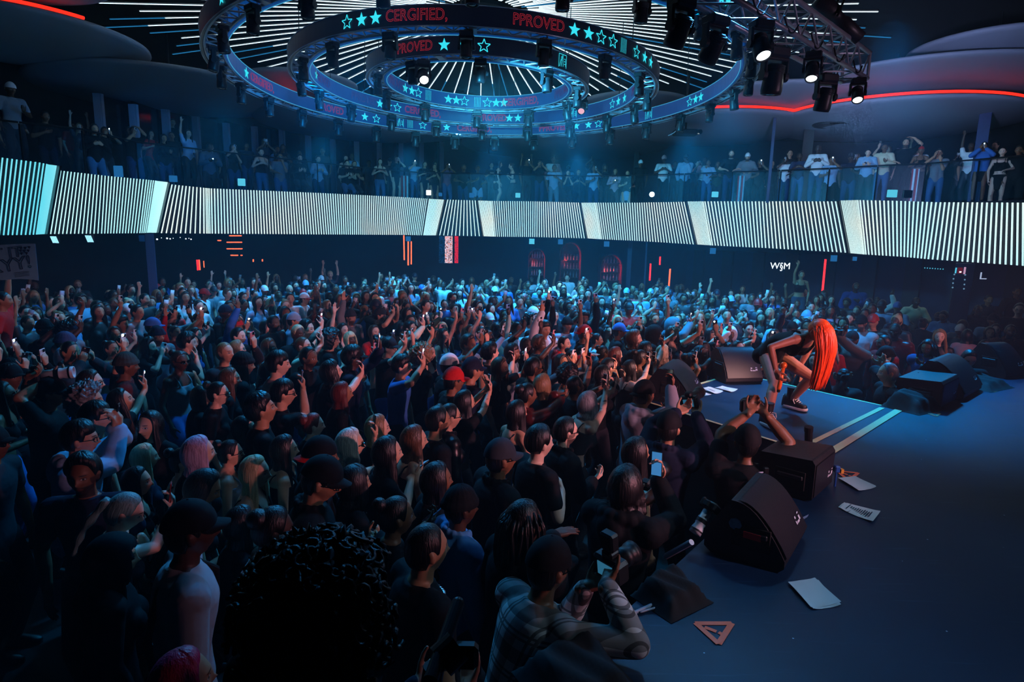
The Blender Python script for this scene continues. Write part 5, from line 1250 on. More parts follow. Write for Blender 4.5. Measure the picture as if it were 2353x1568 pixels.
# ------------------------------------------------------------------ placing people
STAR = np.array([3.0, 6.3])
def skel(key, **kw):
    if key not in SK: SK[key] = Skel(**kw)
    return SK[key]
def rz2(v, a): c, s = math.cos(a), math.sin(a); return np.array([v[0] * c - v[1] * s, v[0] * s + v[1] * c])
REFS = []; PHN = 0
HKIND = {'ph': ((-.1, .15, 1), (0, -1, .05), .75), 'op': ((0, .1, 1), (0, 1, 0), .12), 'fi': ((0, .1, 1), (0, 1, 0), .95), 'pt': ((.0, .8, .6), (0, 0, -1), .45), 'ca': ((-.35, .8, .3), (-.5, -.1, 1), .7), 'fl': ((0, 1, .1), (0, 0, -1), .2), 'dn': ((.1, .4, -.9), (0, -1, 0), .4)}
def put(label, px, py, hair='short k', top='tee k', arms='dd', sex='m', skin='b', yaw=None, s=None, z0=0.0, lean=5, pitch=0, hy=0, roll=0, drop=0, bottom='trousers d', hat=None, gl=None, beard=False, ph=None, r=None, group='crowd on the hall floor', vox=None, topm=None, girth=1.0, twist=0, feet=None, shoes='k', face=None, ratio=.4, D=None):
    """a person whose head shows at photo point (px, py); arms: two preset letters or pixel targets (px, py, dD, kind)"""
    global PHN
    s = s or (1.0 if sex == 'm' else .94)
    if D: z0 = max(0.0, PY(px, py, D)[2] - 1.6 * s)
    hcs = Skel(sex, ('d', 'd'), lean, twist, pitch, hy, roll, drop, girth=girth)
    dl = [0.0]; s0 = s; others = [np.array(q.location[:2]) for q in PEOPLE]
    def base(yw):
        p = PY(px, py, D) if D else PZ(px, py, z0 + s0 * hcs.hc[2])
        if dl[0]: p = PY(px, py, p[1] + dl[0])
        return np.append(p[:2] - rz2(hcs.hc[:2] * s, yw), z0), (p[2] - z0) / hcs.hc[2]
    if yaw is None:
        p = PY(px, py, D) if D else PZ(px, py, z0 + s * hcs.hc[2]); d = (STAR if face is None else np.array(face)) - p[:2]; yaw = math.atan2(-d[0], d[1])
    else: yaw = rad(yaw)
    best = None                                  # stand clear of neighbours: slide along the line of sight
    for q in ((0,) if D or drop or z0 > .3 else (0, .06, .12, .18, .24, .3, .36, -.06, -.12)):
        dl[0] = q; bb, ss = base(yaw); md = min([np.hypot(*(bb[:2] - o)) for o in others] + [9])
        if best is None or md > best[0] + 1e-6: best = (md, bb, ss if q else s)
        if md > .43: best = (md, bb, ss if q else s); break
    _, b, s = best; A = []; custom = False
    for i, a in enumerate(arms):
        if isinstance(a, str): A.append(a)
        else:
            custom = True; k = (-1, 1)[i]; T = PY(a[0], a[1], b[1] + a[2]); l = T - b; l = np.append(rz2(l[:2], -yaw), l[2]) / s; fd, pn, cu = HKIND[a[3] if len(a) > 3 else 'ph']
            A.append((l, np.array(fd) * [k, 1, 1], np.array(pn, float) * [k, 1, 1], cu))
    kk = (sex, tuple(A) if not custom else px * 9999 + py, lean, twist, pitch, hy, roll, drop, girth, feet is not None and px)
    if kk not in SK: SK[kk] = Skel(sex, A, lean, twist, pitch, hy, roll, drop, girth=girth, feet=feet)
    sk = SK[kk]; D = b[1]; ratio = ratio if D < 8 else .6
    hat = tuple(hat.split()) if hat else None
    o = person(label, b, yaw, s, sk, (kk), skin, tuple(hair.split()) if hair else None, tuple(top.split()) if top else None, tuple(bottom.split()) if bottom else None, hat, gl, beard, group, vox or (.0075 if D < 5 else .0095 if D < 8 else .0125), topm, shoes, ratio)
    if r: REFS.append((r, b[:2]))
    if z0 > .03 and not group.startswith('people closest'):
        st = slab('platform_block', [(b[0] - .33, b[1] - .3), (b[0] + .33, b[1] - .3), (b[0] + .33, b[1] + .36), (b[0] - .33, b[1] + .36)], 0, z0 - .003, M_skirt); tag(st, ' '.join(('black platform block under the ' + label.split(',')[0].replace('person ', 'guest ')).split()[:16]), 'platform', 'platform blocks')
    o_M = M4(b, yaw, s)
    if ph:
        for i, c in enumerate(ph):
            if c == '-': continue
            lit = ''
            if c.isupper(): lit = 'f'; c = c.lower()
            if c == 's': c, lit = 'k', 's'
            rr = r or ' '.join(label.split(',')[0].split()[:8]); PHN += 1
            phone(f'{PHC[c][0]} smartphone {"with its light on, " if lit == "f" else ""}held by the {rr}'.replace('held by the person', 'held by person'), o_M @ grip(sk, i, .105, .022), c, lit)
    return o, sk, o_M
T0 = len(PEOPLE)
# camera / held gear
def camera_rig(label, M, tele=False, white=False, flash=False, s=1.0):
    root = thing('camera', label, 'camera', group='cameras held by photographers'); root.matrix_world = M @ Matrix.Scale(s, 4)
    mk = mat('camera_body_black', '#0c0d10', .45)
    MB().box((0, 0, 0), (.14, .065, .09), bev=.012).box((.055, -.01, -.0), (.035, .07, .095), bev=.012).box((0, 0, .058), (.055, .055, .035), bev=.01).build('camera_body', mk, root)
    L = .2 if tele else .1; wm = mat('lens_white', '#c4ccd2', .4) if white else mk
    b = MB().lathe([(0, 0), (.034, 0), (.035, L * .3), (.04, L * .34), (.04, L * .6), (.036, L * .64), (.044, L * .8), (.045, L), (.036, L), (.034, L * .93), (0, L * .93)], 20, (0, .03, 0), M=rotm('X', -PI / 2)); lo = b.build('lens_barrel', wm, root, smooth=True)
    if white: MB().lathe([(.0415, L * .4), (.0418, L * .55)], 20, (0, .03, 0), M=rotm('X', -PI / 2)).lathe([(.046, L * .84), (.0462, L * .9)], 20, (0, .03, 0), M=rotm('X', -PI / 2)).build('lens_bands', mk, lo)
    MB().box((0, -.034, -.002), (.075, .003, .055)).build('rear_screen', emis('camera_screen', '#3f8fb8', .4), root)
    if flash: MB().box((0, 0, .11), (.065, .045, .075), bev=.008).build('flash_unit', mk, root)
    return root
def lookM(p, d, up=(0, 0, 1), roll=0):
    y = unit(d); x = unit(np.cross(y, up)); z = np.cross(x, y); M = Matrix.Identity(4)
    for i in range(3): M[i][0], M[i][1], M[i][2], M[i][3] = x[i], y[i], z[i], p[i]
    return M @ Matrix.Rotation(roll, 4, 'Y')
def hand_world(sk, M, i, off=.07):
    e, w, fd, pn, cu = sk.arm[i]; return np.array(M @ Vector(w + fd * off + pn * .03))

# ---- the performer on the runway
def performer():
    pel = PY(1776, 813, 6.12); yaw = rad(-148); zt = ZT
    f1 = PZ(1818, 922, ZT + .08); f2 = PZ(1765, 962, ZT + .08); base = np.array([pel[0], pel[1], zt])
    loc = lambda p: np.append(rz2((np.array(p) - base)[:2], -yaw), (np.array(p) - base)[2])
    feet = [loc(f1), loc(f2)]          # her left foot is the farther one
    for q in feet: q[2] = .09
    k1 = PY(1832, 868, 6.2); k2 = PY(1796, 872, 5.72)
    arms = [(loc(PY(1836, 846, 6.12)), (.1, .5, -.8), (0, -.8, -.5), .4, (-.6, -.2, .4)), (loc(PY(1783, 853, 5.66)), (.25, .6, -.75), (-.9, .3, 0), .85, (.8, -.4, .2))]
    s = .91; drop = .93 - pel[2] / 1 + zt; drop = .93 - (pel[2] - zt) / s
    sk = Skel('f', [(a[0] / s, a[1], a[2], a[3], a[4]) for a in arms], 60, 6, -48, 0, 0, drop, feet=[q / s for q in feet], girth=1.06)
    root = thing('person', 'performer with knee-length bright orange hair bending forward on the runway, microphone in hand', 'person', base, yaw, 'performer'); root.scale = (s, s, s)
    link('body', body_mesh(sk, .0065, ratio=.6), root, color=srgb('#a06a52'))
    mb = MB(); P = torso_rings(sk, .009, .84, 1.36); capped(mb, P)
    for k in (-1, 1): c, R = sk.bend((k * .068, .078, 1.245)); mb.ball(c, .074, 14, 10); c, R = sk.bend((k * .085, -.085, .9)); mb.ball(c, .1, 14, 10)
    for k in (-1, 1): mb.tube([sk.bend(q)[0] for q in ((k * .08, .12, 1.29), (k * .09, .08, 1.38), (k * .09, .02, 1.44), (k * .085, -.08, 1.41), (k * .08, -.12, 1.33))], .014, 8)
    link('bodysuit', remesh(mb, .008, 'bodysuit', M_cloth, .6), root, color=srgb('#060608'))
    # hair: crown shell plus long straight lengths falling under gravity
    hm = sk.headM(); link('hair_crown', hair_shell(0, .02, seed=31, ridge=.03).mesh('hair', M_hair, True), root, M=hm, color=srgb('#ff5a12'))
    b = MB(); r_ = np.random.default_rng(5); Hm = np.array(hm)
    for k in range(330):
        a = r_.uniform(-PI, PI); ph = r_.uniform(.05, 1.35); p0 = Hm[:3, :3] @ surf_head(a, ph, .012) + Hm[:3, 3]; side = np.array([p0[0] - Hm[0, 3], 0, 0])
        if abs(a) < .75 and ph > .8: continue
        q1 = p0 + unit(p0 - Hm[:3, 3]) * .02 + np.array([side[0] * .25, .03, -.05]); end = np.array([Hm[0, 3] + side[0] * .75 + r_.normal(0, .012), Hm[1, 3] + .03 + (p0[1] - Hm[1, 3]) * .3 + r_.normal(0, .018), .36 + r_.uniform(0, .12)])
        q2 = q1 * .6 + end * .4 + np.array([side[0] * .25, .05, .0]); q2[2] = q1[2] * .72 + end[2] * .28; pts = np.array([p0, q1, q2, (q2 + end) / 2 + [r_.normal(0, .006), .012, 0], end])
        t = np.linspace(0, 4, 22); Q = np.stack([np.interp(t, range(5), pts[:, j]) for j in range(3)], 1)
        for _ in range(3): Q[1:-1] = (Q[:-2] + 2 * Q[1:-1] + Q[2:]) / 4
        b.tube(Q, np.concatenate([np.full(18, .0085), np.linspace(.008, .003, 4)]), 6)
    link('hair_lengths', b.mesh('hair_lengths', M_hair, True), root, color=srgb('#ff5210'))
    # high-top shoes and socks
    for i, (an, yw) in enumerate(((sk.leg[0][2], .05), (sk.leg[1][2], -.3))):
        so = MB().lathe([(0, 0), (.046, 0), (.05, .11), (.054, .13), (0, .13)], 16).build('sock', M_shoe, root, loc=(an[0], an[1] - .005, an[2] + .02)); so.color = (*srgb('#0a0a0c'), 1)
        sh = MB(); P = []
        for y, hw, z1 in ((-.1, .03, .07), (-.085, .045, .13), (-.04, .05, .15), (.0, .05, .13), (.05, .05, .095), (.11, .052, .07), (.16, .045, .055), (.185, .02, .045)):
            t = np.arange(16) * 2 * PI / 16; P.append(np.stack([hw * np.cos(t), np.full(16, y), np.where(np.sin(t) > 0, z1 * np.abs(np.sin(t)) ** .55, 0) + .02], 1))
        capped(sh, np.array(P)); o = link('shoe', sh.mesh('shoe', M_shoe, True), root, loc=(an[0], an[1] + .0, an[2] - .09), color=srgb('#15161c')); o.rotation_euler = (0, 0, yw)
        sl = MB(); P = []
        for z in (0, .006, .03, .034):
            g = .9 if z in (0, .034) else 1; P.append([(.058 * g * math.copysign(abs(math.cos(t)) ** .7, math.cos(t)), .045 + .152 * g * math.copysign(abs(math.sin(t)) ** .8, math.sin(t)), z) for t in np.linspace(0, 2 * PI, 32, endpoint=False)])
        capped(sl, np.array(P)); so = link('sole', sl.mesh('sole', M_rubber, True), o)
        lc = MB()
        for k in range(6): y = .02 + .02 * k; z = .145 - .014 * k; lc.tube([(-.03, y, z - .01), (.0, y + .01, z + .008), (.03, y, z - .01)], .005, 5)
        lc.tube([(0, .03, .15), (.03, .06, .16), (.05, .05, .11), (.045, .07, .07)], .005, 5).tube([(0, .03, .15), (-.03, .07, .15), (-.05, .06, .1)], .005, 5); lc.build('laces', M_rubber, o)
        MB().box((0, -.085, .09), (.06, .02, .11), bev=.008).build('heel_tab', M_rubber, o)
    # bracelet and arm tattoo bands stay on the body
    MB().tube([(sk.arm[1][1] + np.array([math.cos(t) * .03, 0, math.sin(t) * .03])) for t in np.linspace(0, 2 * PI, 20)[:-1]], .006, 6, closed=True).build('bracelet', mat('silver', '#d8dce4', .25, .8), root)
    Mw = M4(base, yaw, s); e, w, fd, pn, cu = sk.arm[1]; hw = np.array(Mw @ Vector(w + fd * .085 + pn * .03))
    top = np.array(PY(1792, 868, hw[1] - .02)); bot = np.array(PY(1786, 897, hw[1] - .03)); ax = unit(top - bot); mr = thing('microphone', 'orange-glittered handheld microphone in the performer hand', 'microphone', hw); mr.rotation_mode = 'QUATERNION'; mr.rotation_quaternion = Vector(-ax).to_track_quat('Z', 'Y')
    mo = mat('orange_glitter', '#ff7a2a', .35, .3, var=.3, scale=80)
    MB().lathe([(0, -.1), (.018, -.1), (.02, .0), (.021, .09), (.017, .11), (0, .11)], 18).build('handle', mo, mr, smooth=True); MB().ball((0, 0, -.125), (.03, .03, .033), 18, 12).build('grille_head', mo, mr, smooth=True); MB().lathe([(0, .11), (.016, .11), (.014, .135), (0, .135)], 14).build('antenna_cap', M_black, mr)
    PEOPLE.append(root); REFS.append(('performer', base[:2]))
    return sk, Mw
PERF = performer()
# ---- photographers in the pit and people around the stage, each with an own pose
PIT = 'photographers in the pit'
def gear(o, hands=(0, 1), d=None, lab='', tele=False, white=False, flash=False, off=.07, s=1.0, pix=None, dd=0, roll=0):
    _, sk, M = o; h = [hand_world(sk, M, i, off) for i in hands]; c = sum(h) / len(h)
    if pix: c = PY(pix[0], pix[1], c[1] + dd)
    f = np.array(M.to_3x3() @ Vector((0, 1, 0))); return camera_rig(lab, lookM(c + unit(d if d is not None else f) * .02, d if d is not None else f, roll=roll), tele, white, flash, s)
# plaid shirt
def plaid():
    m, nt, out = new_mat('plaid_flannel'); b = nt.nodes.new('ShaderNodeBsdfPrincipled'); b.inputs['Roughness'].default_value = .85
    tc = nt.nodes.new('ShaderNodeTexCoord'); mp = nt.nodes.new('ShaderNodeMapping'); mp.inputs['Rotation'].default_value = (0, 0, .55); nt.links.new(tc.outputs['Object'], mp.inputs[0]); sp = nt.nodes.new('ShaderNodeSeparateXYZ'); nt.links.new(mp.outputs[0], sp.inputs[0])
    def bands(src, f, ph):
        u = MATH(nt, 'FRACT', MATH(nt, 'MULTIPLY_ADD', src, f, ph)); big = MATH(nt, 'LESS_THAN', u, .36); th = MATH(nt, 'LESS_THAN', MATH(nt, 'ABSOLUTE', MATH(nt, 'SUBTRACT', u, .62)), .03); th2 = MATH(nt, 'LESS_THAN', MATH(nt, 'ABSOLUTE', MATH(nt, 'SUBTRACT', u, .74)), .03)
        return big, MATH(nt, 'MAXIMUM', th, th2)
    bx, tx = bands(sp.outputs[0], 6.2, .1); bz, tz = bands(sp.outputs[2], 6.2, .3)
    c = MIXC(nt, MATH(nt, 'MULTIPLY', bx, .62), tuple(srgb('#d6d6d2')), tuple(srgb('#30302e'))); c = MIXC(nt, MATH(nt, 'MULTIPLY', bz, .66), c, tuple(srgb('#141416'))); c = MIXC(nt, MATH(nt, 'MULTIPLY', MATH(nt, 'MAXIMUM', tx, tz), .75), c, tuple(srgb('#1c1a18')))
    nt.links.new(c, b.inputs['Base Color']); nt.links.new(b.outputs[0], out.inputs[0]); return m
M_plaid = plaid()
o = put('photographer in black and white plaid shirt and black cap leaning on stage edge', 1262, 1306, 'crop k', 'long w', ((1346, 1350, .12, 'ca'), (1392, 1342, .02, 'ca')), skin='d', lean=16, yaw=-52, pitch=-6, hat='cap k', gl='c', topm=M_plaid, group=PIT, vox=.0075, r='plaid-shirted photographer', girth=1.12)
gear(o, (0, 1), np.array([.75, .6, .15]), 'black camera held up by the photographer in the plaid shirt', off=.1, s=1.15, flash=True)
o = put('photographer in pale grey hoodie and white-fronted backward cap raising a phone over the runway', 1481, 908, 'crop k', 'hoodie #858b98', ((1530, 945, .25, 'ph'), (1541, 892, .2, 'ph')), skin='d', yaw=-62, hat='capback k', group=PIT, ph='-k', r='grey-hooded photographer')
sash = o
o = put('photographer in dark jacket and cap aiming a video camera across the runway', 1538, 985, 'crop k', 'jacket n', ((1556, 950, .2, 'ca'), (1600, 955, .28, 'ca')), skin='c', yaw=-38, pitch=4, hat='cap k', group=PIT, r='capped videographer')
gear(o, (0, 1), np.array([.55, .8, .12]), 'black video camera with top microphone raised over the runway edge', s=1.1, pix=(1583, 925), tele=True, dd=.12, roll=-.2)
o = put('photographer in black with arms up holding camera above head, seen from behind', 1716, 1018, 'crop k', 'tee k', ((1722, 948, .22, 'ca'), (1758, 952, .22, 'ca')), skin='d', yaw=-10, pitch=12, hat='cap k', group=PIT, girth=1.15, r='photographer with arms overhead')
gear(o, (0, 1), np.array([.12, .98, -.1]), 'black camera with lit rear screen held overhead by the kneeling-height photographer', pix=(1727, 935), dd=.3, s=1.15)
o = put('camera operator in black sweater with patterned cuff lifting a phone and a gimbal camera', 1438, 1120, 'shag k', 'hoodie k', ((1466, 1160, .2, 'ca'), (1512, 1105, .25, 'ph')), skin='b', yaw=-42, group=PIT, ph='-s', r='operator with lifted phone')
gear(o, (0,), np.array([.6, .7, .35]), 'dark gimbal camera with glowing screen held by the operator in black', pix=(1484, 1132), s=1.1, tele=True, dd=.2)
put('person with long black hair and lit cheek watching between the photographers', 1462, 1042, 'longer k', 'tank k', 'dd', 'f', 'c', yaw=-70, group=PIT, r='long-haired person among photographers')
o = put('photographer in maroon shirt crouching beyond the runway with camera at the eye', 1938, 868, 'short k', 'long m', ((1928, 872, -.12, 'ca'), (1944, 868, -.15, 'ca')), skin='c', drop=.42, yaw=150, group=PIT, pitch=2, r='maroon-shirted photographer')
gear(o, (0, 1), np.array([-.35, -.9, .05]), 'black camera with pale round lens front at the eye of the crouching photographer', pix=(1937, 866), dd=-.2, s=1.05)
o = put('photographer in brown hoodie and black cap holding a camera overhead past the performer', 1957, 782, 'short k', 'hoodie #5a4a44', ((1921, 768, -.15, 'ca'), (1940, 760, -.15, 'ca')), skin='e', yaw=130, hat='cap k', group=PIT, girth=1.15, r='brown-hooded photographer')
gear(o, (0, 1), np.array([-.7, -.6, .05]), 'black camera raised by the photographer in the brown hoodie', pix=(1929, 764), dd=-.2)
put('security guard in black T-shirt with clear earpiece, side-on at the runway corner', 2040, 858, 'crop s', 'tee k', 'dd', skin='b', yaw=78, group=PIT, pitch=2, r='security guard', girth=1.15)
o = put('photographer with raised hands framing a shot behind the security guard', 2033, 822, 'short k', 'tee k', ((2026, 838, -.2, 'ca'), (2038, 832, -.2, 'ca')), skin='b', yaw=95, group=PIT, hat='beanie k')
o = put('photographer in blue varsity jacket looking down over a striped lens', 2132, 800, 'braids k', 'jacket #27406e', ((2122, 838, -.15, 'ca'), (2142, 835, -.12, 'ca')), skin='d', yaw=125, pitch=-14, group=PIT, r='blue-jacketed photographer')
gear(o, (0, 1), np.array([-.5, -.75, -.25]), 'camera with a white-striped lens held by the photographer in the blue jacket', pix=(2128, 846), dd=-.2, tele=True, white=True)
put('person in white patterned bandana peering past the small box monitor', 2158, 848, 'crop k', 'tee n', 'dd', 'f', 'd', yaw=70, hat='bandana w', group=PIT)
put('person in black sweatshirt with chest badge looking down behind the tall wedge', 2226, 826, 'short k', 'long k', 'cc', skin='b', yaw=160, pitch=-22, group=PIT, r='person looking down by the tall wedge')
put('person with ash-blonde hair in a grey high-neck top by the far wedge', 2300, 815, 'long s', 'long g', 'cc', 'f', 'b', yaw=75, group=PIT)
# held white telephoto seen among the dark photographers
camera_rig('white telephoto lens camera hanging by the stage edge below the dark photographers', lookM(PY(1632, 1165, 3.2), np.array([-.55, -.35, -.75])), True, True, s=.75)
# foreground
RZ = .72
p = PZ(745, 1400, RZ + 1.585); rs = slab('stage_step', [(p[0] - .35, p[1] - .4), (p[0] + .35, p[1] - .4), (p[0] + .35, p[1] + .3), (p[0] - .35, p[1] + .3)], 0, RZ - .003, M_skirt); tag(rs, 'black riser step under the curly-haired person at the very front', 'step')
put('person with a big dark curly head of hair seen from behind, closest to the camera', 745, 1400, 'curls #2a1f1c', 'tee k', 'dd', skin='b', yaw=-38, z0=RZ, group='people closest to the camera', vox=.0055, ratio=.8, r='big curly head')
# hands working a gimbal at the bottom edge
def gimbal():
    c = PY(1012, 1500, 1.02); root = thing('camera_gimbal', 'dark handheld camera gimbal poking up at the bottom edge beside the curly head', 'gimbal', c)
    top = PY(1052, 1388, 1.12) - c; MB().cyl(-top * .5, top, .0135, 16).ball(top, .0135, 12, 8).build('arm_tube', mat('gimbal_grey', '#23272e', .35), root)
    MB().cyl((.0, .0, -.02), (.03, .02, .0), .032, 20).box((.045, .02, -.02), (.05, .03, .05), bev=.008).build('motor', M_black, root); MB().cyl((-.03, 0, -.16), (-.012, 0, -.03), .02, 14).build('grip_handle', M_black, root)
    return root
gimbal()
o = put('person at the bottom edge whose two hands grip the camera gimbal', 930, 1720, 'short k', 'long n', ((968, 1560, .16, 'ca'), (1075, 1585, .14, 'ca')), skin='b', yaw=-25, z0=.25, group='people closest to the camera', lean=14)
q = PEOPLE[-1].location; tag(slab('stage_step', [(q[0] - .3, q[1] - .3), (q[0] + .3, q[1] - .3), (q[0] + .3, q[1] + .35), (q[0] - .3, q[1] + .35)], 0, .247, M_skirt), 'low black step under the person gripping the gimbal', 'step')
put('person with hot-pink hair whose crown rises at the bottom edge', 420, 1568, 'long h', 'tee k', 'dd', 'f', 'c', yaw=-50, group='people closest to the camera', r='pink-haired head')
put('person in grey sweatshirt, dark cap and black shoulder strap, seen from behind', 440, 1222, 'crop k', 'long #9aa0a6', 'dd', skin='e', yaw=-58, hat='cap k', girth=1.12, s=1.04, r='grey sweatshirt and cap', group='people closest to the camera')
STRAP = PEOPLE[-1]; s_ = Skel('m', ('d', 'd'), 5, girth=1.12); pts = [s_.bend(q)[0] for q in ((-.2, .06, 1.0), (-.16, .14, 1.2), (-.09, .12, 1.36), (-.02, .0, 1.475), (.06, -.115, 1.38), (.14, -.155, 1.2), (.19, -.1, 1.0))]
MB().tube(pts, .016, 8).build('shoulder_strap', mat('strap_black', '#060708', .6), STRAP)
put('person in black hooded jacket, red-lit nose and chin, half lost in the dark', 268, 1285, 'long k', 'hoodie k', 'dd', 'f', 'c', yaw=-62, hat='hood k', r='dark-hooded person')
o = put('person with swept-back teal-grey hair and strappy top lowering an orange-red phone', 288, 1178, 'pony t', 'tank d', ((330, 1240, .2, 'dn'), (396, 1172, .3, 'ph')), 'f', 'a', yaw=-62, pitch=-22, ph='-r', r='teal-haired person', girth=1.12)
put('person with heavy eyebrows and beard staring back towards the camera', 190, 1092, 'quiff k', 'tee n', 'dd', skin='d', yaw=-165, beard=True, r='bearded starer')
put('person with long dark hair shouting, thin necklace and black straps', 318, 1108, 'long k', 'tank k', 'dd', 'f', 'b', yaw=-72, pitch=2, r='shouting necklace wearer')
o = put('person in pale blue hoodie with dark fringe holding a phone up in both hands', 186, 1010, 'bowl k', 'hoodie l', ((262, 985, .22, 'ph'), (275, 985, .25, 'ph')), skin='b', yaw=-66, ph='-k', gl='c', r='pale blue hoodie', girth=1.05)
put('person with bowl-cut black hair and round glasses in a black vest', 224, 962, 'bowl k', 'tee k', 'dd', skin='b', yaw=-68, gl='c', r='bowl-cut glasses wearer', pitch=4)
o = put('person with dark hair smiling upward, one bare arm raising a lit phone', 278, 922, 'long k', 'tee k', ('d', (338, 885, .35, 'ph')), 'f', 'b', yaw=-62, pitch=14, ph='-W', r='smiling arm-raiser')
put('person with ginger beard and glasses looking across the crowd', 208, 880, 'short n', 'tee n', 'dd', skin='a', yaw=-66, gl='c', beard=True, r='ginger-bearded person')
put('person with frizzy grey hair behind the bowl-cut glasses wearer', 202, 922, 'curly s', 'tee d', 'dd', skin='b', yaw=-66)
o = put('person in the dark holding a camera with long white lens overhead with both arms', 118, 905, 'short k', 'tee k', ((68, 865, -.05, 'ca'), (112, 872, .05, 'ca')), skin='c', yaw=-68, hat='cap k', r='long-lens holder', girth=1.2)
gear(o, (0, 1), np.array([.9, .35, .05]), 'camera with a long white lens held up at the dark side of the crowd', pix=(78, 864), dd=.0, tele=True, white=True, s=1.15)
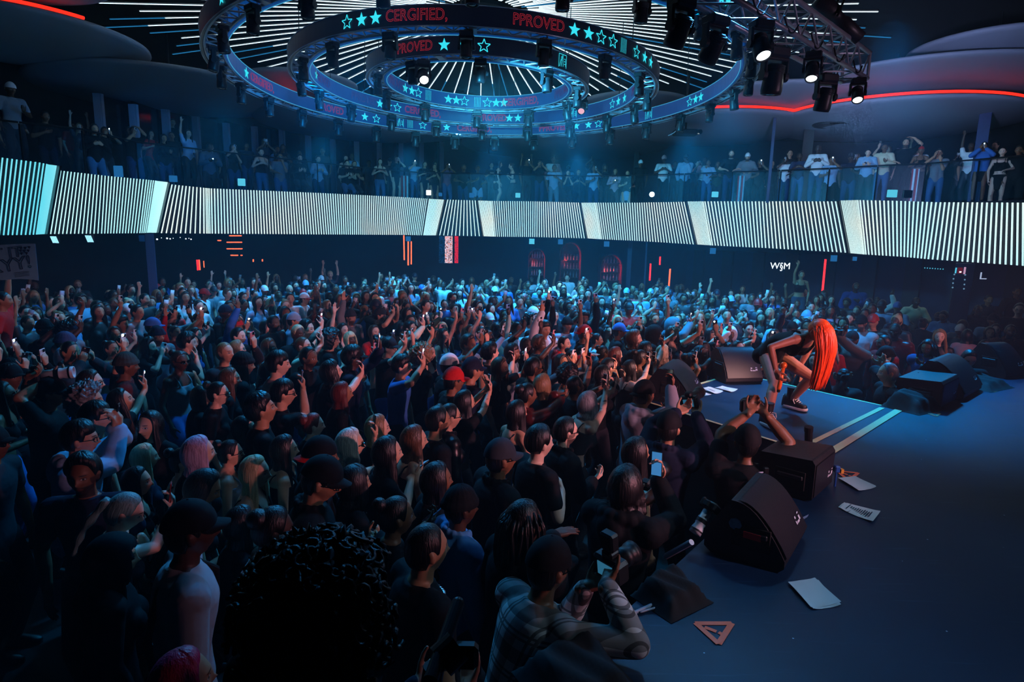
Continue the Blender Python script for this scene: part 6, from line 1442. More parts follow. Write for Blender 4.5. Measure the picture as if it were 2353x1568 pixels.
for a in [
 ('person with dark hair facing the camera, silver chain at the throat', 345, 978, 'long k', 'tee k', 'dd', 'f', 'b', 165, {}, 'throat-chain wearer'),
 ('person with straight blonde hair seen from behind, pale blue collar', 335, 1052, 'long g', 'tee n', 'dd', 'f', 'b', -55, {}, 'straight blonde head'),
 ('person with lilac parted hair seen from behind', 456, 1042, 'long p', 'tee k', 'dd', 'f', 'a', -52, {}, 'lilac-haired person'),
 ('person with sunglasses pushed up on slicked dark bun and bright cheek', 424, 1062, 'bun k', 'tank k', 'dd', 'f', 'b', -68, {}, 'bun with pushed-up sunglasses'),
 ('person with long teal-dark hair looking down at the chest', 468, 1122, 'longer #1a2a2c', 'tank d', 'kk', 'f', 'c', -70, {'pitch': -24}, 'downcast long-haired person'),
 ('person with glasses and hair tied back in grey strappy top', 532, 1042, 'bun k', 'tank g', 'dd', 'f', 'b', -68, {'gl': 'c'}, 'grey strappy top and glasses'),
 ('person with two-tone blonde hair and thin black straps gazing past the camera', 588, 1086, 'longer g', 'tank k', 'dk', 'f', 'b', -88, {'ph': '-w'}, 'two-tone blonde'),
 ('person with very long black hair and bare shoulder in profile', 655, 1034, 'longer k', 'tank k', 'dd', 'f', 'b', -66, {}, 'long black hair in profile'),
 ('person with dark hair and sharp nose lit in profile behind the tied-back glasses wearer', 562, 985, 'long k', 'tee k', 'dd', 'f', 'b', -66, {}, 'sharp-nosed profile'),
 ('person with fluffy dark hair and stud earring tilting the head back', 602, 942, 'mop k', 'tee k', 'dd', 'm', 'c', -66, {'pitch': 14}, 'stud-earring person'),
 ('person with dark red tied-up hair and pale face in profile', 722, 978, 'updo r', 'tee k', 'dd', 'f', 'a', -64, {}, 'dark red updo'),
 ('person with long wine-red hair and gleaming forehead', 786, 905, 'long r', 'tee k', 'dd', 'f', 'c', -66, {}, 'wine-red long hair'),
 ('person with dark curtain hair shouting, face glowing red', 762, 856, 'shag k', 'tee k', [('d'), (832, 858, .35, 'ph')], 'm', 'a', -60, {'pitch': 10, 'ph': '-k'}, 'red-faced shouter'),
 ('person with thick bowl cut in a grey T-shirt taller than those around', 640, 838, 'bowl k', 'tee g', 'dd', 'm', 'a', -64, {'s': 1.06}, 'grey T-shirt bowl cut'),
 ('person with dark fringe and glasses, fist raised with a phone', 652, 905, 'bowl k', 'tee k', [('d'), (696, 895, .2, 'ph')], 'm', 'b', -66, {'gl': 'c', 'ph': '-b'}, 'fist with phone'),
 ('person with platinum hair, sunglasses and bangles filming with a phone', 806, 1022, 'wavy w', 'tank k', [('d'), (862, 1005, .22, 'ph')], 'f', 'b', -66, {'gl': 'd', 'ph': '-k'}, 'platinum filmer'),
 ('person with strawberry-blonde hair behind the platinum filmer', 868, 985, 'long j', 'tee k', 'dd', 'f', 'a', -66, {}, 'strawberry blonde'),
 ('person with long dark hair in black T-shirt holding a blue-lit phone low', 890, 1042, 'long k', 'tee k', [('d'), (946, 1096, .25, 'ca')], 'f', 'b', -64, {'ph': '-s'}, 'low blue-lit phone holder'),
 ('person with brown swept hair and bare shoulder, fingers at the collar', 952, 1012, 'long m', 'tank k', 'dc', 'f', 'b', -66, {}, 'brown-haired collar toucher'),
 ('person in dark cap with red upturned brim', 738, 1052, 'crop k', 'jacket k', 'dd', 'm', 'd', -60, {'hat': 'capback k r'}, 'red-brimmed cap'),
 ('person in black with cap and glasses hunched over a phone', 738, 1106, 'crop k', 'jacket k', 'kk', 'm', 'c', -80, {'hat': 'cap k', 'gl': 'c', 'pitch': -16}, 'hunched phone user'),
 ('person with smooth dark hair seen from behind in a black top', 815, 1112, 'bob k', 'tee k', 'dd', 'f', 'c', -56, {}, 'smooth dark bob'),
 ('person with waist-length black hair and red-lit profile, glossy nails raised', 1004, 1104, 'longer k', 'tee k', 'dc', 'f', 'd', -66, {}, 'red-lit long-haired profile'),
 ('person in black baseball cap with rimless glasses and dark padded jacket', 1152, 1055, 'crop k', 'jacket k', 'dd', 'm', 'd', -66, {'hat': 'cap d', 'gl': 'c', 'girth': 1.12}, 'padded jacket and cap'),
 ('person with slick undercut grinning in a black T-shirt, hand at the chest', 1242, 1018, 'quiff k', 'tee k', 'dc', 'm', 'a', -64, {'girth': 1.06}, 'grinning undercut'),
 ('person with dark sunglasses and goatee in a black jacket, beside the grinning one', 1302, 992, 'short k', 'jacket k', 'dk', 'm', 'a', -72, {'gl': 'd', 'beard': True}, 'goatee and sunglasses'),
 ('person with shoulder-length locs seen from behind, wristwatch arm out', 1205, 1205, 'locs k', 'jacket k', [('d'), (1268, 1232, .25, 'fl')], 'm', 'e', -60, {}, 'locs and wristwatch'),
 ('person with tight fade and silver chain, ear lit pink, seen from behind', 982, 1262, 'crop k', 'tee k', 'dd', 'm', 'c', -58, {'girth': 1.08}, 'fade and silver chain'),
 ('person with braids tied back and a round earring', 912, 1188, 'bun k', 'tee k', [('d'), (972, 1212, .2, 'ca')], 'f', 'd', -64, {'ph': '-b'}, 'round-earring braids'),
 ('person with a heavy curtain of straight black hair, pointed nails lifted', 558, 1205, 'longer k', 'tee k', 'dc', 'f', 'd', -56, {}, 'curtain of black hair'),
 ('person in white strapped top with dark shoulder behind the curtain of hair', 628, 1218, 'updo k', 'tank w', 'dd', 'f', 'e', -56, {'pitch': -8}, 'white-strapped shoulder'),
 ('person in dark beanie and pale blue lettered denim vest, seen from behind', 1062, 1168, 'crop k', 'jacket #4f86b8', 'dd', 'm', 'e', -62, {'hat': 'beanie k', 'girth': 1.1}, 'lettered denim vest'),
 ('person with slick hair and glasses in shiny black leather jacket', 1034, 958, 'bun k', 'jacket k', 'dd', 'f', 'b', -64, {'gl': 'c', 'topm': M_leather}, 'shiny leather jacket'),
 ('person in dark red leather with big hoop earrings aiming a small camera', 1212, 908, 'updo k', 'jacket m', [(1278, 905, .25, 'ca'), (1300, 912, .28, 'ca')], 'f', 'd', -68, {'topm': M_leather}, 'red leather and hoops'),
 ('person with grey-blonde fringe and bare shoulders reaching far over the barrier', 1352, 928, 'bob s', 'crop d', [(1408, 895, .3, 'ph'), (1398, 880, .38, 'ph')], 'f', 'a', -66, {'ph': 'kw', 'lean': 14}, 'bare-shouldered reacher'),
 ('person with straight dark hair stretching both arms forward with a phone', 1068, 925, 'long k', 'tee k', [(1120, 890, .3, 'ph'), (1128, 895, .3, 'ph')], 'f', 'b', -64, {'ph': '-w'}, 'stretching filmer'),
 ('person in bright red baseball cap low in the middle of the crowd', 1044, 876, 'crop k', 'tee k', 'dd', 'm', 'd', -66, {'hat': 'cap r'}, 'bright red cap'),
 ('person in black cap with white front panel above the red cap', 1034, 842, 'crop k', 'tee k', 'dd', 'm', 'a', -64, {'hat': 'cap w k'}, 'white-panelled cap'),
 ('person in navy cap with pale lettering holding up a gold phone', 1086, 852, 'crop k', 'tee n', [('d'), (1106, 862, .2, 'ph')], 'm', 'c', -62, {'hat': 'cap n', 'ph': '-y'}, 'navy lettered cap'),
 ('person with a big sandy curly head of hair holding a phone up', 972, 818, 'curly j', 'tee k', [('d'), (978, 838, .25, 'ph')], 'm', 'b', -62, {'ph': '-w'}, 'sandy curls'),
 ('person with cropped hair, full beard and wraparound sunglasses', 1226, 846, 'crop k', 'tee k', 'dd', 'm', 'd', -64, {'gl': 'd', 'beard': True, 's': 1.03}, 'wraparound sunglasses'),
 ('person with curly fringe and pale face turned up', 1128, 812, 'mop k', 'tee k', [('d'), (1178, 832, .3, 'ph')], 'm', 'a', -60, {'pitch': 10, 'ph': '-k'}, 'curly fringe'),
 ('person with long blonde-streaked hair falling down the back', 1247, 886, 'longer j', 'tee k', 'dd', 'f', 'b', -50, {}, 'blonde-streaked hair'),
 ('person with round afro and beard laughing near the barrier', 1308, 862, 'puff k', 'tee k', [('d'), (1358, 838, .3, 'ph')], 'm', 'd', -62, {'beard': True, 'ph': '-r'}, 'laughing afro'),
 ('person with shaved head and parted lips at the barrier', 1322, 888, 'crop k', 'tee k', 'rd', 'm', 'd', -62, {'pitch': 8}, 'shaved head at barrier'),
 ('person with straight dark hair beside the glasses wearer at the barrier', 1385, 862, 'long k', 'tee k', [('d'), (1432, 872, .3, 'ph')], 'f', 'a', -64, {'ph': '-k'}, 'dark straight hair at barrier'),
 ('person with short hair and thick black glasses behind a raised phone', 1398, 846, 'short k', 'tee k', [('d'), (1412, 848, .2, 'ph')], 'm', 'b', -66, {'gl': 'c', 'ph': '-k'}, 'thick glasses'),
 ('person in black sleeveless top stretching an arm and phone to the wedge monitor', 1448, 848, 'long k', 'tank k', [('d'), (1490, 838, .25, 'ph')], 'f', 'a', -66, {'ph': '-W'}, 'sleeveless stretcher'),
 ('person with hair tied high and orange-lit face near the end monitor', 1472, 824, 'bun k', 'tank k', [('d'), (1504, 838, .2, 'ph')], 'f', 'd', -70, {'ph': '-w'}, 'orange-lit bun'),
 ('person with long hair and wire glasses, arm stretched with a glowing phone', 1484, 806, 'shag k', 'tee k', [('d'), (1528, 790, .3, 'ph')], 'm', 'c', -72, {'gl': 'c', 'ph': '-K'}, 'wire glasses and long hair'),
 ('person with red-brown hair smiling behind the black phone', 1415, 816, 'long #5c2a24', 'tee k', 'dd', 'f', 'a', -70, {}, 'red-brown smiler'),
 ('person with hair in a top knot and pale earring', 1386, 812, 'bun k', 'tee k', 'dd', 'f', 'd', -66, {}, 'top knot'),
 ('person in glasses and strapless black dress filming beside the end monitor', 1588, 832, 'updo k', 'crop k', [('d'), (1598, 838, -.1, 'ph')], 'f', 'd', -88, {'gl': 'c', 'ph': '-w'}, 'strapless glasses wearer'),
 ('person with short blonde hair and a calm face behind the end monitor', 1524, 812, 'shag g', 'tank n', [('d'), (1540, 828, .1, 'ph')], 'f', 'd', -80, {'ph': '-w'}, 'short blonde by the end monitor'),
 ('person in bright red backward cap mid-crowd under the bar arches', 1344, 768, 'crop k', 'tee k', 'dd', 'm', 'd', -100, {'hat': 'capback r'}, 'red backward cap'),
 ('person with white-rimmed sunglasses on top of tied hair, smiling', 1372, 782, 'bun k', 'tee w', 'dd', 'f', 'c', -100, {}, 'white-rimmed sunglasses'),
 ('person in bright blue cap turned towards the stage', 1424, 762, 'crop k', 'tee k', 'dd', 'm', 'd', -96, {'hat': 'cap b'}, 'bright blue cap'),
 ('person with centre-parted brown hair, beard and wide smile', 1458, 778, 'shag m', 'tee k', 'dd', 'm', 'b', -100, {'beard': True}, 'smiling long-haired person'),
 ('person in black hood near the front, face shadowed', 1505, 768, 'crop k', 'hoodie k', 'dd', 'm', 'd', -105, {'hat': 'hood k'}, 'black hood'),
 ('person in teal hood filming with a pale phone', 1548, 748, 'crop k', 'hoodie #4a7f92', 'dp', 'm', 'd', -110, {'hat': 'hood #4a7f92', 'ph': '-W'}, 'teal hood'),
 ('person with dark beard, thick brows and white chain under the bright band', 1008, 968, 'short k', 'tee k', 'dd', 'm', 'c', -64, {'beard': True}, 'white-chain beard'),
 ('person with mirrored visor sunglasses and long hair', 545, 802, 'long j', 'tee w', 'dd', 'f', 'a', -66, {'gl': 'r'}, 'mirrored sunglasses'),
 ('person in dark knit beanie with moustache below the mirrored sunglasses', 560, 840, 'long k', 'tee k', 'dd', 'm', 'b', -64, {'hat': 'beanie #2a1c1c'}, 'dark knit beanie'),
 ('person with long brown hair frowning under the beanie wearer', 528, 872, 'long m', 'tee k', 'dd', 'f', 'b', -66, {}, 'frowning brown hair'),
 ('person in thick black glasses with hair pulled back', 502, 905, 'bun k', 'tee k', 'dd', 'f', 'a', -80, {'gl': 'c'}, 'thick black glasses'),
 ('person with long hair, white-lit nose and cheek, in profile', 464, 912, 'long k', 'tee k', 'dd', 'f', 'a', -60, {}, 'white-lit profile'),
 ('person with wavy fringe and moustache, hand cupping the ear', 432, 788, 'mop k', 'tee k', 'dm', 'm', 'a', -66, {}, 'ear-cupping moustache'),
 ('person in blue baseball cap with white letters among the dark side crowd', 352, 752, 'crop k', 'jacket k', 'dd', 'm', 'd', -66, {'hat': 'cap b'}, 'blue lettered cap'),
 ('person in pale blue bonnet bending close to a neighbour', 158, 822, 'crop k', 'tee l', 'dd', 'f', 'd', -60, {'hat': 'hood l'}, 'pale blue bonnet'),
 ('person in olive beanie and maroon shirt seen from behind', 292, 842, 'crop k', 'tee m', 'dd', 'm', 'd', -60, {'hat': 'beanie #3a3c38'}, 'olive beanie'),
 ('person in slate knit beanie with glasses on the dark side', 152, 790, 'short k', 'jacket k', 'dd', 'm', 'c', -66, {'hat': 'beanie #3a4668', 'gl': 'c'}, 'slate beanie'),
 ('person in black with white shoulder bag strap raising both arms', 172, 745, 'short k', 'tee #4f8fc0', 'dh', 'm', 'd', -66, {}, 'blue striped shirt'),
 ('person in red top with back turned under the poster', 8, 690, 'crop k', 'tee r', 'ud', 'm', 'c', -66, {'s': 1.05, 'D': 8.4}, 'red top under the poster'),
 ('person in white hoodie and red cap far into the dim side of the crowd', 470, 678, 'crop k', 'hoodie w', 'dd', 'm', 'd', -80, {'hat': 'cap r'}, 'red cap and white hoodie'),
 ('person in red and white cap among the back rows', 700, 688, 'crop k', 'tee w', 'dd', 'm', 'c', -90, {'hat': 'cap w r'}, 'red and white cap'),
 ('person in pale backward cap in the middle rows', 1226, 722, 'crop k', 'tee k', 'dd', 'm', 'd', -110, {'hat': 'capback w'}, 'pale backward cap'),
 ('person in pale cap turned sideways with folded fan', 676, 738, 'crop k', 'tee l', 'dd', 'm', 'c', -80, {'hat': 'cap l'}, 'pale blue cap'),
 ('person with long blonde hair and orange top facing forward', 752, 702, 'longer j', 'tee o', 'dd', 'f', 'a', -110, {}, 'orange top blonde'),
 ('person with tall dark curly crown and beautiful calm face, hand lifted', 762, 782, 'afro k', 'tee k', 'dc', 'm', 'b', -80, {}, 'tall curly crown'),
 ('person with moustache and backward cap pulling hands up to film', 874, 726, 'short k', 'tee k', 'pp', 'm', 'b', -96, {'hat': 'capback d', 'ph': '-k'}, 'moustache and backward cap'),
 ('person in red beanie with sunglasses and red coat grinning beyond the performer', 1882, 770, 'crop k', 'jacket r', 'dd', 'm', 'b', 160, {'hat': 'beanie r', 'gl': 'd'}, 'red beanie'),
 ('person with pale wavy hair and tinted glasses in red puffer jacket', 1906, 794, 'wavybig w', 'jacket r', 'dc', 'f', 'a', 165, {'gl': 'd', 'girth': 1.1}, 'red puffer jacket'),
 ('person with curly black hair and round sunglasses below the red beanie', 1860, 795, 'curly k', 'tee k', 'dd', 'f', 'd', 150, {'gl': 'd'}, 'round sunglasses'),
 ('person in pale blue zip jacket and dark cap beyond the photographers', 1978, 744, 'short k', 'jacket #9cc4d8', 'dk', 'm', 'b', 130, {'hat': 'cap k', 'beard': True, 'girth': 1.1, 's': 1.05}, 'pale zip jacket'),
 ('person in red leather jacket with white chain, tallest at the far side', 2056, 762, 'crop k', 'jacket r', 'dd', 'm', 'f', 140, {'beard': True, 's': 1.06, 'topm': M_leather}, 'red leather and chain'),
 ('person in plain red jacket turned sideways next to the red leather', 2030, 790, 'short k', 'jacket #c81818', 'dd', 'm', 'e', 95, {}, 'plain red jacket'),
 ('person in black jacket with pinned hair laughing at the far side', 2122, 745, 'bun k', 'jacket k', 'dd', 'f', 'a', -60, {}, 'laughing black jacket'),
 ('person in pale scarf and denim looking down', 2168, 728, 'short k', 'jacket #5a86b4', 'cc', 'm', 'd', 120, {'pitch': -15}, 'pale scarf'),
 ('person in tight white top with long dark hair turned away', 2222, 772, 'long k', 'long p', 'dd', 'f', 'c', -50, {}, 'tight white top'),
 ('person in pale blue jumper and dark beanie at the far side', 2282, 738, 'crop k', 'long l', 'dd', 'm', 'd', 150, {'hat': 'beanie k', 'girth': 1.1}, 'pale jumper and beanie'),
 ('person with long black hair clasping hands before the pale jumper', 2273, 766, 'long k', 'tee k', 'cc', 'f', 'b', 160, {}, 'clasping long hair'),
 ('person in brown leather jacket with beard at the edge of the view', 2322, 762, 'crop k', 'jacket #6a3424', 'dd', 'm', 'd', 150, {'beard': True}, 'brown leather jacket'),
 ('person in black T-shirt and glasses raising a hand at the edge of the view', 2342, 712, 'short k', 'tee k', 'wd', 'm', 'a', 140, {'gl': 'c', 's': 1.06, 'D': 11.5}, 'hand-raiser at the edge'),
 ('person with dark curly hair in a dim brown top low at the far side', 2142, 822, 'wavybig k', 'tee m', 'dd', 'f', 'c', 140, {'drop': .2}, 'dim brown top'),
 ('person smiling with wavy hair behind the one looking down', 2262, 800, 'wavy k', 'tee m', 'dd', 'f', 'c', 150, {}, 'smiling wavy hair'),
 ('person in white headscarf smiling with a phone up near the performer', 1678, 768, 'crop k', 'hoodie w', 'dp', 'f', 'd', 180, {'hat': 'hood w', 'ph': '-w'}, 'white headscarf'),
 ('person with quiff and clean face behind the far wedge monitor', 1719, 757, 'quiff k', 'tee k', 'dd', 'm', 'a', -172, {}, 'clean-faced quiff'),
 ('person with bright pale round face looking up over the far wedge', 1696, 802, 'long k', 'tee k', 'dd', 'f', 'a', -150, {'pitch': 10}, 'bright round face'),
 ('person with dark calm face at the far wedge monitor', 1676, 804, 'bun k', 'tee k', 'dd', 'f', 'e', -160, {}, 'dark calm face'),
 ('person with long dark hair raising a white phone at the far wedge', 1715, 795, 'long k', 'tee k', [('d'), (1732, 782, -.1, 'ph')], 'f', 'b', -150, {'ph': '-w'}, 'white phone at far wedge'),
 ('person with long hair and wide smile raising a pink phone behind the performer', 1788, 748, 'long k', 'tee k', [('d'), (1802, 726, -.1, 'ph')], 'f', 'a', 175, {'ph': '-p'}, 'pink phone raiser'),
 ('person in black beaded durag standing beyond the runway end', 1610, 815, 'locs k', 'tee k', 'dp', 'm', 'e', -130, {'ph': '-p'}, 'beaded hair'),
 ('person with smooth black bob and pink case phone near runway end', 1632, 770, 'bob k', 'tee k', 'dp', 'f', 'b', -140, {'ph': '-p'}, 'smooth black bob'),
]:
    lab, px, py, h, t, ar, sx, skn, yw, kw, r = a; put(lab, px, py, h, t, ar, sx, skn, yaw=yw, r=r, **kw)
# chain, hoops and lettered back on the people they belong to
def part_on(ref_label, build):
    for q in PEOPLE:
        if q['label'].startswith(ref_label): build(q); return
def chain(q):
    s_ = Skel('m', ('d', 'd'), 5); b = MB(); c, R = s_.bend((0, .0, 1.45))
    for t in np.linspace(0, 2 * PI, 34, endpoint=False):
        p = c + R @ np.array([math.sin(t) * .088, math.cos(t) * .092 + .008, -.02 - .05 * max(0, math.cos(t))]); b.ball(p, (.009, .009, .006), 8, 6)
    b.build('chain_necklace', mat('silver', '#d8dce4', .25, .8), q)
for l in ('person with tight fade', 'person in red leather jacket', 'person with dark beard, thick brows'): part_on(l, chain)
def hoops(q):
    hm = q.children[[c.name.split('.')[0] for c in q.children].index('hair')].matrix_local
    for k in (-1, 1): a = np.linspace(0, 2 * PI, 24, endpoint=False); MB().tube(np.stack([k * .085 + 0 * a, -.012 + .028 * np.cos(a), -.075 + .03 * np.sin(a)], 1), .004, 6, closed=True).build('hoop_earring', mat('silver', '#d8dce4', .25, .8), q, M=hm)
part_on('person in dark red leather', hoops)
def vest(q):
    v, f = text_mesh('ELLS', .12, 0); s_ = Skel('m', ('d', 'd'), 5, girth=1.1); P = []
    for x, y, z in v: c, R = s_.bend((0, 0, 1.24 + y)); rx, ry = .21, .168; th = -x / .2; P.append(c + R @ np.array([-math.sin(th) * rx * -1 * -1, -math.cos(th) * ry - .004 - z, 0]))
    MB().add(P, f).build('back_lettering', mat('patch_dark', '#14202c', .8), q)
part_on('person in dark beanie and pale blue lettered', vest)
def capletters(q):
    hm = [c for c in q.children if c.name.startswith('hair')][0].matrix_local; v, f = text_mesh('NY', .045, 0, .002); P = [(x, math.sqrt(max(0, .112 ** 2 - x * x)) + .004 + z - (y + .02) * .25, .095 + y) for x, y, z in v * [-1, 1, 1]]
    MB().add(P, f).build('cap_lettering', mat('white_rubber', '#d8d8d8', .6), q, M=hm)
part_on('person in blue baseball cap', capletters); part_on('person in navy cap', capletters)
# guests standing on the low platform at the back of the side
PLZ = .55
GP = 'guests on the low platform at the side'
for a in [('person in navy varsity jacket with pale sleeves on the raised platform', 1967, 660, 'crop k', 'jacket #24427e', 'cd', 'm', 'e', 165, {'girth': 1.2, 'bottom': 'trousers l', 'D': 15.6}), ('person in white shirt with bag strap stretching an arm to the varsity jacket', 2014, 700, 'crop k', 'jacket w', 'wd', 'm', 'e', 150, {'bottom': 'trousers k', 'D': 15.3}),
          ('person in cream jacket with cross strap bending forward against the dark wall', 2106, 690, 'crop k', 'jacket c', 'll', 'm', 'e', 165, {'lean': 24, 'bottom': 'trousers k', 'D': 14.6}), ('person in black top seated low with chin raised before the varsity jacket', 1910, 690, 'long k', 'tee k', 'kd', 'f', 'b', 165, {'D': 14.8}),
          ('person in dark dress arms crossed near the long red neon line', 1876, 690, 'long k', 'tank k', 'cc', 'f', 'c', 165, {'D': 15.0}), ('dancer in black cropped top and patterned leggings, arm raised, on a podium', 1842, 632, 'pony k', 'crop k', 'dh', 'f', 'c', 170, {'bottom': 'trousers #3a4a5c', 'D': 16.2}),
          ('person with lanyard in dark suit by the bulb-studded column', 2248, 712, 'crop k', 'jacket k', 'dd', 'm', 'd', 165, {'D': 13.6}), ('person in dark jacket standing at the platform side under the L light', 2272, 690, 'short k', 'jacket d', 'dd', 'm', 'c', 165, {'D': 14.2}), ('person with chain and hooded eyes at the far edge under the LED wall', 2338, 672, 'crop k', 'jacket k', 'dd', 'm', 'd', 160, {'D': 13.8})]:
    lab, px, py, h, t, ar, sx, skn, yw, kw = a; kw = dict(kw); o = put(lab, px, py, h, t, ar, sx, skn, yaw=yw, group=GP, **kw)
# ---- balcony guests leaning on and standing behind the glass rail
GB = 'guests on the balcony'
def bal(lab, px, py, hair='short k', top='tee k', arms='dd', sex='m', skin='b', dd=1.0, yaw=None, **kw):
    f = rail_at(px); D = f[1] + dd - .35; s = kw.pop('s', 1.0 if sex == 'm' else .94); hz = 1.595 * s
    z0 = kw.pop('z0', ZB); p = PY(px, py, D); s2 = (p[2] - z0) / 1.6
    if 'drop' not in kw and .86 < s2 < 1.14: s = s2
    elif 'drop' not in kw: z0 = p[2] - 1.6 * s
    hx = Skel(sex, ('d', 'd'), kw.get('lean', 5)).hc
    d = STAR - p[:2] if yaw is None else None; yw = math.atan2(-d[0], d[1]) if yaw is None else rad(yaw)
    # stand at the given distance whatever the head height
    b = np.append(p[:2] - rz2(hx[:2] * s, yw), z0 if 'drop' not in kw else ZB)
    ar = tuple(arms); kk = (sex, ar, kw.get('lean', 5), kw.get('pitch', -6), kw.get('drop', 0))
    if kk not in SK: SK[kk] = Skel(sex, ar, kw.get('lean', 5), 0, kw.get('pitch', -6), 0, 0, kw.get('drop', 0))
    sk = SK[kk]; hat = kw.get('hat'); ph = kw.get('ph')
    person(lab, b, yw, s, sk, kk, skin, tuple(hair.split()), tuple(top.split()), tuple(kw.get('bottom', 'trousers ' + ('d', '#22406a', 'k', '#3a6494', 'n')[int(px) % 5]).split()), tuple(hat.split()) if hat else None, kw.get('gl'), kw.get('beard', False), GB, .011, None, kw.get('shoes', 'k'))
    if ph:
        for i, c in enumerate(ph):
            if c != '-': lit = 'f' if c.isupper() else ''; phone(f'{PHC[c.lower()][0]} smartphone {"shining a light, " if lit else ""}held on the balcony by the {" ".join(lab.split(",")[0].split()[:7])}'.replace('by the person', 'by person'), M4(b, yw, s) @ grip(sk, i, .105, .022), c.lower(), lit)
    if z0 > ZB + .05 and 'drop' not in kw: q = slab('balcony_riser', [(b[0] - .35, b[1] - .3), (b[0] + .35, b[1] - .3), (b[0] + .35, b[1] + .35), (b[0] - .35, b[1] + .35)], ZB, z0 - .003, M_skirt); tag(q, 'dark riser under ' + ' '.join(lab.split(',')[0].split()[:9]), 'riser', 'balcony risers')
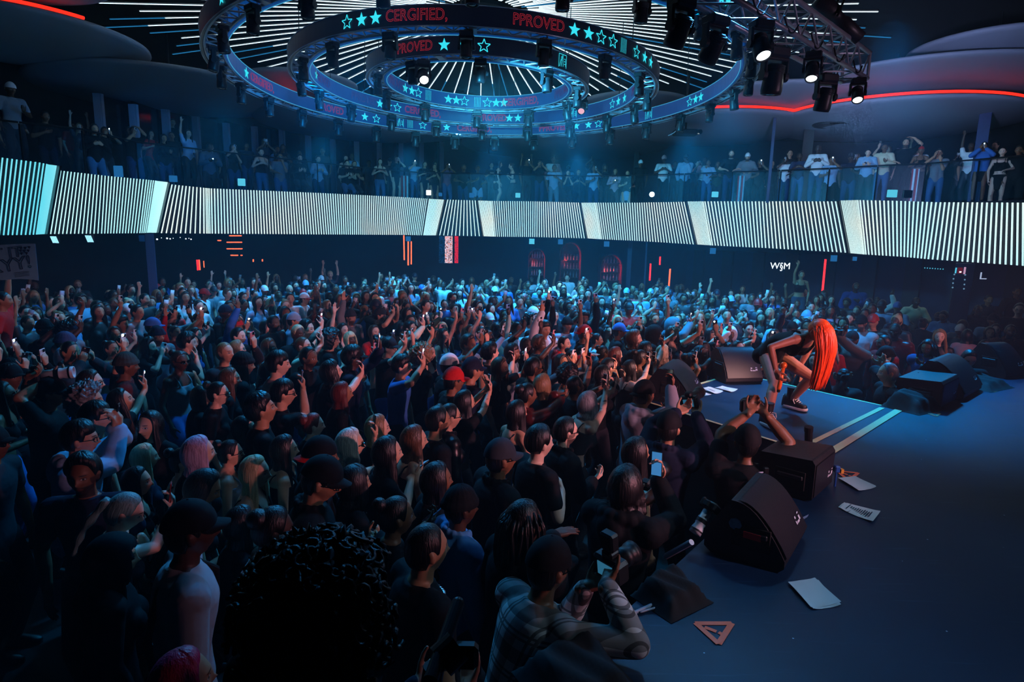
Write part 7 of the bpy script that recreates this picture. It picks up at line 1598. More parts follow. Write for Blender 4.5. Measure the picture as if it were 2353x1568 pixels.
for a in [
 ('person with dark beard in black polo, hands hanging over the balcony rail', 1681, 352, 'quiff k', 'tee k', 'll', 'm', 'a', .7, {'lean': 16, 'beard': True}),
 ('person in white cap and grey hooded top leaning on the balcony rail', 1718, 360, 'crop k', 'hoodie g', 'll', 'm', 'b', .7, {'lean': 14, 'hat': 'cap w', 'beard': True, 'bottom': 'trousers k'}),
 ('person shining a phone light over the balcony rail, dark clothes', 1747, 374, 'short k', 'tee k', 'ek', 'm', 'd', .9, {'ph': 'W-'}),
 ('person in white T-shirt with dark bag leaning next to the thin balcony pole', 1806, 368, 'short k', 'tee w', 'le', 'm', 'e', .8, {'ph': '-w'}),
 ('person in dark checked shirt looking down between white tops', 1838, 360, 'short k', 'tee #2c3a5a', 'cc', 'm', 'e', .8, {}),
 ('person in white sweatshirt with dark printed word, hands together', 1881, 342, 'crop k', 'long w', 'cc', 'm', 'f', .8, {'s': 1.05, 'bottom': 'trousers #27466e'}),
 ('person in pale patterned shirt holding up a lit phone beside the white sweatshirt', 1912, 368, 'short k', 'tee l', 'ek', 'm', 'd', .8, {'ph': 'W-'}),
 ('person in dark waistcoat and cap with jeans near the pale patterned shirt', 1956, 362, 'crop k', 'tee n', 'kd', 'm', 'e', .9, {'hat': 'cap d'}),
 ('person in light jacket hunched over a phone at the balcony rail', 1995, 350, 'crop k', 'jacket l', 'kk', 'm', 'a', .8, {'pitch': -20, 'ph': '-k'}),
 ('person with glasses in cream jacket standing over a pale bag', 2033, 340, 'short k', 'jacket c', 'kd', 'm', 'd', 1.0, {'gl': 'c'}),
 ('person in black T-shirt with red print, hand shading the eyes, highest on the balcony', 2082, 328, 'short k', 'tee k', 'bl', 'm', 'b', 1.1, {'beard': True}),
 ('person in red headband and cropped black top on the balcony', 2117, 346, 'crop k', 'crop k', 'lk', 'f', 'd', .9, {'hat': 'bandana r'}),
 ('person with raised elbow in dim grey shirt right of the striped flag', 2158, 352, 'short k', 'tee g', 'me', 'm', 'c', 1.0, {}),
 ('person in blue denim jacket with a dazzling phone light by the square column', 2262, 336, 'short k', 'jacket b', 'ee', 'm', 'd', .8, {'ph': 'W-', 'bottom': 'skirt k'}),
 ('person with white headband in black cut-out dress, arm stretched on the balcony', 2304, 348, 'bun k', 'crop k', 'ld', 'f', 'a', .8, {'bottom': 'skirt k'}),
 ('person in black reaching an arm along the rail at the edge of the view', 2342, 345, 'short k', 'tee k', 'rd', 'm', 'd', .9, {}),
 ('person in pale cap and open light jacket, hand at the mouth, balcony', 1577, 364, 'crop k', 'jacket l', 'md', 'm', 'e', .8, {'hat': 'cap d'}),
 ('person in white cap and pale waistcoat, arms folded on the balcony', 1526, 366, 'crop k', 'tee w', 'cc', 'm', 'e', .8, {'hat': 'cap w', 'bottom': 'trousers k'}),
 ('person in dark shirt and white cap with a chain, balcony', 1472, 376, 'crop k', 'tee k', 'dd', 'm', 'e', .8, {'hat': 'cap w'}),
 ('person in pale top bending over the rail by the white floor light', 1628, 374, 'short k', 'tee l', 'lm', 'm', 'd', .8, {'lean': 14}),
 ('person in olive jacket with pale bow between others on the balcony', 1650, 378, 'long k', 'jacket e', 'kd', 'f', 'd', 1.0, {}),
 ('person in black leaning both arms in front of the white-capped pair', 1552, 378, 'short k', 'tee k', 'dd', 'm', 'e', 1.3, {}),
 ('person in pale T-shirt and pale trousers standing alone on the far balcony', 1274, 386, 'short k', 'tee l', 'cd', 'm', 'd', .7, {'bottom': 'trousers #5a86a0'}),
 ('person in white long sleeves behind the pale-trousered one, balcony', 1272, 366, 'short k', 'long w', 'dd', 'm', 'e', 2.0, {}),
 ('person in black with hands at the chin on the far balcony, first of a close pair', 1305, 398, 'long k', 'tee k', 'mm', 'f', 'b', .7, {}),
 ('person in black with hands folded on the far balcony, second of a close pair', 1329, 396, 'long k', 'tee k', 'cc', 'f', 'c', .7, {}),
 ('person in light blue top with phone on the far balcony', 1366, 388, 'short k', 'tee l', 'ek', 'm', 'd', .7, {'ph': 'w-'}),
 ('person in dark top with long hair standing by the pink blouse', 1390, 386, 'long k', 'tee k', 'dd', 'f', 'd', .8, {}),
 ('person in pink blouse holding a phone light on the far balcony', 1414, 394, 'long n', 'long p', 'ck', 'f', 'c', .7, {'ph': '-W', 'bottom': 'trousers d'}),
 ('person in black leaning with a pale skirt on the far balcony', 1442, 398, 'long k', 'tee k', 'lk', 'f', 'b', .7, {'bottom': 'skirt l', 'lean': 14}),
 ('person in sleeveless black long dress looking along the balcony', 1148, 378, 'long k', 'tank k', 'dd', 'f', 'a', .7, {'bottom': 'skirt k', 'yaw': -95}),
 ('person with bare shoulders facing the long-dress wearer', 1175, 382, 'updo n', 'crop d', 'cc', 'f', 'a', .8, {'yaw': 100}),
 ('person filming with a bright phone in the far balcony dark', 1212, 372, 'short k', 'tee k', 'ed', 'm', 'd', 1.1, {'ph': 'W-'}),
 ('person with raised arms filming past the first ring light, far balcony', 1241, 376, 'short k', 'tee k', 'ee', 'm', 'c', .8, {'ph': 'k-'}),
 ('person in black camisole and jeans by the blue box on the balcony', 873, 372, 'long k', 'tank k', 'cc', 'f', 'a', .8, {}),
 ('person in short black dress filming, bag under the arm, balcony', 911, 366, 'long k', 'tee k', 'ed', 'f', 'a', .7, {'ph': 'w-', 'bottom': 'skirt k', 'shoes': 'k'}),
 ('person behind the short black dress, glowing phone at the chest', 953, 374, 'short k', 'tee l', 'ke', 'm', 'b', .9, {'ph': '-W'}),
 ('person in black skirt with long hair, alone by the rail post', 976, 378, 'long k', 'tee k', 'dc', 'f', 'b', .7, {'bottom': 'skirt k'}),
 ('person with hands joined in black shorts on the balcony', 998, 384, 'long k', 'tee k', 'mc', 'f', 'c', .7, {'bottom': 'skirt n'}),
 ('person in mauve top lifting a lit phone on the balcony', 1028, 382, 'long k', 'tee #7a5a78', 'ee', 'f', 'd', .8, {'ph': 'W-'}),
 ('person bending over the balcony rail with dark arms', 1066, 384, 'short k', 'tee k', 'll', 'm', 'd', .7, {'lean': 18}),
 ('person in pale shorts leaning where the blue beam ends', 1098, 388, 'short k', 'tee n', 'lk', 'm', 'd', .7, {'bottom': 'shorts l'}),
 ('person in long black vest top smiling under the pale window posts', 600, 350, 'bun n', 'tank k', 'cc', 'f', 'a', .7, {'bottom': 'trousers #3a6a94'}),
 ('person in grey T-shirt and mirrored glasses, hand to the face, balcony', 643, 360, 'crop k', 'tee g', 'ml', 'm', 'c', 1.0, {'gl': 'r', 'girth': 1.1}),
 ('person in pale denim jacket with sparkling headpiece on the balcony', 731, 366, 'updo n', 'jacket l', 'kk', 'f', 'a', 1.0, {}),
 ('person in thin-strapped dark top with long hair at the covered rail', 794, 364, 'long k', 'tank k', 'dd', 'f', 'a', 1.0, {}),
 ('person with a black top, curly hair and phone to the mouth, balcony', 536, 340, 'wavybig k', 'tee k', 'me', 'f', 'b', .9, {'ph': '-w'}),
 ('person in black vest with white panels bending over a phone light', 480, 338, 'crop k', 'jacket #4a5a70', 'kk', 'm', 'e', 1.0, {'ph': '-W', 'pitch': -15}),
 ('person in dark top with white-edged sleeve behind the others', 566, 336, 'short k', 'tee n', 'dd', 'm', 'd', 1.4, {}),
 ('person standing high in a black T-shirt by the second window post', 396, 282, 'short k', 'tee k', 'dd', 'm', 'c', 3.2, {}),
 ('person in black with a bright patch on the shirt, arm bent, dim balcony end', 306, 302, 'short k', 'tee k', 'be', 'm', 'c', 1.0, {'ph': '-w'}),
 ('person in black top and pale jeans with folded arms, dim balcony end', 216, 296, 'long k', 'long k', 'cc', 'm', 'c', .8, {'bottom': 'trousers #4a7fa8'}),
 ('person lifting a star-bright phone light at the dim balcony end', 240, 302, 'long k', 'tee k', 'ee', 'f', 'c', 1.2, {'ph': 'W-'}),
 ('person in dark stripes leaning beyond the star-bright phone', 376, 318, 'long k', 'jacket k', 'kd', 'f', 'c', 1.0, {}),
 ('person in white cap and white T-shirt at the darkest end of the balcony', 24, 205, 'crop k', 'tee g', 'kd', 'm', 'e', .9, {'hat': 'capback w', 'bottom': 'trousers d'}),
 ('person in dark clothes standing between the white cap and the pale jeans', 104, 268, 'short k', 'tee k', 'dc', 'm', 'd', 1.2, {}),
 ('seated person with dark beard at the low balcony table', 690, 410, 'short k', 'long k', 'kk', 'm', 'a', .75, {'drop': .45, 'beard': True}),
 ('seated person in black, first of two by the covered rail', 798, 414, 'short k', 'tee k', 'kk', 'm', 'a', .75, {'drop': .45}),
 ('seated person in black, second of two by the covered rail', 815, 420, 'short k', 'tee k', 'kk', 'm', 'b', .75, {'drop': .45, 'beard': True}),
]:
    lab, px, py, h, t, ar, sx, skn, dd, kw = a; bal(lab, px, py, h, t, ar, sx, skn, dd, **kw)
def sweatword(q):
    s_ = Skel('m', ('d', 'd'), 5); v, f = text_mesh('SEPARATE', .075, 0, .002); P = []
    for x, y, z in v:
        c, R = s_.bend((0, 0, 1.3 + y)); th = x / .17; P.append(c + np.array([math.sin(th) * .19, math.cos(th) * .13 + .004 + z, 0]) * [-1, 1, 1])
    MB().add(P, f).build('chest_lettering', mat('patch_dark', '#14202c', .8), q)
part_on('person in white sweatshirt with dark printed', sweatword)
# glass rail on the balcony edge
def glassm():
    m, nt, out = new_mat('rail_glass'); t = nt.nodes.new('ShaderNodeBsdfTransparent'); t.inputs[0].default_value = (.93, .96, .98, 1); g = nt.nodes.new('ShaderNodeBsdfGlossy'); g.inputs['Roughness'].default_value = .3; g.inputs[0].default_value = (.6, .75, .9, 1)
    tc = nt.nodes.new('ShaderNodeTexCoord'); nz = nt.nodes.new('ShaderNodeTexNoise'); nz.inputs['Scale'].default_value = 1.2; nt.links.new(tc.outputs['Object'], nz.inputs['Vector'])
    mx = nt.nodes.new('ShaderNodeMixShader'); nt.links.new(MATH(nt, 'MULTIPLY', nz.outputs[0], .012), mx.inputs[0]); nt.links.new(t.outputs[0], mx.inputs[1]); nt.links.new(g.outputs[0], mx.inputs[2]); nt.links.new(mx.outputs[0], out.inputs[0]); return m
M_glass = glassm(); xs = [-140, 60, 200, 320, 420, 520, 620, 730, 840, 960, 1080, 1200, 1330, 1450, 1570, 1680, 1790, 1900, 2010, 2120, 2240, 2353, 2470]
rp = [rail_at(x) for x in xs]
for i in range(len(rp) - 1):
    a, c = rp[i], rp[i + 1]; m_ = (a + c) / 2; root = thing('glass_rail_panel', f'clear glass balcony rail panel, {ORD[i] if i < 20 else "last"} along the LED front from the dark end', 'railing', (m_[0], m_[1], ZB), group='glass rail panels of the balcony')
    d = (c - a) / 2 * .985; n = np.array([-d[1], d[0], 0]) / np.linalg.norm(d[:2]) * .012
    q = [(-d[0], -d[1], .05), (d[0], d[1], .05), (d[0], d[1], 1.0), (-d[0], -d[1], 1.0)]; MB().add(np.concatenate([np.array(q) - n, np.array(q) + n]), [(0, 1, 2, 3), (7, 6, 5, 4), (0, 4, 5, 1), (2, 6, 7, 3), (1, 5, 6, 2), (0, 3, 7, 4)]).build('glass_pane', M_glass, root)
    MB().tube([(-d[0], -d[1], 1.03), (d[0], d[1], 1.03)], .02, 8).build('top_rail', M_black, root); MB().box((-d[0], -d[1], .5), (.03, .03, 1.0)).build('rail_post', M_black, root)
# low lights and bits on the balcony deck
for px, py, w, h, m, lab in [(555, 419, .2, .2, M_cyan_e, 'striped pale cyan box on the balcony deck under the long vest top'), (985, 443, .17, .17, M_white_e, 'brightest white square light on the balcony deck'), (1012, 447, .12, .12, M_blue_e, 'small square outline light next to the brightest one'), (502, 419, .22, .2, M_ledback, 'dark box with a ring mark on the balcony deck'), (1084, 449, .17, .16, M_blue_e, 'blue square light on the balcony deck under the beam'), (1190, 449, .17, .16, M_cyan_e, 'pale square light on the balcony deck by the long dress'),
        (1643, 447, .2, .17, M_cyan_e, 'pale cyan square light on the deck below the olive jacket'), (2050, 445, .26, .2, M_cyan_e, 'large pale square floor light on the deck by the red headband'), (2085, 446, .24, .2, M_ledback, 'dark box beside the large pale floor light'), (272, 394, .2, .26, M_blue_e, 'pale square light on the deck at the pale jeans'), (398, 411, .2, .16, M_blue_e, 'blue low box on the deck above the pale LED bay ridge')]:
    f = rail_at(px); D = f[1] - .1; p = PY(px, py, D); tag(MB().box((0, 0, 0), (w, .06, h), bev=.01).box((0, .06, -.02), (w * .6, .1, h * .7), mi=1).build('deck_light', [m, M_dark], loc=(p[0], p[1], max(p[2], ZB + h / 2 + .002))), lab, 'light', 'low lights on the balcony deck')
p = PY(1498, 447, rail_at(1498)[1] - .1); root = thing('round_deck_light', 'round dazzling white lamp on the balcony deck over the LED wall', 'light', p); MB().ball((0, 0, 0), .085, 20, 14).build('bulb', emis('dazzle', '#eefcff', 5, True), root); MB().cyl((0, .02, -.2), (0, .02, -.05), .02, 10).build('stand', M_black, root)
for x0, cols, lab in [(2100, ('#c01e2c', '#d8e8ee'), 'folded red and white flag hanging on the balcony glass by the red headband'), (1702, ('#b02030', '#8fd8e8'), 'red and cyan striped cloth hanging on the balcony under the white cap'), (930, ('#c02828', '#a8d8e0'), 'red and white striped cloth on the balcony glass by the short black dress')]:
    f = rail_at(x0); p = PY(x0, 430, f[1] + .05); P = np.array([[(x, .02 * math.sin(x * 60), z) for x in np.linspace(-.12, .12, 25)] for z in (0, .85)]); m1, m2 = mat('flag_' + cols[0], cols[0], .8), mat('flag_' + cols[1], cols[1], .8)
    b = MB()
    for k in range(4): b.grid(P[:, k * 6:k * 6 + 7], mi=k % 2); b.grid(P[:, k * 6:k * 6 + 7] + [0, .006, 0], mi=k % 2, flip=True)
    tag(b.build('hanging_flag', [m1, m2], loc=(p[0], p[1], ZB + .06)), lab, 'flag')
# ---- everyone else: individuals first, nearest the camera, then the far mass
def inside(p, poly):
    x, y = p; c = False; n = len(poly)
    for i in range(n):
        (x0, y0), (x1, y1) = poly[i], poly[i - 1]
        if (y0 > y) != (y1 > y) and x < (x1 - x0) * (y - y0) / (y1 - y0) + x0: c = not c
    return c
CROWD = [(-1.9, 2.6), (-.9, 3.0), (.0, 4.6), (.75, 6.2), (1.3, 7.6), (2.5, 8.4), (4.4, 8.0), (6.0, 9.0), (8.6, 10.6), (10.0, 12.8), (8.4, 16), (6.6, 19.5), (2, 21.2), (-4, 20.6), (-9, 18.6), (-11.5, 14), (-9.0, 9.0), (-5.2, 4.8)]
AR = random.Random(21)
taken = [np.array(q.location[:2]) for q in PEOPLE]
cand = []
y = 2.4
while y < 21.4:
    step = .46 + .008 * y; x = -12 + (int(y * 10) % 2) * step / 2
    while x < 10.5:
        p = np.array([x + AR.uniform(-.12, .12), y + AR.uniform(-.12, .12)]); x += step
        if not inside(p, CROWD): continue
        u = proj((*p, 1.6)); 
        if u[0] < -60 or u[0] > W + 40: continue
        if p[1] > 14 and AR.random() < (p[1] - 14) * .05: continue
        if p[0] > 5.5 and AR.random() < .35: continue
        R = .42 if 6.5 < p[1] < 12 else .5
        if min(np.hypot(*(p - q)) for q in taken) < R: continue
        cand.append(p); taken.append(p)
    y += .44 + .008 * y
cand.sort(key=lambda p: math.hypot(*p))
NIND = 300 - len(PEOPLE)
STY = {'m': [('short', 'short hair', 5), ('crop', 'cropped hair', 4), ('quiff', 'swept-up hair', 2), ('mop', 'floppy hair', 2), ('curly', 'curly hair', 1), ('puff', 'rounded afro hair', 1), ('locs', 'hanging locs', 1)],
       'f': [('long', 'long hair', 6), ('longer', 'very long hair', 3), ('wavy', 'wavy hair', 2), ('wavybig', 'big wavy hair', 1), ('bob', 'bobbed hair', 1), ('bun', 'a hair bun', 2), ('pony', 'a ponytail', 1), ('braids', 'long braids', 1)]}
GEST = {'dd': 'arms down', 'dp': 'phone arm raised', 'pd': 'phone arm raised', 'dh': 'phone held high', 'ee': 'filming at eye level', 'du': 'open hand up', 'fd': 'fist up', 'cc': 'hands at the chest', 'dm': 'hand at the mouth', 'pp': 'both hands filming', 'uu': 'both arms up', 'kk': 'hands low in front'}
GEST2 = {'dr': 'arm stretched forward', 'hd': 'phone held high'}
def pick(l): return AR.choices(l, [q[2] for q in l])[0]
def rnd_look():
    sex = AR.choice('mmff' 'f'); st = pick(STY[sex]); hc = AR.choices('knmgjr', [10, 5, 3, 2, 1, 1])[0]
    tp = AR.choices(['tee', 'long', 'hoodie', 'jacket'] if sex == 'm' else ['tee', 'tank', 'long', 'crop', 'jacket'], [6, 2, 2, 2] if sex == 'm' else [4, 5, 2, 2, 1])[0]
    tc = AR.choices('kdnwglrbcepm', [14, 5, 4, 3, 3, 3, 1, 2, 1, 1, 1, 1])[0]; ar = AR.choices(list(GEST), [9, 6, 3, 3, 3, 1.5, 1, 1.5, 1, 1.5, .6, 2])[0]
    hat = None
    if sex == 'm' and AR.random() < .26: hat = (AR.choice(['cap', 'capback', 'cap', 'beanie']), AR.choice('kkdnwlrbk'))
    return sex, st, hc, tp, tc, ar, hat, AR.choices('abcdef', [4, 5, 4, 4, 3, 1])[0], (AR.choice('cd') if AR.random() < .12 else None), sex == 'm' and AR.random() < .35
cnt = {}
for p in cand[:NIND]:
    sex, st, hc, tp, tc, ar, hat, skn, gl, bd = rnd_look()
    if p[1] > 5.2 and np.hypot(*(p - (1.6, 7.0))) < 4.2: ar = AR.choice(['dp', 'dh', 'pd', 'dp', 'pp', 'dr', 'dd', 'hd', 'ee', 'dp'])
    if p[1] < 5.2: hc = AR.choice('kkn'); tc = AR.choice('kkdn'); ar = AR.choice(['dd', 'kk', 'cc'])
    d = STAR - p; yaw = math.atan2(-d[0], d[1]) + AR.uniform(-.3, .3); s = AR.uniform(.95, 1.04) * (1 if sex == 'm' else .94)
    dist = math.hypot(*p); r = min(REFS, key=lambda q: np.hypot(*(q[1] - p)) + (0 if np.hypot(*q[1]) < dist else 1.5)); front = np.hypot(*r[1]) < dist
    k = cnt[(r[0], front)] = cnt.get((r[0], front), 0) + 1
    wear = (f'{CN[hat[1]]} {"beanie" if hat[0] == "beanie" else "cap"}' if hat else f'{HN[hc]} {st[1].replace("a ", "") if st[1].startswith("a ") else st[1]}')
    lab = f'person, {wear}, {CN[tc]} {TN[tp]}, {GEST.get(ar) or GEST2[ar]}, {"behind" if front else "in front of"} the {r[0]}'
    if k > 1: lab = lab.replace(', behind', f', {ORD[k - 1]} head behind').replace(', in front', f', {ORD[k - 1]} head in front')
    w = lab.split()
    if len(w) > 16: lab = lab.replace(f', {GEST.get(ar) or GEST2[ar]}', '')
    pit_ = AR.choice([0, 0, 6]); kk = (sex, tuple(ar), 5, pit_)
    if kk not in SK: SK[kk] = Skel(sex, tuple(ar), 5, 0, pit_)
    o = person(lab, (p[0], p[1], 0), yaw, s, SK[kk], kk, skn, (st[0], hc), (tp, tc), ('trousers', AR.choice('kdnb')), hat, gl, bd, 'crowd on the hall floor', .0105)
    for i, c in enumerate(ar):
        if c in 'ph' or (c == 'e' and i == 1):
            lit = 'f' if AR.random() < .22 else ''; phc = AR.choice('wwkkpbgw'); ref = ' '.join(f'{wear} and {CN[tc]} {TN[tp]}'.split()[:8])
            phone(f'{PHC[phc][0]} smartphone {"with light on " if lit else ""}raised by {ref} near {r[0]}', M4((p[0], p[1], 0), yaw, s) @ grip(SK[kk], i, .105, .022), phc, lit)
# the far mass, too many and too small to tell apart
M_far = skin_mat('far_crowd', False, True); FP, FB = {}, {}
def far_proto(sex, ar, hs):
    k = (sex, ar, hs)
    if k in FP: return FP[k]
    sk = Skel(sex, tuple(ar), 5, 0, 0); out = []
    def arr(me, part, hm=None):
        v = np.empty(len(me.vertices) * 3, np.float32); me.vertices.foreach_get('co', v); v = v.reshape(-1, 3).astype(float)
        if hm is not None: v = v @ hm[:3, :3].T + hm[:3, 3]
        fl = np.empty(len(me.loops), np.int32); me.loops.foreach_get('vertex_index', fl); st = np.empty(len(me.polygons), np.int32); me.polygons.foreach_get('loop_start', st); out.append((v, fl, st, part, np.full(v.shape, -9.0) if part else (v - sk.hc) @ sk.Rh))
    k2 = (sex, ar)
    if k2 not in FB: FB[k2] = (body_mesh(sk, .017, legs=False, ratio=.35), top_mesh(sk, 'tee', .022, None, .35), trouser_mesh(sk, .03))
    for part, me in enumerate(FB[k2]): arr(me, part)
    hm = np.array(sk.headM())
    for me in ([hair_get(hs)] if hs != 'cap' else CAPF): arr(me, 3, hm)
    FP[k] = (out, [np.array(grip(sk, i, .105, .022)) for i in (0, 1)]); return FP[k]
def mass(name, label, places, z0):
    V = []; LV = []; LS = []; C = []; HP = []; n = 0; nl = 0
    def put_piece(v, fl, st, col, hp=None):
        nonlocal n, nl
        V.append(v); HP.append(np.full(v.shape, -9.0) if hp is None else hp); LV.append(fl + n); LS.append(st + nl); C.append(np.tile([*col, 1], (len(v), 1))); n += len(v); nl += len(fl)
    bf = np.array([(0, 1, 3, 2), (4, 6, 7, 5), (0, 4, 5, 1), (2, 3, 7, 6), (0, 2, 6, 4), (1, 5, 7, 3)]).ravel(); bs = np.arange(6) * 4
    for p, yw in places:
        sex = AR.choice('mf'); ar = AR.choices(['dd', 'dp', 'uu', 'ee', 'du', 'cc'], [10, 2.5, .3, 2.5, .6, 2])[0]; hs = AR.choice(['short', 'crop', 'cap', 'quiff'] if sex == 'm' else ['long', 'wavy', 'bun', 'longer'])
        pr, gr = far_proto(sex, ar, hs); s = AR.uniform(.92, 1.05); R = rotm('Z', yw) * s
        cols = [srgb(SKIN[AR.choice('abbcdde')]), srgb(CC[AR.choices('kdnwglrb', [12, 5, 5, 3, 3, 3, 1, 2])[0]]), srgb(CC[AR.choice('kdn')]), srgb(HC[AR.choices('knmgj', [8, 4, 2, 1, 1])[0]]) if hs != 'cap' else srgb(CC[AR.choice('kdnwlrb')])]
        for v, fl, st, part, hp in pr: put_piece(v @ R.T + [p[0], p[1], z0], fl, st, cols[part], hp)
        for i, c in enumerate(ar):
            if c in 'pe' and AR.random() < .8:
                g = gr[i]; b = np.array([(x, y, z) for x in (-.036, .036) for y in (-.005, .005) for z in (-.075, .075)]); v = b @ g[:3, :3].T + g[:3, 3]
                put_piece(v @ R.T + [p[0], p[1], z0], bf, bs, AR.choice([(.7, .75, .8), (.1, .1, .1), (.5, .3, .35)]))
    V = np.concatenate(V).astype(np.float32); LV = np.concatenate(LV).astype(np.int32); LS = np.concatenate(LS).astype(np.int32)
    me = bpy.data.meshes.new(name); me.vertices.add(n); me.vertices.foreach_set('co', V.ravel()); me.loops.add(nl); me.loops.foreach_set('vertex_index', LV); me.polygons.add(len(LS)); me.polygons.foreach_set('loop_start', LS)
    me.polygons.foreach_set('use_smooth', np.ones(len(LS), bool)); me.update(calc_edges=True); me.validate()
    me.materials.append(M_far); a = me.attributes.new('tint', 'FLOAT_COLOR', 'POINT'); a.data.foreach_set('color', np.concatenate(C).astype(np.float32).ravel()); a = me.attributes.new('hp', 'FLOAT_VECTOR', 'POINT'); a.data.foreach_set('vector', np.concatenate(HP).astype(np.float32).ravel())
    o = link(name, me); tag(o, label, 'crowd', kind='stuff'); return o
fy = lambda p: math.atan2(-(STAR - p)[0], (STAR - p)[1]) + AR.uniform(-.4, .4)
mass('crowd', 'far mass of concert-goers packed under the balcony at the back of the hall', [(p, fy(p)) for p in cand[NIND:]], 0)
back = []
for k in range(70):
    px = AR.uniform(20, 2340); f = rail_at(px); q = np.array([f[0] + AR.uniform(-.3, .3), f[1] + AR.uniform(1.2, 3.6)]); q[0] = PY(px, 360, q[1])[0]
    if min(np.hypot(*(q - t)) for t in taken) > .45: back.append((q, fy(q))); taken.append(q)
mass('balcony_crowd', 'dim back rows of people standing deeper on the balcony', back, ZB)
# ------------------------------------------------------------------ light
def spot(name, p, target, color, power, angle=60, blend=.6, size=.1):
    l = bpy.data.lights.new(name, 'SPOT'); l.energy = power; l.color = color; l.spot_size = rad(angle); l.spot_blend = blend; l.shadow_soft_size = size
    o = bpy.data.objects.new(name, l); COL.objects.link(o); o.location = p
    o.rotation_euler = (Vector(target) - Vector(p)).to_track_quat('-Z', 'Y').to_euler(); return o
BLUE = (.02, .42, 1.0); CYAN = (.06, .6, 1.0)
zr = ZR - .55
# moving heads of the rings washing the middle and back of the floor blue
for x, y, tx, ty, pw in ((3.4, 10.2, 3.5, 11, 900), (3.6, 13.5, 4.5, 14.5, 1200), (1.6, 16.8, 1.5, 17.5, 1500), (-2.8, 16.4, -3, 17.0, 1100), (-.6, 14.6, .2, 15.2, 1300), (.9, 11.2, 1.5, 11, 1000), (-4.4, 14.8, -6, 14.5, 800), (-4.9, 11.2, -6.5, 9.0, 500), (-1.8, 8.3, -2.4, 5.8, 480)):
    spot('ring_wash', (x, y, zr), (tx, ty, 0), BLUE, pw * 2.0, 100, 1.0, .2)
# profile lamps on the stage side, beyond the view: a fan of pink light skimming over the deck onto the front rows
for tx, ty, pw in ((-2.6, 3.0, 60), (-1.5, 3.9, 230), (-.5, 4.7, 640), (.5, 5.8, 900), (1.4, 7.2, 900)):
    spot('front_row_lamp', (5.4, .9, 3.05), (tx, ty, 1.55 + .0), (1.0, .36, .46), pw * 1.35, 25, 1.0, .12)
for tx, ty, pw in ((-3.0, 8.0, 700), (-.8, 9.2, 800), (1.0, 10.4, 800), (3.0, 11.4, 600), (6.8, 10.6, 420)):
    spot('crowd_lamp', (8.0, 4.4, 3.3), (tx, ty, 1.6), (1.0, .38, .46), pw * 1.2, 26, 1.0, .12)
spot('truss_light', (7.5, 3.0, 3.6), (3.4, 6.2, 5.4), (.8, .5, .75), 260, 50, 1.0, .2)
spot('near_stage_lamp', (5.0, 1.2, 5.6), (1.7, 3.1, 1.3), (.5, .75, 1.0), 380, 46, 1.0, .2)
spot('poster_lamp', (-4.6, 11.2, 5.2), (-6.6, 8.3, 2.9), (.02, .45, 1.0), 260, 22, 1.0, .1)
spot('near_wash', (2.2, 6.0, 5.6), (.2, 2.4, 1.3), (.08, .42, 1.0), 700, 46, 1.0, .2)
spot('near_wash', (-1.2, 6.4, 5.6), (-1.6, 2.6, 1.3), (.02, .36, 1.0), 420, 60, 1.0, .2)
spot('deck_wash_blue', (5.8, 10.2, 6.4), (5.0, 7.5, 1.3), (.0, .36, 1.0), 4200, 46, 1.0, .3)
spot('deck_wash_blue', (2.4, 8.6, 6.2), (3.0, 6.7, 1.3), (.0, .38, 1.0), 2400, 40, 1.0, .3)
spot('performer_key', (7.2, 3.4, 4.6), (3.0, 6.3, 2.0), (1.0, .5, .42), 2200, 15, .5, .15)
spot('performer_back', (1.0, 9.5, 6.0), (2.9, 6.2, 2.0), (.2, .5, 1.0), 500, 22, .5, .15)
spot('crowd_cyan', (CX + 1.8, 16.9, 5.4), (1.6, 18.2, 1.5), (.35, .95, 1.0), 1300, 34, 1.0, .1)
spot('balcony_wash', (CX, 10, 5.2), (6.5, 18, 5.0), CYAN, 2600, 70, .9, .2)
spot('balcony_wash', (CX, 10.5, 5.2), (-1, 24, 4.9), CYAN, 2200, 70, .9, .2)
spot('balcony_wash', (-3, 9, 5.2), (-9, 15, 4.9), (.03, .4, 1.0), 90, 75, .9, .2)
spot('canopy_wash', (-2.5, 12, 5.3), (-10, 18, 6.9), (.0, .34, 1.0), 800, 80, 1.0, .2)
spot('canopy_wash', (4.2, 8, 4.6), (10.5, 18.5, 6.9), (.42, .5, .95), 2300, 58, 1.0, .3)
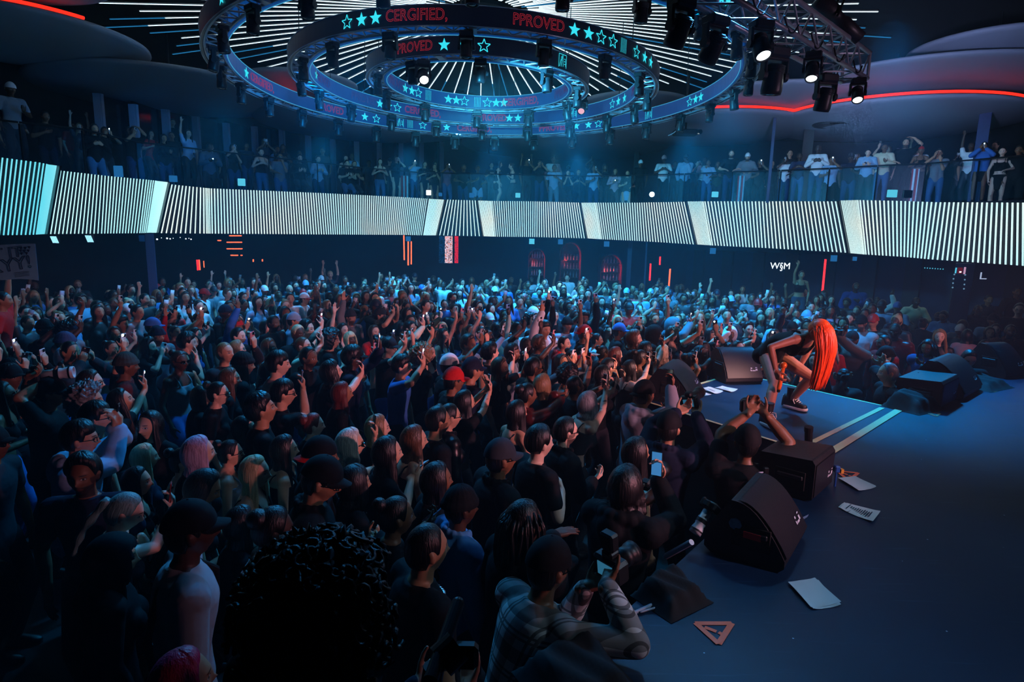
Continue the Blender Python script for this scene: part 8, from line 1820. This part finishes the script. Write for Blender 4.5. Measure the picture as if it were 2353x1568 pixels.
# added fill spots under and over the balcony, lifting the walls to dim blue
for p, t, pw in (((-6, 24, 2.8), (-6, 28.4, 1.2), 60), ((0, 24.5, 2.8), (1, 28.4, 1.4), 130), ((5, 24, 2.8), (6, 28.4, 1.2), 130), ((9.5, 20.5, 2.5), (13, 22.5, 1), 120), ((13, 15.5, 2.4), (17, 18, 1), 70), ((2, 24, 7.9), (2, 30, 4.2), 200), ((-6, 21, 7.9), (-7, 27, 4.2), 90), ((9, 20, 7.9), (12, 27, 4.2), 200)):
    spot('wall_fill', p, t, (.0, .3, 1.0), pw * .4, 120, 1, .2)
w = bpy.data.worlds.new('World'); SC.world = w; w.use_nodes = True
w.node_tree.nodes['Background'].inputs[0].default_value = (.004, .016, .05, 1); w.node_tree.nodes['Background'].inputs[1].default_value = .35
# one moving head throws a beam that shows in the haze
spot('beam_lamp', PY(1034, 296, 17.0), PY(1215, 425, 20.6), (.05, .38, 1.0), 5000, 15, .35, .03)
# thin haze in the whole hall
wn = w.node_tree; v = wn.nodes.new('ShaderNodeVolumePrincipled'); v.inputs['Density'].default_value = .0045; v.inputs['Color'].default_value = (.55, .82, 1, 1)
wn.links.new(v.outputs[0], wn.nodes['World Output'].inputs['Volume'])
SC.view_settings.view_transform = 'Standard'; SC.view_settings.look = 'None'; SC.view_settings.gamma = 1; SC.view_settings.exposure = 0; SC.view_settings.use_curve_mapping = False
SC.cycles.use_adaptive_sampling = True; SC.cycles.adaptive_threshold = .12; SC.cycles.adaptive_min_samples = 12
SC.cycles.max_bounces = 4; SC.cycles.diffuse_bounces = 2; SC.cycles.glossy_bounces = 2; SC.cycles.transparent_max_bounces = 6; SC.cycles.volume_bounces = 0; SC.cycles.sample_clamp_indirect = 4
for o in SC.objects:      # keep labels within sixteen words: drop the gesture first, then any tail
    l = o.get('label')
    if l and len(l.split()) > 16:
        q = l.split(', ')
        if len(q) > 3: q.pop(-2)
        o['label'] = ' '.join(', '.join(q).split()[:16]).rstrip(',')
bpy.data.scenes.remove(WORK)
